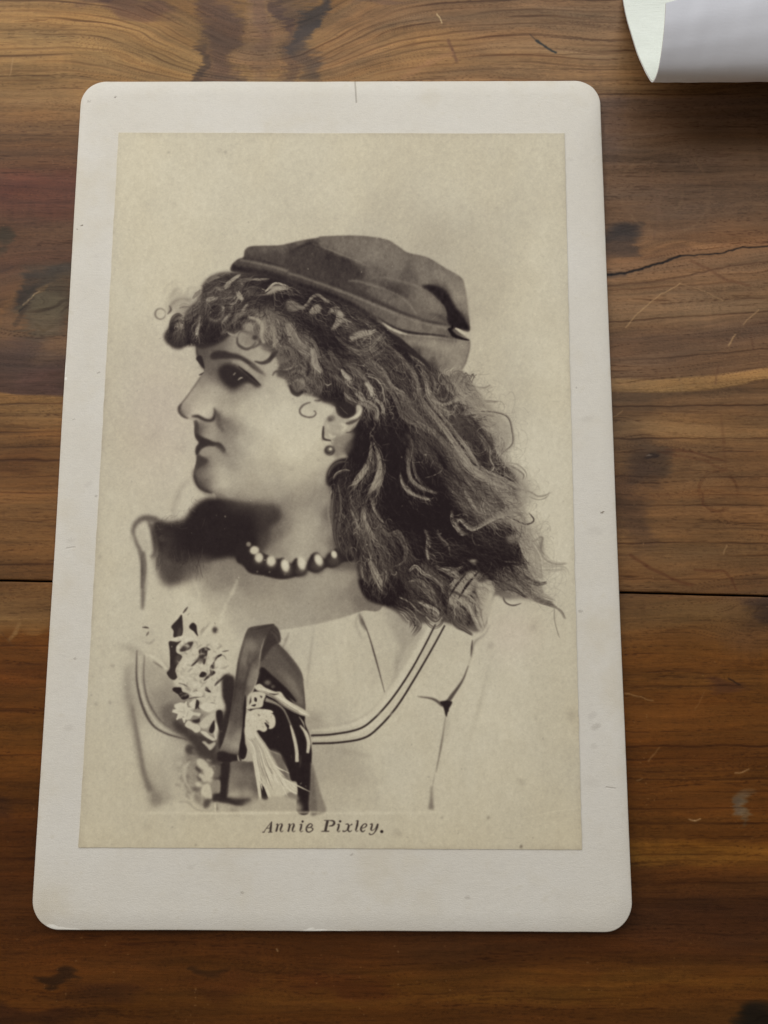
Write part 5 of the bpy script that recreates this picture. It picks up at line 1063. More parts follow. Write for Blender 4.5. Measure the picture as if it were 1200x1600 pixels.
    p.poly(A7([(700, 202), (760, 190), (828, 184), (805, 215), (785, 250), (765, 300), (752, 360), (748, 440), (735, 480), (715, 530), (690, 560), (680, 640), (668, 740), (660, 800), (652, 850), (660, 895), (640, 905), (590, 900), (560, 896), (540, 852), (562, 800), (590, 700), (608, 600), (622, 500), (632, 430), (640, 370), (660, 290), (680, 230)]), rf, .8)
    for q, w, t, b in ((A7([(690, 230), (665, 300), (645, 380), (632, 470), (618, 580), (600, 690)]), 3.4, 50, 1.5), (A7([(775, 260), (758, 330), (748, 420)]), 2, 132, .7), (A7([(700, 330), (690, 400), (710, 380), (690, 440), (670, 520), (665, 600), (655, 720)]), 4, 52, 1.6), (A7([(712, 380), (740, 355)]), 3, 60, 1.2),
                       (A7([(710, 215), (780, 200), (820, 190)]), 2, 46, .8), (A7([(640, 560), (630, 680), (600, 780)]), 5, 70, 3), (A7([(745, 360), (745, 430), (725, 490), (700, 540)]), 4, 120, 2)):
        p.line(q, w, t, b, .75)
    p.poly(V6([(0, 900), (60, 890), (120, 910), (200, 930), (215, 990), (160, 1010), (60, 1010), (0, 980)]), 38, 1.4)
    p.poly(V6([(290, 300), (300, 420), (290, 560), (290, 700), (290, 800), (310, 880), (290, 960), (255, 975), (225, 930), (230, 840), (248, 740), (262, 600), (270, 420)]), 34, .8)
    p.line(V6([(212, 930), (225, 990), (265, 1010), (310, 990), (326, 930)]), (1.2, 2.4, 3, 2, 1), 150, .6)
    # lower square of sash
    bf = p.field(V6([(140, 1020, 96), (260, 1030, 80), (350, 1010, 70), (180, 1120, 112), (300, 1120, 100), (220, 1230, 96), (330, 1200, 96), (140, 1240, 118), (180, 1330, 154), (300, 1330, 140), (240, 1400, 70), (360, 1350, 120), (400, 1250, 80)]), p=4, eps=4)
    p.poly(V6([(130, 1020), (220, 990), (330, 1000), (370, 1000), (390, 1100), (410, 1200), (430, 1380), (350, 1450), (240, 1440), (120, 1380), (90, 1360), (110, 1200)]), bf, 1.2)
    p.poly(V6([(-20, 1330), (60, 1360), (160, 1370), (250, 1390), (340, 1380), (350, 1440), (240, 1460), (100, 1430), (0, 1400)]), 46, 2.2, .9)
    p.poly(V6([(50, 1020), (130, 1015), (120, 1200), (100, 1370), (40, 1360), (40, 1200)]), 40, 1.4, .9)
    p.poly(V6([(440, 1200), (480, 1230), (530, 1380), (470, 1390), (450, 1300)]), 40, 1.2)
    p.poly(V6([(350, 1400), (520, 1390), (700, 1360), (830, 1410), (830, 1520), (160, 1520), (240, 1470)]), 150, 3.5, .9)
    # straw and grasses
    p.poly(V6([(290, 640), (400, 680), (450, 780), (520, 880), (600, 1000), (660, 1130), (760, 1220), (830, 1290), (820, 1340), (760, 1310), (700, 1350), (620, 1360), (540, 1340), (500, 1240), (440, 1180), (400, 1060), (370, 940), (320, 820), (290, 740)]), 170, 1.3, .92)
    q = []
    for i in range(60):
        s = g.uniform(-1, 1)
        q.append((V6([(340 + s * 44, 680 + g.uniform(-20, 60)), (440 + s * 60, 860), (530 + s * 90 - 30, 1040 - s * 20), (600 + s * 150 + g.normal(0, 20), 1230 + g.normal(0, 60) - s * 40)]), (2, 2, 1), 2, float(g.choice([186, 184, 180, 130, 118])), 6))
    for a, b, c in (((370, 900), (400, 1100), (440, 1380)), ((380, 940), (440, 1100), (540, 1380)), ((440, 1180), (500, 1260), (560, 1380)), ((640, 1150), (760, 1220), (830, 1280)), ((660, 1180), (740, 1280), (830, 1330)), ((400, 1050), (430, 1200), (450, 1390))):
        q += [(V6([a, b, c]), 2, 5, 178, 6)] * 2
    p.strands(q, 1.4, 1.6)
    p.line(V6([(770, 1215), (860, 1260), (965, 1310)]), (1.6, 2, .6), 180, .5); p.line(V6([(750, 1230), (790, 1280), (830, 1290)]), 2, 182, .6); p.line(V6([(540, 880), (600, 905), (650, 925)]), 1.6, 130, .6)
    p.poly(V6([(385, 215), (440, 190), (500, 230), (600, 270), (660, 275), (720, 350), (820, 410), (920, 470), (960, 520), (940, 530), (860, 510), (760, 460), (660, 400), (600, 350), (500, 300), (400, 250)]), 172, .8)
    q = [(V6([(400, 220 + k), (560, 280 + k), (700, 370 + k * 1.5), (860, 470 + k), (950, 520)]), 2, 3, t, 6) for k, t in ((0, 188), (8, 186), (18, 130), (-8, 184), (26, 150), (36, 100))]
    p.strands(q, 1.2, 1.4)
    p.line(V6([(540, 290), (600, 300), (640, 290)]), 2.4, 60, .7); p.line(V6([(500, 350), (620, 400), (690, 460), (740, 560), (790, 700), (820, 850), (830, 1000)]), (6, 3, 2, 2, 4, 5, 5), 128, .9)
    p.line(V6([(760, 620), (800, 760), (825, 880), (830, 1000)]), (2, 4.5, 4.5, 5), 172, .7); p.line(V6([(860, 620), (920, 700), (950, 800), (940, 910)]), (2, 5.5, 6, 4), 172, .8); p.line(V6([(850, 530), (890, 590), (910, 650)]), 2, 160, .7)
    p.line(V6([(870, 930), (860, 1060)]), 3, 66, 1, .7)
    # right-hand bloom
    p.poly(V6([(300, 520), (330, 480), (400, 450), (480, 455), (540, 480), (590, 520), (605, 590), (590, 640), (545, 660), (520, 640), (515, 670), (480, 690), (430, 670), (400, 690), (380, 760), (300, 740), (290, 620)]), 176, .8)
    p.poly(V6([(480, 455), (560, 465), (580, 490), (530, 495), (490, 480)]), 180, .6)
    p.poly(V6([(350, 290), (420, 270), (500, 295), (480, 370), (470, 420), (430, 440), (330, 450), (300, 435), (350, 380)]), 172, .7)
    for q, t in (([(385, 330), (410, 340), (410, 375), (385, 370)], 44), ([(350, 415), (400, 400), (390, 425)], 50), ([(440, 310), (470, 320), (455, 340)], 80), ([(490, 590), (530, 610), (540, 640), (520, 650)], 40), ([(420, 500), (450, 520), (430, 530)], 120), ([(310, 455), (360, 460), (340, 470)], 60), ([(500, 560), (540, 600), (520, 600)], 90)):
        p.poly(V6(q), t, .5)
    for i in range(26):
        x, y = g.uniform(310, 580), g.uniform(490, 660); an = g.uniform(0, 3.1)
        p.line(V6([(x, y), (x + 20 * math.cos(an), y + 20 * math.sin(an) + 4), (x + 38 * math.cos(an), y + 38 * math.sin(an))]), 1.4, g.choice([138, 150, 190]), .5, .6)


def paint_caption(p):
    """the engraved italic name under the portrait"""
    T = lambda q: vw(400, 1270, 5.4545, q)
    def st(q, w, t=42, b=.42):
        p.line(T(q), w * .84 if np.isscalar(w) else tuple(v * .84 for v in w), t, b, .9, False)
    H, B = 1.15, 3.6
    # A n n i e
    st([(58, 160), (78, 158)], 1.8); st([(72, 156), (98, 118), (138, 70)], H); st([(137, 70), (130, 110), (126, 156)], (1.6, 4.4, 3.8)); st([(106, 160), (143, 158)], 1.6); st([(90, 128), (130, 124)], H)
    for x in (176, 278):
        st([(x - 2, 96), (x + 12, 88)], 1.4); st([(x + 12, 88), (x + 8, 120), (x - 2, 156)], (2.4, B, 3)); st([(x + 8, 118), (x + 28, 92), (x + 48, 88)], H); st([(x + 46, 88), (x + 48, 102), (x + 36, 132), (x + 36, 152)], (2.2, B, 3.4, 2.4)); st([(x + 36, 152), (x + 46, 158), (x + 58, 146)], H)
    st([(374, 98), (390, 90)], 1.4); st([(392, 90), (386, 120), (378, 148)], (2.6, B, 2.6)); st([(378, 148), (386, 158), (402, 148)], H); p.blob(400 + 397 / 5.4545, 1270 + 67 / 5.4545, 1.7, 1.7, 44, soft=.5)
    st([(434, 126), (470, 116), (482, 98), (466, 88), (446, 100), (432, 126), (434, 150), (452, 160), (480, 146), (486, 128), (468, 122)], (1.2, 1.6, 2.6, 1.6, 2.4, 3.4, 3.2, 2, 1.6, 2.6, 1.2))
    # P i x l e y .
    st([(580, 60), (632, 60)], 1.4); st([(612, 60), (602, 104), (592, 152)], (4.6, 5, 4.6)); st([(558, 153), (626, 152)], 1.7); st([(630, 60), (662, 66), (668, 84), (652, 104), (622, 108)], (1.4, 3.2, 4.6, 3, 1.2))
    st([(692, 98), (708, 90)], 1.4); st([(710, 90), (704, 120), (694, 148)], (2.6, B, 2.6)); st([(694, 148), (704, 158), (718, 146)], H); p.blob(400 + 716 / 5.4545, 1270 + 66 / 5.4545, 1.8, 1.7, 42, soft=.5)
    st([(764, 94), (784, 90), (790, 110), (784, 140), (800, 156), (818, 144)], (1.4, 2.4, 3.6, 3.6, 2, 1.2)); st([(822, 92), (800, 104), (776, 142), (750, 154), (740, 146)], (2.6, 1.2, 1.2, 2, 2.6))
    st([(852, 66), (868, 60)], 1.4); st([(870, 60), (862, 104), (850, 146)], (2.8, 4, 2.8)); st([(850, 146), (858, 156), (872, 146)], H)
    st([(900, 128), (930, 118), (944, 100), (932, 88), (912, 98), (896, 124), (896, 144), (910, 156), (932, 142)], (1.2, 1.4, 2.6, 1.6, 2.2, 3.6, 3.4, 2, 1.2))
    st([(972, 96), (990, 88), (988, 110), (980, 138), (992, 146)], (1.4, 2.4, 3.4, 3, 1.4)); st([(992, 146), (1018, 126), (1036, 90)], H); st([(1040, 88), (1030, 124), (1016, 154), (996, 176), (974, 180), (966, 168)], (2.8, 3.8, 3, 1.6, 1.6, 2.8))
    p.blob(400 + 1070 / 5.4545, 1270 + 152 / 5.4545, 2.5, 2.3, 34, soft=.4)
    # edge of the plate under the picture
    for x0, x1, t, al in ((220, 290, 182, .6), (290, 500, 186, .8), (500, 690, 184, .6)):
        p.line([(x0, 1270), ((x0 + x1) / 2, 1269.5), (x1, 1268.5)], 5, t, 1.4, al)


def finish_print(p):
    """paper mottling, foxing, scratches, grain, then the warm albumen toning"""
    p.L = gblur(p.L, .45)
    p.L *= 1 + .065 * (p.Y - 250) / 950  # lower tones carry light falloff painted in; this takes part of it back
    mot = fractal(CH, CW, 26, 3, 21); fine = fractal(CH, CW, 150, 3, 22); warm = fractal(CH, CW, 12, 4, 23)
    lt = np.clip((p.L - 60) / 110, 0, 1)
    p.L += mot * 1.1 * lt + fine * 1.1 * (.4 + .6 * lt)
    g = np.random.default_rng(31)
    for x, y, r, t in ((263, 237, 2.4, 150), (343, 235, 4.5, 168), (352, 237, 2.2, 148), (272, 318, 4, 170), (447, 314, 3.5, 166), (484, 272, 4, 168), (719, 323, 7, 165), (745, 298, 6, 168), (775, 324, 3, 158), (738, 266, 4, 170), (370, 254, 3, 172), (410, 355, 4, 172), (348, 365, 4, 170), (155, 870, 4, 160), (150, 1100, 3, 156), (176, 1040, 3, 150),
                       (172, 1097, 3, 148), (205, 840, 4, 164), (280, 700, 6, 164), (240, 680, 8, 166), (455, 732, 3, 158), (497, 718, 2, 150), (762, 1276, 2.5, 136), (813, 1321, 2.4, 90), (837, 1122, 2.4, 158), (889, 1115, 3, 160), (892, 1117, 7, 158), (812, 1220, 6, 160), (766, 1008, 5, 160), (690, 1276, 2, 150), (832, 980, 7, 164), (560, 1250, 3, 164), (230, 1290, 6, 164), (620, 1300, 7, 160)):
        p.blob(x, y, r, r * .8, t, g.uniform(0, 180), .75, 1.6)
    for i in range(240):
        x, y = g.uniform(PX0, PX1), g.uniform(PY0, PY1)
        p.blob(x, y, g.uniform(.6, 1.8), g.uniform(.6, 1.3), 200 if g.random() < .55 else 120, g.uniform(0, 180), g.uniform(.12, .4), 1.0)
    for i in range(30):
        x, y = g.uniform(PX0, PX1), g.uniform(PY0, PY1); a = g.uniform(0, 6.3); l = g.uniform(4, 22)
        p.line([(x, y), (x + l * .5 * math.cos(a) + g.normal(0, 1), y + l * .5 * math.sin(a) + g.normal(0, 1)), (x + l * math.cos(a), y + l * math.sin(a))], 1.0, g.choice([205, 130]), .4, g.uniform(.1, .35))
    p.line([(800, 1278), (830, 1274), (870, 1266), (905, 1262)], 1.4, 200, .5, .5)
    # darkened, slightly ragged paper margin
    e = np.minimum(np.minimum((p.X - (185 - (p.Y - 206) * .0546)), (882 + (p.Y - 208) * .02326) - p.X), np.minimum(p.Y - 206, 1324 - p.Y))
    p.L -= 9 * np.exp(-np.clip(e, 0, None) / 5) * (1 + .5 * mot.clip(-1.5, 1.5))
    tone = np.array([0, 28, 60, 100, 140, 180, 215]); R = np.array([14, 37, 68, 109, 151, 190, 222]); G = np.array([8, 29, 59, 99, 141, 181, 214]); B = np.array([8, 30, 54, 88, 124, 158, 191])
    gn = gblur(g.normal(0, 1, p.L.shape), .9); gn /= gn.std(); gn2 = gblur(g.normal(0, 1, p.L.shape), 2.2); gn2 /= gn2.std()
    L = p.L + (gn * 2.0 + gn2 * 1.2) * (.45 + .55 * np.clip((p.L - 30) / 70, 0, 1)) + 1.0 * g.normal(0, 1, p.L.shape)
    rgb = np.stack([np.interp(L, tone, c) for c in (R, G, B)], 2)
    yel = np.clip((p.Y - 1180) / 150, 0, 1) * .6 + .35 * np.exp(-((p.X - 900) ** 2 / 900 + (p.Y - 1120) ** 2 / 3000)) + .12 * np.clip(warm, -1.5, 1.5)
    rgb[..., 2] -= 5 * yel * lt; rgb[..., 0] += 2.5 * yel * lt; rgb[..., 1] -= .4 * lt
    red = np.exp(-((p.X - 250) ** 2 / 4000 + (p.Y - 650) ** 2 / 12000)) + .8 * np.exp(-((p.X - 800) ** 2 / 2000 + (p.Y - 990) ** 2 / 1500))
    rgb[..., 1] -= 3.0 * red * lt
    return rgb / 255


def paint_all():
    p = paint_portrait()
    paint_hair(p); paint_hat(p); paint_bouquet(p); paint_caption(p)
    return finish_print(p)

# ------------------------------------------------------------------ the table
def mm(px, py, z=0.0):
    a = at(px, py, z); return a[0] * 1000, a[1] * 1000


WX0, WX1, WY0, WY1, WS = -88.0, 106.0, -132.0, 104.0, 6.4        # the stretch of table in view, mm, and pixels per mm


def pnoise(x, y, seed, octs=1, rough=.55):
    """gradient noise on arrays, about 0 +- .5"""
    g = np.random.default_rng(seed); perm = np.concatenate([g.permutation(256)] * 2); an = g.uniform(0, 2 * np.pi, 256)
    gx, gy = np.cos(an).astype(np.float32), np.sin(an).astype(np.float32)
    o = 0; amp = 1.0; tot = 0
    for k in range(octs):
        f = 2.03 ** k; X = (x * f + 17.3 * k).astype(np.float32); Y = (y * f + 5.1 * k).astype(np.float32)
        xi = np.floor(X).astype(np.int32); yi = np.floor(Y).astype(np.int32); u = X - xi; v = Y - yi
        su = u * u * u * (u * (u * 6 - 15) + 10); sv = v * v * v * (v * (v * 6 - 15) + 10)
        xa = xi & 255; ya = yi & 255; xb = (xi + 1) & 255; yb = (yi + 1) & 255
        pa, pb = perm[xa], perm[xb]

        def gr(p, yy, du, dv):
            h = perm[p + yy]; return gx[h] * du + gy[h] * dv
        n0 = gr(pa, ya, u, v); n1 = gr(pb, ya, u - 1, v); n2 = gr(pa, yb, u, v - 1); n3 = gr(pb, yb, u - 1, v - 1)
        a = n0 + (n1 - n0) * su; b = n2 + (n3 - n2) * su
        o = o + (a + (b - a) * sv) * amp; tot += amp; amp *= rough
    return o / tot * 1.25


def sst(f, a, b):
    t = np.clip((f - a) / (b - a), 0, 1); return t * t * (3 - 2 * t)


def wood_layout():
    """colour of the boards, board by board as they lie: heartwood bands, knots, late-wood lines, stains, scratches, a little painted shadow by the paper curl"""
    W, H = int((WX1 - WX0) * WS), int((WY1 - WY0) * WS)
    x, y = np.meshgrid((WX0 + (np.arange(W) + .5) / WS).astype(np.float32), (WY0 + (np.arange(H) + .5) / WS).astype(np.float32))
    wav = pnoise(x * .018, y * .05, 1, 2) * 2.6 + pnoise(x * .06, y * .25, 2, 2) * .9
    kx, ky = mm(405, 0)
    bell = np.exp(-((x - kx) / 21.5) ** 2); top = sst(y, mm(400, 200)[1], mm(400, 60)[1])
    yy = y + wav + bell * top * 17
    rz = sst(x, mm(700, 0)[0], mm(860, 0)[0]) * sst(y, mm(0, 640)[1], mm(0, 560)[1]) * sst(y, mm(0, 330)[1], mm(0, 420)[1])
    yy = yy - rz * (x - mm(1080, 500)[0]) * .07
    for (px, py, r, k) in ((66, 478, 9, -.8), (1008, 728, 6, -.6), (1195, 958, 7, -.7), (974, 366, 5, -.5), (1185, 1592, 6, -.6), (95, 1520, 4, -.4)):
        cx, cy = mm(px, py); e = np.exp(-(((x - cx) / (r * 1.5)) ** 2 + ((y - cy) / r) ** 2)); yy = yy + e * (y - cy) * k
    side = sst(x + pnoise(x * .03, y * .12, 5, 3) * 50, mm(250, 0)[0], mm(800, 0)[0])
    low = lambda l: [(py, (c[0] * 1.03, c[1] * .94, c[2] * .66) if py >= 1000 else c) for py, c in l]
    L = low(LEFT_BANDS); Rr = low(RIGHT_BANDS)
    col = np.zeros((H, W, 3), np.float32)
    yb = yy + pnoise(x * .05, y * .3, 77, 2) * 1.6
    for c in range(3):
        l = sorted((mm(60, py)[1], v[c]) for py, v in L); r = sorted((mm(1080, py)[1], v[c]) for py, v in Rr)
        a = np.interp(yb, [q[0] for q in l], [q[1] for q in l]); b = np.interp(yb, [q[0] for q in r], [q[1] for q in r])
        col[..., c] = a * (1 - side) + b * side
    # boards keep their own colour right up to the joints
    wx = x + pnoise(x * .09, y * .12, 11, 2) * 6 + pnoise(x * .3, y * 1.6, 13, 2) * 2.2; wy = y + pnoise(x * .09, y * .16, 12, 2) * 4 + pnoise(x * .05, y * .9, 14, 2) * 1.0

    def patch(px, py, rx, ry, c, a, rot=0, soft=.5):
        cx, cy = mm(px, py); s = 8.2; rx, ry = rx / s, ry / s; q = max(rx, ry) * (1 + soft) + 8
        i0, i1 = np.clip([int((cx - q - WX0) * WS), int((cx + q - WX0) * WS)], 0, W); j0, j1 = np.clip([int((cy - q - WY0) * WS), int((cy + q - WY0) * WS)], 0, H)
        if i1 <= i0 or j1 <= j0: return
        X = wx[j0:j1, i0:i1] - cx; Y = wy[j0:j1, i0:i1] - cy; cs, sn = math.cos(R(rot)), math.sin(R(rot))
        u = (X * cs + Y * sn) / rx; v = (Y * cs - X * sn) / ry
        m = (sst(u * u + v * v, (1 + soft) ** 2, max(0, 1 - soft) ** 2) * a)[..., None]
        col[j0:j1, i0:i1] += (np.array(c, np.float32) - col[j0:j1, i0:i1]) * m
    for p_ in WOOD_PATCHES:
        if p_[1] > 1300: p_ = p_[:4] + ((p_[4][0], p_[4][1] * .95, p_[4][2] * .72),) + p_[5:]
        patch(*p_)
    # fibres
    br = 1 + pnoise(x * .012, yy * .5, 21, 4, .62) * .26 + pnoise(x * .07, yy * 2.2, 22, 3, .6) * .13 + pnoise(x * .05, y * .16, 23, 4) * .20 + pnoise(x * .45, yy * 4.5, 24, 2, .6) * .08
    col *= br[..., None]
    wm = pnoise(x * .03, yy * .22, 25, 3, .6)
    col *= 1 + wm[..., None] * np.array((.05, -.02, -.12), np.float32)
    # medullary shimmer: faint short marks across the grain
    sh = pnoise(x * .9, y * .12, 26, 2); col *= 1 + (sh * .06 * sst(pnoise(x * .05, y * .1, 27, 2), 0, .3))[..., None]
    dark = np.zeros_like(x)
    g = np.random.default_rng(3)
    for fy, th, a, sd in ((.42, .018, .75, 30), (.95, .022, .6, 31), (1.9, .03, .38, 32), (3.4, .05, .34, 33), (5.2, .06, .26, 34)):
        r1 = pnoise(x * .006 * (fy + .6), yy * fy, sd, 3, .6)
        dark = np.maximum(dark, sst(np.abs(r1), th, .002) * sst(pnoise(x * .03, yy * .15 * max(1, fy * .5), sd + 9, 2), -.12, .18) * a)
    rt = sst(x, mm(700, 0)[0], mm(800, 0)[0]); lf = 1 - rt
    yl = y - rz * (x - mm(1080, 500)[0]) * .07 + wav * .22 + pnoise(x * .11, y * .2, 40, 2) * .32 + pnoise(x * .5, y * .5, 41, 1) * .12
    for k, (py, w, a, sd) in enumerate(WOOD_LINES):
        yc = mm(1080 if sd else 60, py)[1]; j0, j1 = np.clip([int((yc - 4 - WY0) * WS), int((yc + 4 - WY0) * WS)], 0, H)
        s_ = slice(j0, j1)
        thick = w * 1.15 * (1 + pnoise(x[s_] * .06, y[s_] * .01, 60 + k, 2) * 1.2)
        dark[s_] = np.maximum(dark[s_], sst(np.abs(yl[s_] - yc), np.maximum(thick, .1), thick * .1) * (rt if sd else lf)[s_] * a * np.clip(1 + pnoise(x[s_] * .04, y[s_] * .02, 160 + k, 1) * 2.2, 0, 1))
    for k, py in enumerate((6, 16, 26, 36, 46, 55, 64, 74, 84, 95, 106, 118, 130, 146)):
        d = sst(np.abs(yy - (mm(0, py)[1] + 1)), .34, .04) * top * np.clip(.62 + pnoise(x * .05, yy * .3, 80 + k, 2) * 2, 0, 1) * (.5 + .4 * (k % 3 == 0)); dark = np.maximum(dark, d)
    col *= 1 - dark[..., None] * np.array((.42, .50, .54), np.float32)
    # light and dark marks with a shape of their own
    jx = x + pnoise(x * .8, y * .8, 90, 2) * .22; jy = y + pnoise(x * .5, y * .5, 91, 2) * .34

    def chain(pts, w, c, a):
        q = [mm(*p) for p in pts]
        for (a0, b0), (a1, b1) in zip(q, q[1:]):
            i0, i1 = np.clip([int((min(a0, a1) - 2 - WX0) * WS), int((max(a0, a1) + 2 - WX0) * WS)], 0, W); j0, j1 = np.clip([int((min(b0, b1) - 2 - WY0) * WS), int((max(b0, b1) + 2 - WY0) * WS)], 0, H)
            if i1 <= i0 or j1 <= j0: continue
            X = jx[j0:j1, i0:i1] - a0; Y = jy[j0:j1, i0:i1] - b0; dx, dy = a1 - a0, b1 - b0
            t = np.clip((X * dx + Y * dy) / (dx * dx + dy * dy), 0, 1); d = np.hypot(X - t * dx, Y - t * dy)
            m = (sst(d, w, w * .2) * a)[..., None]; col[j0:j1, i0:i1] += (np.array(c, np.float32) - col[j0:j1, i0:i1]) * m
    for px, py, rad, a in WOOD_RINGS:
        cx, cy = mm(px, py); d = np.abs(np.hypot(jx - cx, jy - cy) - rad); m = sst(d, .5, .1) * a * np.clip(.5 + pnoise(x * .2, y * .2, int(px), 2) * 3, 0, 1); col += (np.array((146, 118, 92)) - col) * m[..., None]
    cx, cy = mm(1122, 768); d = np.abs(np.hypot((jx - cx) * 1.05, jy - cy) - 3.9); col *= 1 - (sst(d, .5, .1) * .20 * np.clip(.6 + pnoise(x * .25, y * .25, 88, 2) * 2, 0, 1))[..., None] * np.array((.7, 1, 1.2), np.float32)
    for ch in WOOD_MARKS: chain(*ch)
    ns = pnoise(x * 1.3, y * 2.2, 95, 2); sp = sst(ns, .44, .56) * .45 * sst(pnoise(x * .06, y * .06, 96, 2), -.1, .3); col += (np.array((176, 140, 104)) - col) * sp[..., None]
    ns = pnoise(x * 1.6, y * 1.9, 97, 2); sp = sst(ns, .46, .58) * .5; col *= 1 - sp[..., None] * .5
    return np.clip(col, 8, 250), np.clip(dark, 0, 1)


LEFT_BANDS = [(-70, (128, 96, 62)), (10, (146, 113, 74)), (60, (154, 120, 78)), (120, (148, 114, 74)), (170, (134, 100, 66)), (215, (114, 82, 56)), (250, (100, 70, 50)), (285, (96, 60, 46)), (330, (94, 62, 48)), (370, (98, 70, 52)), (420, (90, 62, 48)), (500, (112, 82, 56)),
              (550, (84, 62, 52)), (590, (80, 58, 50)), (617, (78, 55, 46)), (619, (132, 97, 60)), (660, (128, 92, 56)), (720, (106, 72, 42)), (780, (124, 88, 54)), (850, (114, 80, 48)), (900, (102, 70, 42)), (915, (108, 76, 46)), (970, (126, 92, 58)), (1000, (104, 70, 42)), (1060, (94, 59, 34)),
              (1130, (98, 66, 38)), (1200, (96, 63, 34)), (1300, (78, 48, 28)), (1400, (76, 47, 30)), (1480, (80, 49, 27)), (1560, (86, 56, 31)), (1680, (70, 44, 26))]
RIGHT_BANDS = [(-70, (120, 90, 64)), (20, (134, 103, 76)), (100, (140, 108, 76)), (146, (132, 100, 70)), (158, (124, 97, 80)), (230, (122, 96, 78)), (320, (114, 89, 71)), (372, (124, 91, 66)), (400, (140, 104, 76)), (440, (130, 99, 73)), (500, (132, 103, 77)), (530, (110, 83, 65)), (584, (116, 88, 66)),
               (588, (152, 118, 80)), (606, (156, 121, 80)), (609, (108, 80, 56)), (640, (112, 82, 56)), (672, (136, 103, 70)), (700, (118, 86, 58)), (790, (120, 86, 56)), (860, (120, 88, 58)), (915, (118, 84, 54)), (932, (104, 74, 48)), (960, (118, 86, 54)), (1010, (102, 70, 44)), (1080, (104, 71, 43)),
               (1180, (94, 61, 35)), (1310, (96, 63, 35)), (1330, (122, 86, 46)), (1362, (90, 58, 35)), (1420, (72, 47, 36)), (1500, (76, 48, 31)), (1530, (96, 64, 35)), (1640, (78, 50, 31))]
WOOD_PATCHES = [(345, 60, 26, 110, (88, 66, 58), .8, 6), (318, 110, 10, 40, (62, 48, 46), .7, 12), (405, 40, 34, 100, (132, 102, 78), .8, 0, .25), (405, 20, 18, 60, (114, 86, 72), .6, 0, .4), (452, 60, 16, 110, (98, 76, 64), .7), (482, 30, 20, 55, (66, 58, 58), .9, -18, .4),
                (478, 90, 18, 40, (76, 64, 62), .6, 20), (440, 20, 8, 40, (72, 54, 56), .5, 10), (200, 12, 70, 14, (88, 60, 56), .55, -8), (168, 4, 20, 9, (72, 50, 50), .6), (590, 4, 40, 10, (92, 72, 70), .4), (540, 70, 30, 60, (152, 114, 78), .5, -30), (60, 300, 80, 30, (92, 50, 40), .4, 0, .8),
                (30, 275, 60, 12, (118, 64, 48), .3), (75, 475, 44, 58, (72, 64, 54), .85, -30, .5), (68, 482, 30, 38, (96, 86, 70), .8, -20, .4), (36, 470, 14, 46, (56, 46, 42), .8, -38, .5), (95, 425, 30, 10, (64, 56, 50), .7, 20), (72, 447, 22, 5, (140, 110, 78), .4, 30), (62, 510, 26, 20, (104, 90, 70), .5),
                (12, 500, 20, 34, (138, 100, 66), .6), (30, 545, 34, 20, (80, 60, 54), .6, 20), (60, 590, 40, 16, (92, 64, 60), .5), (10, 372, 14, 18, (62, 54, 44), .8), (85, 545, 30, 16, (122, 92, 66), .5),
                (974, 366, 36, 14, (46, 42, 44), .85, -6, .6), (965, 385, 22, 14, (64, 54, 52), .6), (1060, 385, 60, 8, (164, 122, 86), .55, 6), (1030, 260, 70, 90, (96, 75, 62), .3, 0, .9), (950, 200, 20, 50, (98, 78, 72), .4, 0, .8),  # broad patch below the paper curl: part purple wood, part its shadow painted in
                (1008, 728, 26, 24, (72, 56, 46), .8, 0, .8), (1008, 728, 7, 6, (38, 28, 28), .95, 20, .4), (1006, 725, 3.5, 2, (126, 114, 106), .9, 0, .3), (985, 780, 26, 60, (76, 56, 46), .6, 0, .8), (975, 660, 40, 50, (88, 68, 52), .5, 0, .9),
                (1060, 668, 50, 16, (150, 114, 76), .5, 0, .8), (1195, 958, 30, 26, (46, 36, 38), .9, 0, .6), (1185, 958, 50, 44, (86, 62, 48), .45, 0, .8), (1185, 1592, 34, 20, (26, 23, 24), .88, 10, .7), (1140, 1070, 30, 12, (80, 48, 34), .6, -10), (1100, 955, 60, 20, (124, 90, 54), .4, 0, .9),
                (1100, 1440, 130, 26, (62, 39, 33), .45, 0, .9), (1000, 1345, 90, 9, (126, 90, 48), .5, -3, .8), (960, 1360, 70, 10, (66, 43, 33), .4, -6, .8), (1040, 1530, 160, 9, (108, 74, 39), .5, 2, .9),
                (95, 1520, 24, 6, (42, 28, 22), .8), (170, 1548, 40, 14, (60, 37, 28), .6, 0, .8), (330, 1516, 20, 5, (48, 32, 24), .65), (360, 1540, 40, 16, (76, 42, 26), .5, 0, .8), (520, 1545, 60, 12, (82, 44, 26), .5, 0, .8), (60, 1592, 80, 8, (50, 30, 26), .6, 0, .8), (620, 1560, 150, 9, (102, 67, 33), .5, 0, .8),
                (860, 1560, 120, 10, (102, 70, 35), .5, 0, .8), (20, 985, 60, 10, (136, 102, 64), .5, 4), (30, 720, 50, 10, (92, 59, 34), .5), (20, 300, 50, 10, (78, 44, 38), .4), (1160, 1256, 16, 10, (116, 102, 88), .6, 30, .5), (1164, 1268, 6, 12, (108, 96, 82), .55, 0, .6), (1155, 1256, 8, 6, (86, 72, 62), .5, 0, .6),
                (40, 540, 50, 40, (92, 74, 68), .35, 0, .9), (15, 1255, 30, 12, (66, 40, 30), .5)]
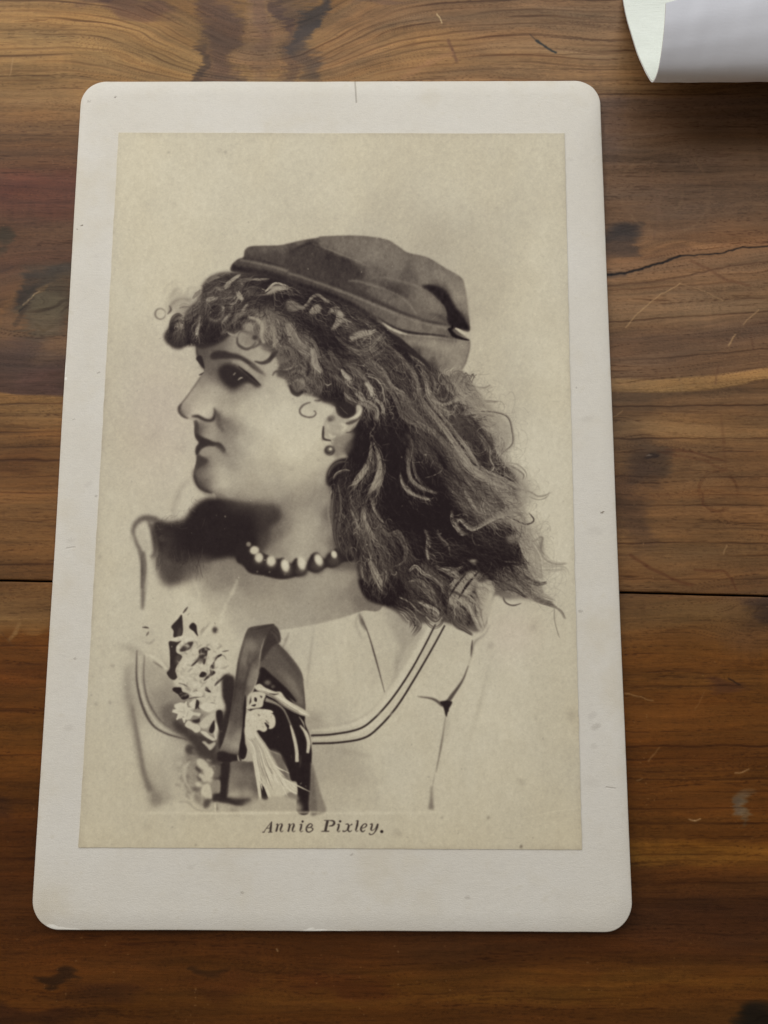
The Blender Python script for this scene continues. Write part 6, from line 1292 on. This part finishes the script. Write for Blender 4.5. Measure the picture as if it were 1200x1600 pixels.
WOOD_LINES = [(446, .20, .5, 1), (497, .16, .8, 1), (530, .12, .5, 1), (556, .16, .7, 1), (584, .18, .8, 1), (634, .20, .9, 1), (684, .2, .9, 1), (706, .14, .5, 1), (745, .16, .7, 1), (760, .12, .6, 1), (773, .14, .7, 1), (790, .14, .8, 1), (826, .12, .6, 1), (850, .22, 1, 1), (869, .2, 1, 1), (905, .16, .6, 1),
              (1072, .22, .6, 1), (1100, .14, .4, 1), (1166, .22, .9, 1), (1186, .16, .6, 1), (1205, .14, .5, 1), (1218, .16, .7, 1), (1238, .22, .9, 1), (1264, .18, .7, 1), (1288, .24, .9, 1), (1310, .16, .5, 1), (1326, .16, .8, 1), (1336, .12, .7, 1), (1346, .12, .5, 1), (1380, .16, .7, 1), (1405, .2, .8, 1), (1460, .16, .5, 1), (1562, .2, .5, 1),
              (35, .14, .6, 1), (60, .14, .7, 1), (85, .14, .7, 1), (108, .14, .7, 1), (128, .14, .7, 1), (148, .18, .9, 1), (632, .2, .8, 0), (648, .18, .6, 0), (676, .24, .8, 0), (700, .2, .6, 0), (720, .24, .8, 0), (745, .18, .5, 0), (770, .2, .6, 0), (812, .16, .5, 0), (860, .16, .4, 0), (882, .3, .8, 0),
              (950, .16, .4, 0), (1010, .2, .6, 0), (1048, .2, .6, 0), (1085, .16, .4, 0), (1110, .2, .6, 0), (1155, .24, .7, 0), (1180, .2, .6, 0), (1215, .2, .5, 0), (1250, .24, .6, 0), (1340, .3, .6, 0), (1420, .24, .4, 0)]
WOOD_RINGS = ((1040, 300, 9.0, .22), (1010, 610, 7, .15), (1016, 300, 6.5, .2), (1120, 236, 5, .15))
_dk, _st, _pl = (20, 14, 14), (84, 48, 30), (184, 150, 112)
WOOD_MARKS = [([(948, 447), (1010, 442), (1080, 430), (1140, 416), (1210, 408)], .3, (84, 58, 42), .6), ([(948, 430), (975, 429)], .9, (70, 56, 52), .5), ([(1080, 408), (1105, 420), (1130, 436), (1170, 446)], .5, (104, 70, 50), .5), ([(985, 868), (1010, 885), (1050, 905), (1080, 915)], .5, _st, .5),
              ([(1028, 705), (1055, 712), (1085, 716), (1105, 722), (1130, 735)], .45, _st, .3), ([(1040, 703), (1080, 706), (1110, 716), (1128, 720)], .35, _st, .5), ([(1126, 650), (1130, 690), (1134, 735)], .5, _st, .18), ([(1097, 770), (1098, 790), (1110, 798)], .3, _st, .4),
              ([(1085, 890), (1130, 893), (1143, 905), (1150, 922)], .35, _st, .45), ([(1117, 600), (1122, 570)], .35, (92, 62, 46), .4), ([(1172, 520), (1176, 545)], .35, (92, 62, 46), .4),
              ([(938, 428.5), (955, 428.5), (975, 427), (1003, 420), (1035, 410), (1062, 401)], .34, _dk, .9), ([(1062, 401), (1120, 397), (1160, 387), (1210, 384)], .24, _dk, .8), ([(828, 54), (840, 66)], .25, (60, 46, 38), .6), ([(838, 63), (852, 74), (868, 83)], .38, (44, 46, 48), .95), ([(1137, 1060), (1155, 1070)], .24, (44, 28, 20), .8), ([(735, 1060), (738, 1061)], .1, _dk, .1),
              ([(977, 512), (1000, 486), (1030, 462), (1062, 444)], .17, _pl, .65), ([(1138, 540), (1148, 524)], .26, _pl, .7), ([(1160, 508), (1172, 496), (1185, 484)], .2, _pl, .55), ([(1062, 444), (1100, 455), (1128, 470)], .14, _pl, .4), ([(975, 1084), (1000, 1090), (1020, 1096)], .14, _pl, .5), ([(1076, 1280), (1085, 1283), (1094, 1281)], .2, _pl, .7),
              ([(1148, 1208), (1160, 1206), (1170, 1202)], .16, _pl, .6), ([(682, 22), (686, 28), (690, 36)], .25, (214, 190, 150), .7), ([(700, 62), (706, 78), (713, 96)], .5, (98, 66, 54), .5), ([(630, 122), (670, 98), (705, 84)], .9, (168, 124, 92), .35), ([(1135, 852), (1130, 866)], .16, _pl, .5), ([(1100, 1083), (1085, 1110)], .14, _pl, .2),
              ([(958, 652), (972, 642)], .16, _pl, .4), ([(994, 1220), (1004, 1216)], .16, _pl, .4), ([(1012, 1190), (1030, 1168)], .16, _pl, .3), ([(432, 1483), (434, 1486)], .25, _pl, .6), ([(20, 92), (16, 118)], .2, _pl, .45), ([(150, 62), (165, 100)], .16, _pl, .25), ([(36, 478), (44, 470), (52, 462), (62, 456)], .22, (186, 162, 128), .5),
              ([(30, 486), (42, 478)], .3, (34, 28, 26), .8), ([(36, 448), (44, 458), (54, 450)], .5, (48, 42, 36), .5), ([(44, 474), (34, 490), (24, 508)], .8, (60, 46, 38), .45), ([(56, 508), (68, 518), (82, 510)], .5, (84, 66, 46), .35), ([(14, 1000), (24, 990), (30, 975)], .6, (146, 112, 74), .5), ([(4, 990), (20, 1010)], .3, (88, 58, 36), .4),
              ([(942, 190), (946, 330)], .3, (70, 52, 44), .15), ([(976, 172), (1060, 192)], .2, (130, 104, 88), .2), ([(1128, 240), (1040, 300), (1010, 330)], .5, (118, 90, 76), .25), ([(1020, 260), (1016, 290), (1030, 330), (1022, 370)], .5, (120, 92, 78), .22), ([(1085, 320), (1100, 335), (1075, 345)], .25, (128, 100, 84), .25),
              ([(0, 425), (20, 418)], .4, (56, 40, 36), .4)]


def wood_material():
    rgb, dark = wood_layout()
    H, W = dark.shape
    rgb = rgb / 255; l = np.where(rgb < .04045, rgb / 12.92, ((rgb + .055) / 1.055) ** 2.4) * GAIN
    l *= np.array(WOOD_TINT, np.float32)
    s = np.where(l < .0031308, l * 12.92, 1.055 * np.clip(l, 1e-6, 1) ** (1 / 2.4) - .055)
    img = bpy.data.images.new('board_layout', W, H, alpha=True); a = np.ones((H, W, 4), np.float32); a[..., :3] = s
    img.pixels.foreach_set(a.ravel()); img.update(); img.pack()
    g = G('reddish_plank_wood'); x, y = g.x, g.y
    t = g.n.new('ShaderNodeTexImage'); t.image = img; t.extension = 'MIRROR'; t.interpolation = 'Cubic'
    g.put(t.inputs[0], g.vec((x - WX0) * (1 / (WX1 - WX0)), (y - WY0) * (1 / (WY1 - WY0))))
    fib = g.noise(g.vec(x * .12, y * 3.2, 2), 1, 4, .6); fine = g.noise(g.vec(x * .9, y * 8.0, 4), 1, 3, .65); blot = g.noise(g.vec(x * .05, y * .16, 8), 1, 4, .6, .6); pore = g.noise(g.vec(x * .35, y * 5.5, 14), 1, 2, .5); dust = g.noise(g.vec(x * 2.2, y * 2.2, 19), 1, 3, .7)
    br = 1.0 + (fib - .5) * .26 + (fine - .5) * .46 + g.smooth(pore, .62, .72) * -.34 + (dust - .5) * .24
    g.put(g.b.inputs['Base Color'], g.mix(1.0, t.outputs[0], g.vec(br, br, br), 'MULTIPLY'))
    g.put(g.b.inputs['Roughness'], .48 + (blot - .5) * .30 + (fib - .5) * .18 + (fine - .5) * .12); g.b.inputs['Specular IOR Level'].default_value = WOOD_SPEC
    bw = g.n.new('ShaderNodeRGBToBW'); g.t.links.new(t.outputs[0], bw.inputs[0])
    bm = g.n.new('ShaderNodeBump'); bm.inputs['Strength'].default_value = .4; bm.inputs['Distance'].default_value = .00018
    g.put(bm.inputs['Height'], fib * .35 + fine * .18 + blot * .3 + E(g, bw.outputs[0]) * 4.0); g.t.links.new(bm.outputs[0], g.b.inputs['Normal'])
    return g.m


wood = wood_material()
table = thing('wooden_table', 'worn wooden table top of wide knotty reddish brown planks under the photograph card', 'table', (0, 0, -.022))
# joints: (left pixel y, right pixel y, gap in mm) -- the middle one has opened into a dark crack
J = []
for pl, pr, gap in ((618.5, 607, .0), (906.5, 931, .34)):
    a, b = mm(0, pl), mm(1200, pr); sl = (b[1] - a[1]) / (b[0] - a[0]); J.append((a[1] - a[0] * sl, sl, gap))
W0, W1 = -700.0, 700.0
edges = [(700., 0., .25), (590., 0., .25), (480., 0., .25), (370., 0., .25), (262., 0., .25), (176., 0., .25)] + J + [(-128., 0.002, .3), (-215., 0., .3), (-320., 0., .3), (-430., 0., .3)]


def plank(top, bot, seed):
    """one board: long sides gently uneven, edges eased, 22 mm thick"""
    n = 220; V = []; F = []
    xs = np.concatenate([np.linspace(W0, -112, 30), np.linspace(-108, 132, n - 60), np.linspace(136, W1, 30)])

    def edge(e, sgn, k):
        base, sl, gap = e; o = []
        for xx in xs:
            wob = noise.noise((xx * .035, k * 3.1, 0)) * .22 + noise.noise((xx * .22, k * 5.3, 4)) * .07
            own = noise.noise((xx * .09, k * 7.7 + sgn, 8)) * .12 * min(1, gap / .3)
            if gap == 0: o.append(base + sl * xx + wob * .3); continue
            o.append(base + sl * xx + (wob if gap > .3 else wob * .15) + sgn * (gap / 2 + own * .6))
        return o
    yt = edge(top[0], -1, top[1]); yb = edge(bot[0], 1, bot[1])
    rows = [(0, -22.), (0, -.35), (.08, -.12), (.22, -.02), (.5, 0.)]
    # the glued joint is flush: only a hair of easing
    kb, kt = (.06 if bot[0][2] == 0 else 1), (.06 if top[0][2] == 0 else 1)
    prof = [(False, d * kt, z if z < -1 else z * kt) for d, z in rows] + [(True, d * kb, z if z < -1 else z * kb) for d, z in rows[::-1]]
    for i, xx in enumerate(xs):
        for isb, d, z in prof:
            yv = yb[i] + d if isb else yt[i] - d
            V.append((xx * MM, yv * MM, z * MM + .022))
    m = len(prof)
    for i in range(n - 1):
        for k in range(m):
            a = i * m + k; b = i * m + (k + 1) % m
            F.append((a, b, b + m, a + m))
    F.append(tuple(range(m))[::-1]); F.append(tuple(range((n - 1) * m, n * m)))
    o = mesh_obj('plank', V, F, wood, table)
    o.data.flip_normals()
    return o


for i in range(len(edges) - 1):
    plank((edges[i], i), (edges[i + 1], i + 1), i)

# ------------------------------------------------------------------ the mounted photograph
card = thing('photograph_card', 'antique off-white mount card with rounded corners and a sepia portrait of a curly-haired woman', 'photograph', (0, 0, 0))
CWID, CHGT, CTH, RAD = 108.0, 166.0, 0.85, 5.2


def lift(x, y):
    """the board has warped a little: its right and lower edges stand clear of the table"""
    return .00010 * (max(0, x + 10) ** 2) * .55 + .00008 * (y - 20) ** 2 * (1 if y < 20 else .1) + .03 + .05 * math.sin(x * .09 + y * .05)**2


def card_material():
    g = G('aged_card_stock'); x, y = g.x, g.y
    f1 = g.noise(g.vec(x * .9, y * 2.6, 1), 1, 4, .65); f2 = g.noise(g.vec(x * .05, y * .05, 2), 1, 4, .6); f3 = g.noise(g.vec(x * 3.2, y * 5.5, 3), 1, 2, .6); f4 = g.noise(g.vec(x * .35, y * .5, 5), 1, 3, .6)
    col = g.mix(g.smooth(f2, .3, .7), lin(MOUNT_A), lin(MOUNT_B))
    col = g.mix(g.smooth(f4, .58, .80) * .35, col, lin((196, 186, 164)))
    f5 = g.noise(g.vec(x * 7.0, y * 7.0, 13), 1, 2, .6)
    br = 1.0 + (f1 - .5) * .15 + (f3 - .5) * .20 + (f4 - .5) * .09 + (f5 - .5) * .12
    col = g.mix(1.0, col, g.vec(br, br, br), 'MULTIPLY')
    fx = g.smooth(g.noise(g.vec(x * .75, y * .8, 9), 1, 3, .65), .70, .82)
    col = g.mix(fx * .42, col, lin((168, 152, 122)))
    stain = g.smooth(g.noise(g.vec(x * .045, y * .04, 31), 1, 4, .65), .50, .72)
    col = g.mix(stain * .32, col, lin((204, 190, 160)))
    spots = None
    for px, py, r, rot, a in ((127, 352, .28, 0, .9), (121, 358, .20, 0, .7), (180, 151, .32, 30, .8), (139, 158, .4, 0, .35), (941, 801, .34, 0, .95), (154, 582, .3, 20, .5), (115, 655, .3, 0, .3), (137, 757, .8, 30, .18), (907, 955, .5, 0, .35), (900, 606, .22, 0, .5), (150, 775, .3, 0, .4), (1000, 0, .1, 0, 0),
                             (118, 1029, .4, 0, .4), (929, 830, 1.6, 0, .16), (930, 1135, 1.0, 20, .5), (924, 1118, 1.0, 40, .3), (927, 1165, .8, 0, .3), (925, 1222, 1.6, 0, .14), (550, 1334, .4, 0, .4), (379, 1393, .35, 0, .4), (300, 1353, .8, 20, .2), (135, 1310, .7, 0, .2), (730, 1400, .5, 0, .3), (918, 655, 1.2, 10, .2), (108, 1137, 1.0, 0, .25), (110, 845, .9, 10, .18), (150, 400, .7, 0, .2), (985, 1330, .4, 0, .4), (890, 250, .8, 0, .15)):
        cx, cy = mm(px, py, .001); r *= .8
        e = g.ell(cx, cy, r, r * .6, rot, .6, x + (f1 - .5) * 1.2, y + (f3 - .5) * 1.0) * (a * (.85 if r < .45 else .4))
        spots = e if spots is None else g.math('MAXIMUM', spots, e)
    col = g.mix(spots, col, lin((96, 78, 58)))
    dent = g.math('MAXIMUM', g.seg(mm(555, 128, .001), mm(557, 160, .001), .22), g.seg(mm(946, 1229, .001), mm(960, 1231, .001), .2) * .5)
    dent = g.math('MAXIMUM', dent, g.seg(mm(104, 857, .001), mm(117, 855, .001), .22) * .4)
    col = g.mix(dent * .4, col, lin((120, 106, 88)))
    # bruised bright fibres along the worn bottom edge and the chip on the left
    wear = None
    for px, py, rx, ry, rot in ((100, 1450, 3.6, .32, -4), (88, 1448, 1.2, .4, -20), (500, 1453, 2.8, .30, 0), (530, 1453, 2.4, .2, 0), (485, 1452, .7, .4, 20), (100.5, 577, .32, 1.3, 0), (102, 592, .3, .3, 0)):
        cx, cy = mm(px, py, .001); e = g.ell(cx, cy, rx, ry, rot, .5, x + (f3 - .5) * .5, y + (f1 - .5) * .5); wear = e if wear is None else g.math('MAXIMUM', wear, e)
    col = g.mix(wear * .8, col, lin((250, 246, 236)))
    # dirty rim
    ax = g.math('ABSOLUTE', x); ay = g.math('ABSOLUTE', y)
    rim = g.math('MAXIMUM', g.smooth(ax + (f1 - .5) * 1.2, 52.6, 54.4), g.smooth(ay + (f1 - .5) * 1.2, 81.6, 83.4))
    col = g.mix(rim * g.smooth(f4, .3, .7) * .5, col, lin((182, 164, 134)))
    g.put(g.b.inputs['Base Color'], col); g.b.inputs['Roughness'].default_value = .75; g.b.inputs['Specular IOR Level'].default_value = .15
    bm = g.n.new('ShaderNodeBump'); bm.inputs['Strength'].default_value = .55; bm.inputs['Distance'].default_value = .00014
    g.put(bm.inputs['Height'], f1 * .35 + f3 * .4 + f4 * .5 + dent * -1.5 + wear * .6); g.t.links.new(bm.outputs[0], g.b.inputs['Normal'])
    return g.m


def rounded(w, h, r, off=0.0, n=14, m=26):
    """outline of a rounded rectangle, ordered, same count for every offset"""
    w, h, r = w / 2 + off, h / 2 + off, max(.05, r + off); o = []
    cs = [(w - r, h - r, 0), (-w + r, h - r, 90), (-w + r, -h + r, 180), (w - r, -h + r, 270)]
    for i, (cx, cy, a0) in enumerate(cs):
        for k in range(n + 1):
            a = R(a0 + 90 * k / n); o.append((cx + r * math.cos(a), cy + r * math.sin(a)))
        nx = cs[(i + 1) % 4]; a = R(a0 + 90); b0 = (cx + r * math.cos(a), cy + r * math.sin(a)); b1 = (nx[0] + r * math.cos(R(nx[2])), nx[1] + r * math.sin(R(nx[2])))
        for k in range(1, m): o.append((b0[0] + (b1[0] - b0[0]) * k / m, b0[1] + (b1[1] - b0[1]) * k / m))
    return o


def build_mount():
    out = rounded(CWID, CHGT, RAD); n = len(out); V = []; F = []
    nick = mm(98, 574, .001)

    def wob(p, amt=1.0):
        k = noise.noise((p[0] * .5, p[1] * .5, 2)) * .06 + noise.noise((p[0] * .04, p[1] * .04, 6)) * .10
        ln = math.hypot(*p); q = (p[0] + p[0] / ln * k * amt, p[1] + p[1] / ln * k * amt)
        d = math.hypot(p[0] - nick[0], p[1] - nick[1])
        return (q[0] + .45 * amt * math.exp(-(d / 1.1) ** 2), q[1])
    # top surface rings
    NR = 26
    V.append((0, 0, lift(0, 0) + CTH))
    for k in range(1, NR + 1):
        s = k / NR
        for p in rounded(CWID, CHGT, RAD, -.22):
            q = wob(p, s) if k == NR else p
            V.append((q[0] * s, q[1] * s, lift(q[0] * s, q[1] * s) + CTH))
    for off, z in ((-.09, CTH - .05), (0, CTH - .2), (.02, .35), (-.04, .1), (-.2, 0.)):
        for p in rounded(CWID, CHGT, RAD, off):
            q = wob(p); V.append((q[0], q[1], lift(q[0], q[1]) + z))
    rows = NR + 5
    for j in range(n): F.append((0, 1 + j, 1 + (j + 1) % n))
    for k in range(rows - 1):
        for j in range(n):
            a = 1 + k * n + j; b = 1 + k * n + (j + 1) % n; F.append((a, a + n, b + n, b))
    F.append(tuple(1 + (rows - 1) * n + j for j in range(n))[::-1])
    V = [((v[0] * .9915) * MM, (v[1] * .9943 + .03) * MM, v[2] * MM) for v in V]
    return mesh_obj('mount', V, F, card_material(), card, smooth=True)


build_mount()

# the albumen print pasted on it ------------------------------------------------------------
PT = .14
Z1 = (CTH + .36) * MM
corners = [mm(*c, Z1) for c in ((185, 206.5), (882, 208.5), (908, 1326), (124, 1323))]
bx0 = min(c[0] for c in corners) - .3; bx1 = max(c[0] for c in corners) + .3; by0 = min(c[1] for c in corners) - .3; by1 = max(c[1] for c in corners) + .3


def rectify(canvas):
    """portrait canvas (as read off the photograph) -> flat picture of the print, millimetre for millimetre"""
    W, H = 1040, int(1040 * (by1 - by0) / (bx1 - bx0))
    X, Y = np.meshgrid(bx0 + (np.arange(W) + .5) / W * (bx1 - bx0), by0 + (np.arange(H) + .5) / H * (by1 - by0))
    P = np.stack([X * MM - CO[0], Y * MM - CO[1], np.full_like(X, Z1 - CO[2])], -1) @ CR
    px = 600 + FPX * P[..., 0] / -P[..., 2]; py = 800 - FPX * P[..., 1] / -P[..., 2]
    u = np.clip((px - PX0) * PS - .5, 0, CW - 1.01); v = np.clip((py - PY0) * PS - .5, 0, CH - 1.01)
    i, j = u.astype(int), v.astype(int); fu, fv = (u - i)[..., None], (v - j)[..., None]
    c = canvas
    return (c[j, i] * (1 - fu) + c[j, i + 1] * fu) * (1 - fv) + (c[j + 1, i] * (1 - fu) + c[j + 1, i + 1] * fu) * fv


def print_material():
    rgb = np.clip(rectify(paint_all()), 0, 1)
    H, W = rgb.shape[:2]
    l = np.where(rgb < .04045, rgb / 12.92, ((rgb + .055) / 1.055) ** 2.4) / PRINT_E
    l = np.clip(l - .006, .003, 1)
    s = np.where(l < .0031308, l * 12.92, 1.055 * l ** (1 / 2.4) - .055)
    img = bpy.data.images.new('portrait', W, H); a = np.ones((H, W, 4), np.float32); a[..., :3] = s
    img.pixels.foreach_set(a.ravel()); img.update(); img.pack()
    g = G('albumen_print'); t = g.n.new('ShaderNodeTexImage'); t.image = img; t.extension = 'EXTEND'; t.interpolation = 'Cubic'
    uv = g.n.new('ShaderNodeUVMap'); uv.uv_map = 'flat'; g.t.links.new(uv.outputs[0], t.inputs[0])
    f = g.noise(g.vec(g.x * 3.5, g.y * 4.5, 2), 1, 3, .6); f2 = g.noise(g.vec(g.x * .25, g.y * .4, 2), 1, 3, .6)
    br = 1.0 + (f - .5) * .16
    g.put(g.b.inputs['Base Color'], g.mix(1.0, t.outputs[0], g.vec(br, br, br), 'MULTIPLY'))
    g.put(g.b.inputs['Roughness'], .56 + (f2 - .5) * .12); g.b.inputs['Specular IOR Level'].default_value = .08
    bm = g.n.new('ShaderNodeBump'); bm.inputs['Strength'].default_value = .25; bm.inputs['Distance'].default_value = .00008
    g.put(bm.inputs['Height'], f * .5 + f2 * .6); g.t.links.new(bm.outputs[0], g.b.inputs['Normal'])
    return g.m


def build_print():
    nx, ny = 70, 110; V = []; F = []; UV = []
    c = corners

    def P(s, t):
        tx = (1 - t); a = [c[0][i] * (1 - s) + c[1][i] * s for i in (0, 1)]; b = [c[3][i] * (1 - s) + c[2][i] * s for i in (0, 1)]
        x, y = a[0] * (1 - t) + b[0] * t, a[1] * (1 - t) + b[1] * t
        if s in (0, 1): x += noise.noise((x, y * .55, 1)) * .10 + noise.noise((x, y * 2.2, 1)) * .05
        if t in (0, 1): y += noise.noise((x * .5, y, 3)) * .05
        return x, y
    for z in (0, 1):
        for j in range(ny + 1):
            for i in range(nx + 1):
                x, y = P(i / nx, j / ny)
                V.append((x * MM, y * MM, (lift(x, y) + CTH + (PT if z else .004)) * MM))
                UV.append(((x - bx0) / (bx1 - bx0), (y - by0) / (by1 - by0)))
    o = (nx + 1) * (ny + 1); k = lambda i, j, z=1: z * o + j * (nx + 1) + i
    for j in range(ny):
        for i in range(nx): F.append((k(i, j), k(i, j + 1), k(i + 1, j + 1), k(i + 1, j)))
    for j in range(ny):
        F.append((k(0, j), k(0, j, 0), k(0, j + 1, 0), k(0, j + 1))); F.append((k(nx, j), k(nx, j + 1), k(nx, j + 1, 0), k(nx, j, 0)))
    for i in range(nx):
        F.append((k(i, 0), k(i + 1, 0), k(i + 1, 0, 0), k(i, 0, 0))); F.append((k(i, ny), k(i, ny, 0), k(i + 1, ny, 0), k(i + 1, ny)))
    ob = mesh_obj('print', V, F, print_material(), card)
    uvl = ob.data.uv_layers.new(name='flat')
    for lp in ob.data.loops: uvl.data[lp.index].uv = UV[lp.vertex_index]
    ob['label'] = 'sepia portrait print of a woman in profile with a name printed below it'
    return ob


build_print()


# ------------------------------------------------------------------ folded paper at the upper right
def paper_material(name, c1, c2, tex, rough):
    g = G(name); x, y = g.x, g.y
    lay = g.noise(g.vec(x * .35 - y * .05, y * 2.1, 3), 1, 3, .6, .4); f = g.noise(g.vec(x * 2.2, y * 2.2, 1), 1, 3, .6); s = g.noise(g.vec(x * .1, y * .1, 6), 1, 3)
    col = g.mix(g.smooth(s, .3, .7), lin(c1), lin(c2)); br = 1.0 + (f - .5) * .05 + (lay - .5) * .14 * tex
    g.put(g.b.inputs['Base Color'], g.mix(1.0, col, g.vec(br, br, br), 'MULTIPLY')); g.b.inputs['Roughness'].default_value = rough; g.b.inputs['Specular IOR Level'].default_value = .3
    bm = g.n.new('ShaderNodeBump'); bm.inputs['Strength'].default_value = .5 * tex + .03; bm.inputs['Distance'].default_value = .00035
    g.put(bm.inputs['Height'], lay + f * .2); g.t.links.new(bm.outputs[0], g.b.inputs['Normal'])
    return g.m


white = paper_material('smooth_white_paper', *PAPER_W, .02, .5)
cream = paper_material('laid_cream_paper', *PAPER_C, 1.0, .65)
sheet = thing('curled_paper', 'white paper sheet at the upper right, its end curled up over its cream inner side', 'paper', tuple(at(1120, 20)) + (0,))
ox, oy = sheet.location[0], sheet.location[1]
# the side of the sheet runs straight; these are points along it, read at their heights: flat, up round the bend, back over the top
side = [(972, -400, .15), (972, -200, .15), (971.5, -80, .2), (971.5, -20, .3), (972, 0, .6), (977, 28, 2.3), (985, 56, 5.2), (993, 84, 8.2), (1000, 104, 10.6), (1006, 118, 12.6), (1012.5, 127.5, 14.8), (1019, 113, 17.4), (1027, 84, 19.6), (1032, 60, 20.9), (1035.5, 40, 21.8), (1038, 22, 22.4), (1040, 5, 22.9)]
path = [(at(px, py, z * MM)[1], z * MM) for px, py, z in side]
X0 = at(972, 0, 0)[0]
pth = spl([(a * 1000, z * 1000) for a, z in path], step=.45)
NF = int(np.argmin(np.abs(pth[:, 0] - path[10][0] * 1000) + np.abs(pth[:, 1] - path[10][1] * 1000)))


def strip(name, mat, inner, th=.16):
    """the curled sheet as a slab along its path; the two faces are separate plies (cream inside, white outside)"""
    d = np.gradient(pth, axis=0); n = np.stack([-d[:, 1], d[:, 0]], 1) / (np.hypot(d[:, 0], d[:, 1])[:, None] + 1e-9)
    # n points to the outside of the curl or the inside depending on travel; walking +y -> -y on the table it points down
    xs = np.concatenate([np.linspace(0, 8, 16), np.linspace(8.6, 60, 74)]); V = []; F = []
    a, b_ = (0, th) if not inner else (-th, -.004)
    for lay in (a, b_):
        for x_ in xs:
            ext = min(5.5, .27 * x_)
            for k, (p_, q_) in enumerate(zip(pth, n)):
                t = k / (len(pth) - 1)
                up = max(0, (k - NF) / (len(pth) - 1 - NF))
                yy_ = p_[0] + q_[0] * lay + ext * up - (.25 * (1 - up) * min(x_, 40) * -.012 if k > NF * .8 else 0)
                zz_ = p_[1] + q_[1] * lay + (noise.noise((x_ * .05, k * .02, 3)) * .7 + noise.noise((x_ * .35, k * .07, 9)) * .10 + .035 * x_ * up) * min(1, p_[1] / 8)
                V.append((X0 - ox + (x_ + noise.noise((0, k * .03, 7)) * .06) * MM, yy_ * MM - oy, max(zz_, .02 if lay == a else .16) * MM))
    m = len(pth); w = len(xs); o = m * w
    K = lambda i, j, l=0: l * o + i * m + j
    for i in range(w - 1):
        for j in range(m - 1):
            F.append((K(i, j), K(i + 1, j), K(i + 1, j + 1), K(i, j + 1))); F.append((K(i, j, 1), K(i, j + 1, 1), K(i + 1, j + 1, 1), K(i + 1, j, 1)))
    for i in range(w - 1):
        F.append((K(i, 0), K(i, 0, 1), K(i + 1, 0, 1), K(i + 1, 0))); F.append((K(i, m - 1), K(i + 1, m - 1), K(i + 1, m - 1, 1), K(i, m - 1, 1)))
    for j in range(m - 1):
        F.append((K(0, j), K(0, j + 1), K(0, j + 1, 1), K(0, j, 1))); F.append((K(w - 1, j), K(w - 1, j, 1), K(w - 1, j + 1, 1), K(w - 1, j + 1)))
    ob = mesh_obj(name, V, F, mat, sheet, smooth=False)
    bm = bmesh.new(); bm.from_mesh(ob.data); bmesh.ops.recalc_face_normals(bm, faces=bm.faces)
    for f in bm.faces: f.smooth = len(f.verts) == 4 and f.calc_area() > 0
    for e_ in bm.edges:
        if len(e_.link_faces) == 2 and e_.calc_face_angle(0) > .7: e_.smooth = False
    bm.to_mesh(ob.data); bm.free()
    return ob


o1 = strip('outer_face', white, False); o1['label'] = 'smooth bluish white back of the sheet'
o2 = strip('inner_face', cream, True); o2['label'] = 'cream inner side with fine laid ribs'
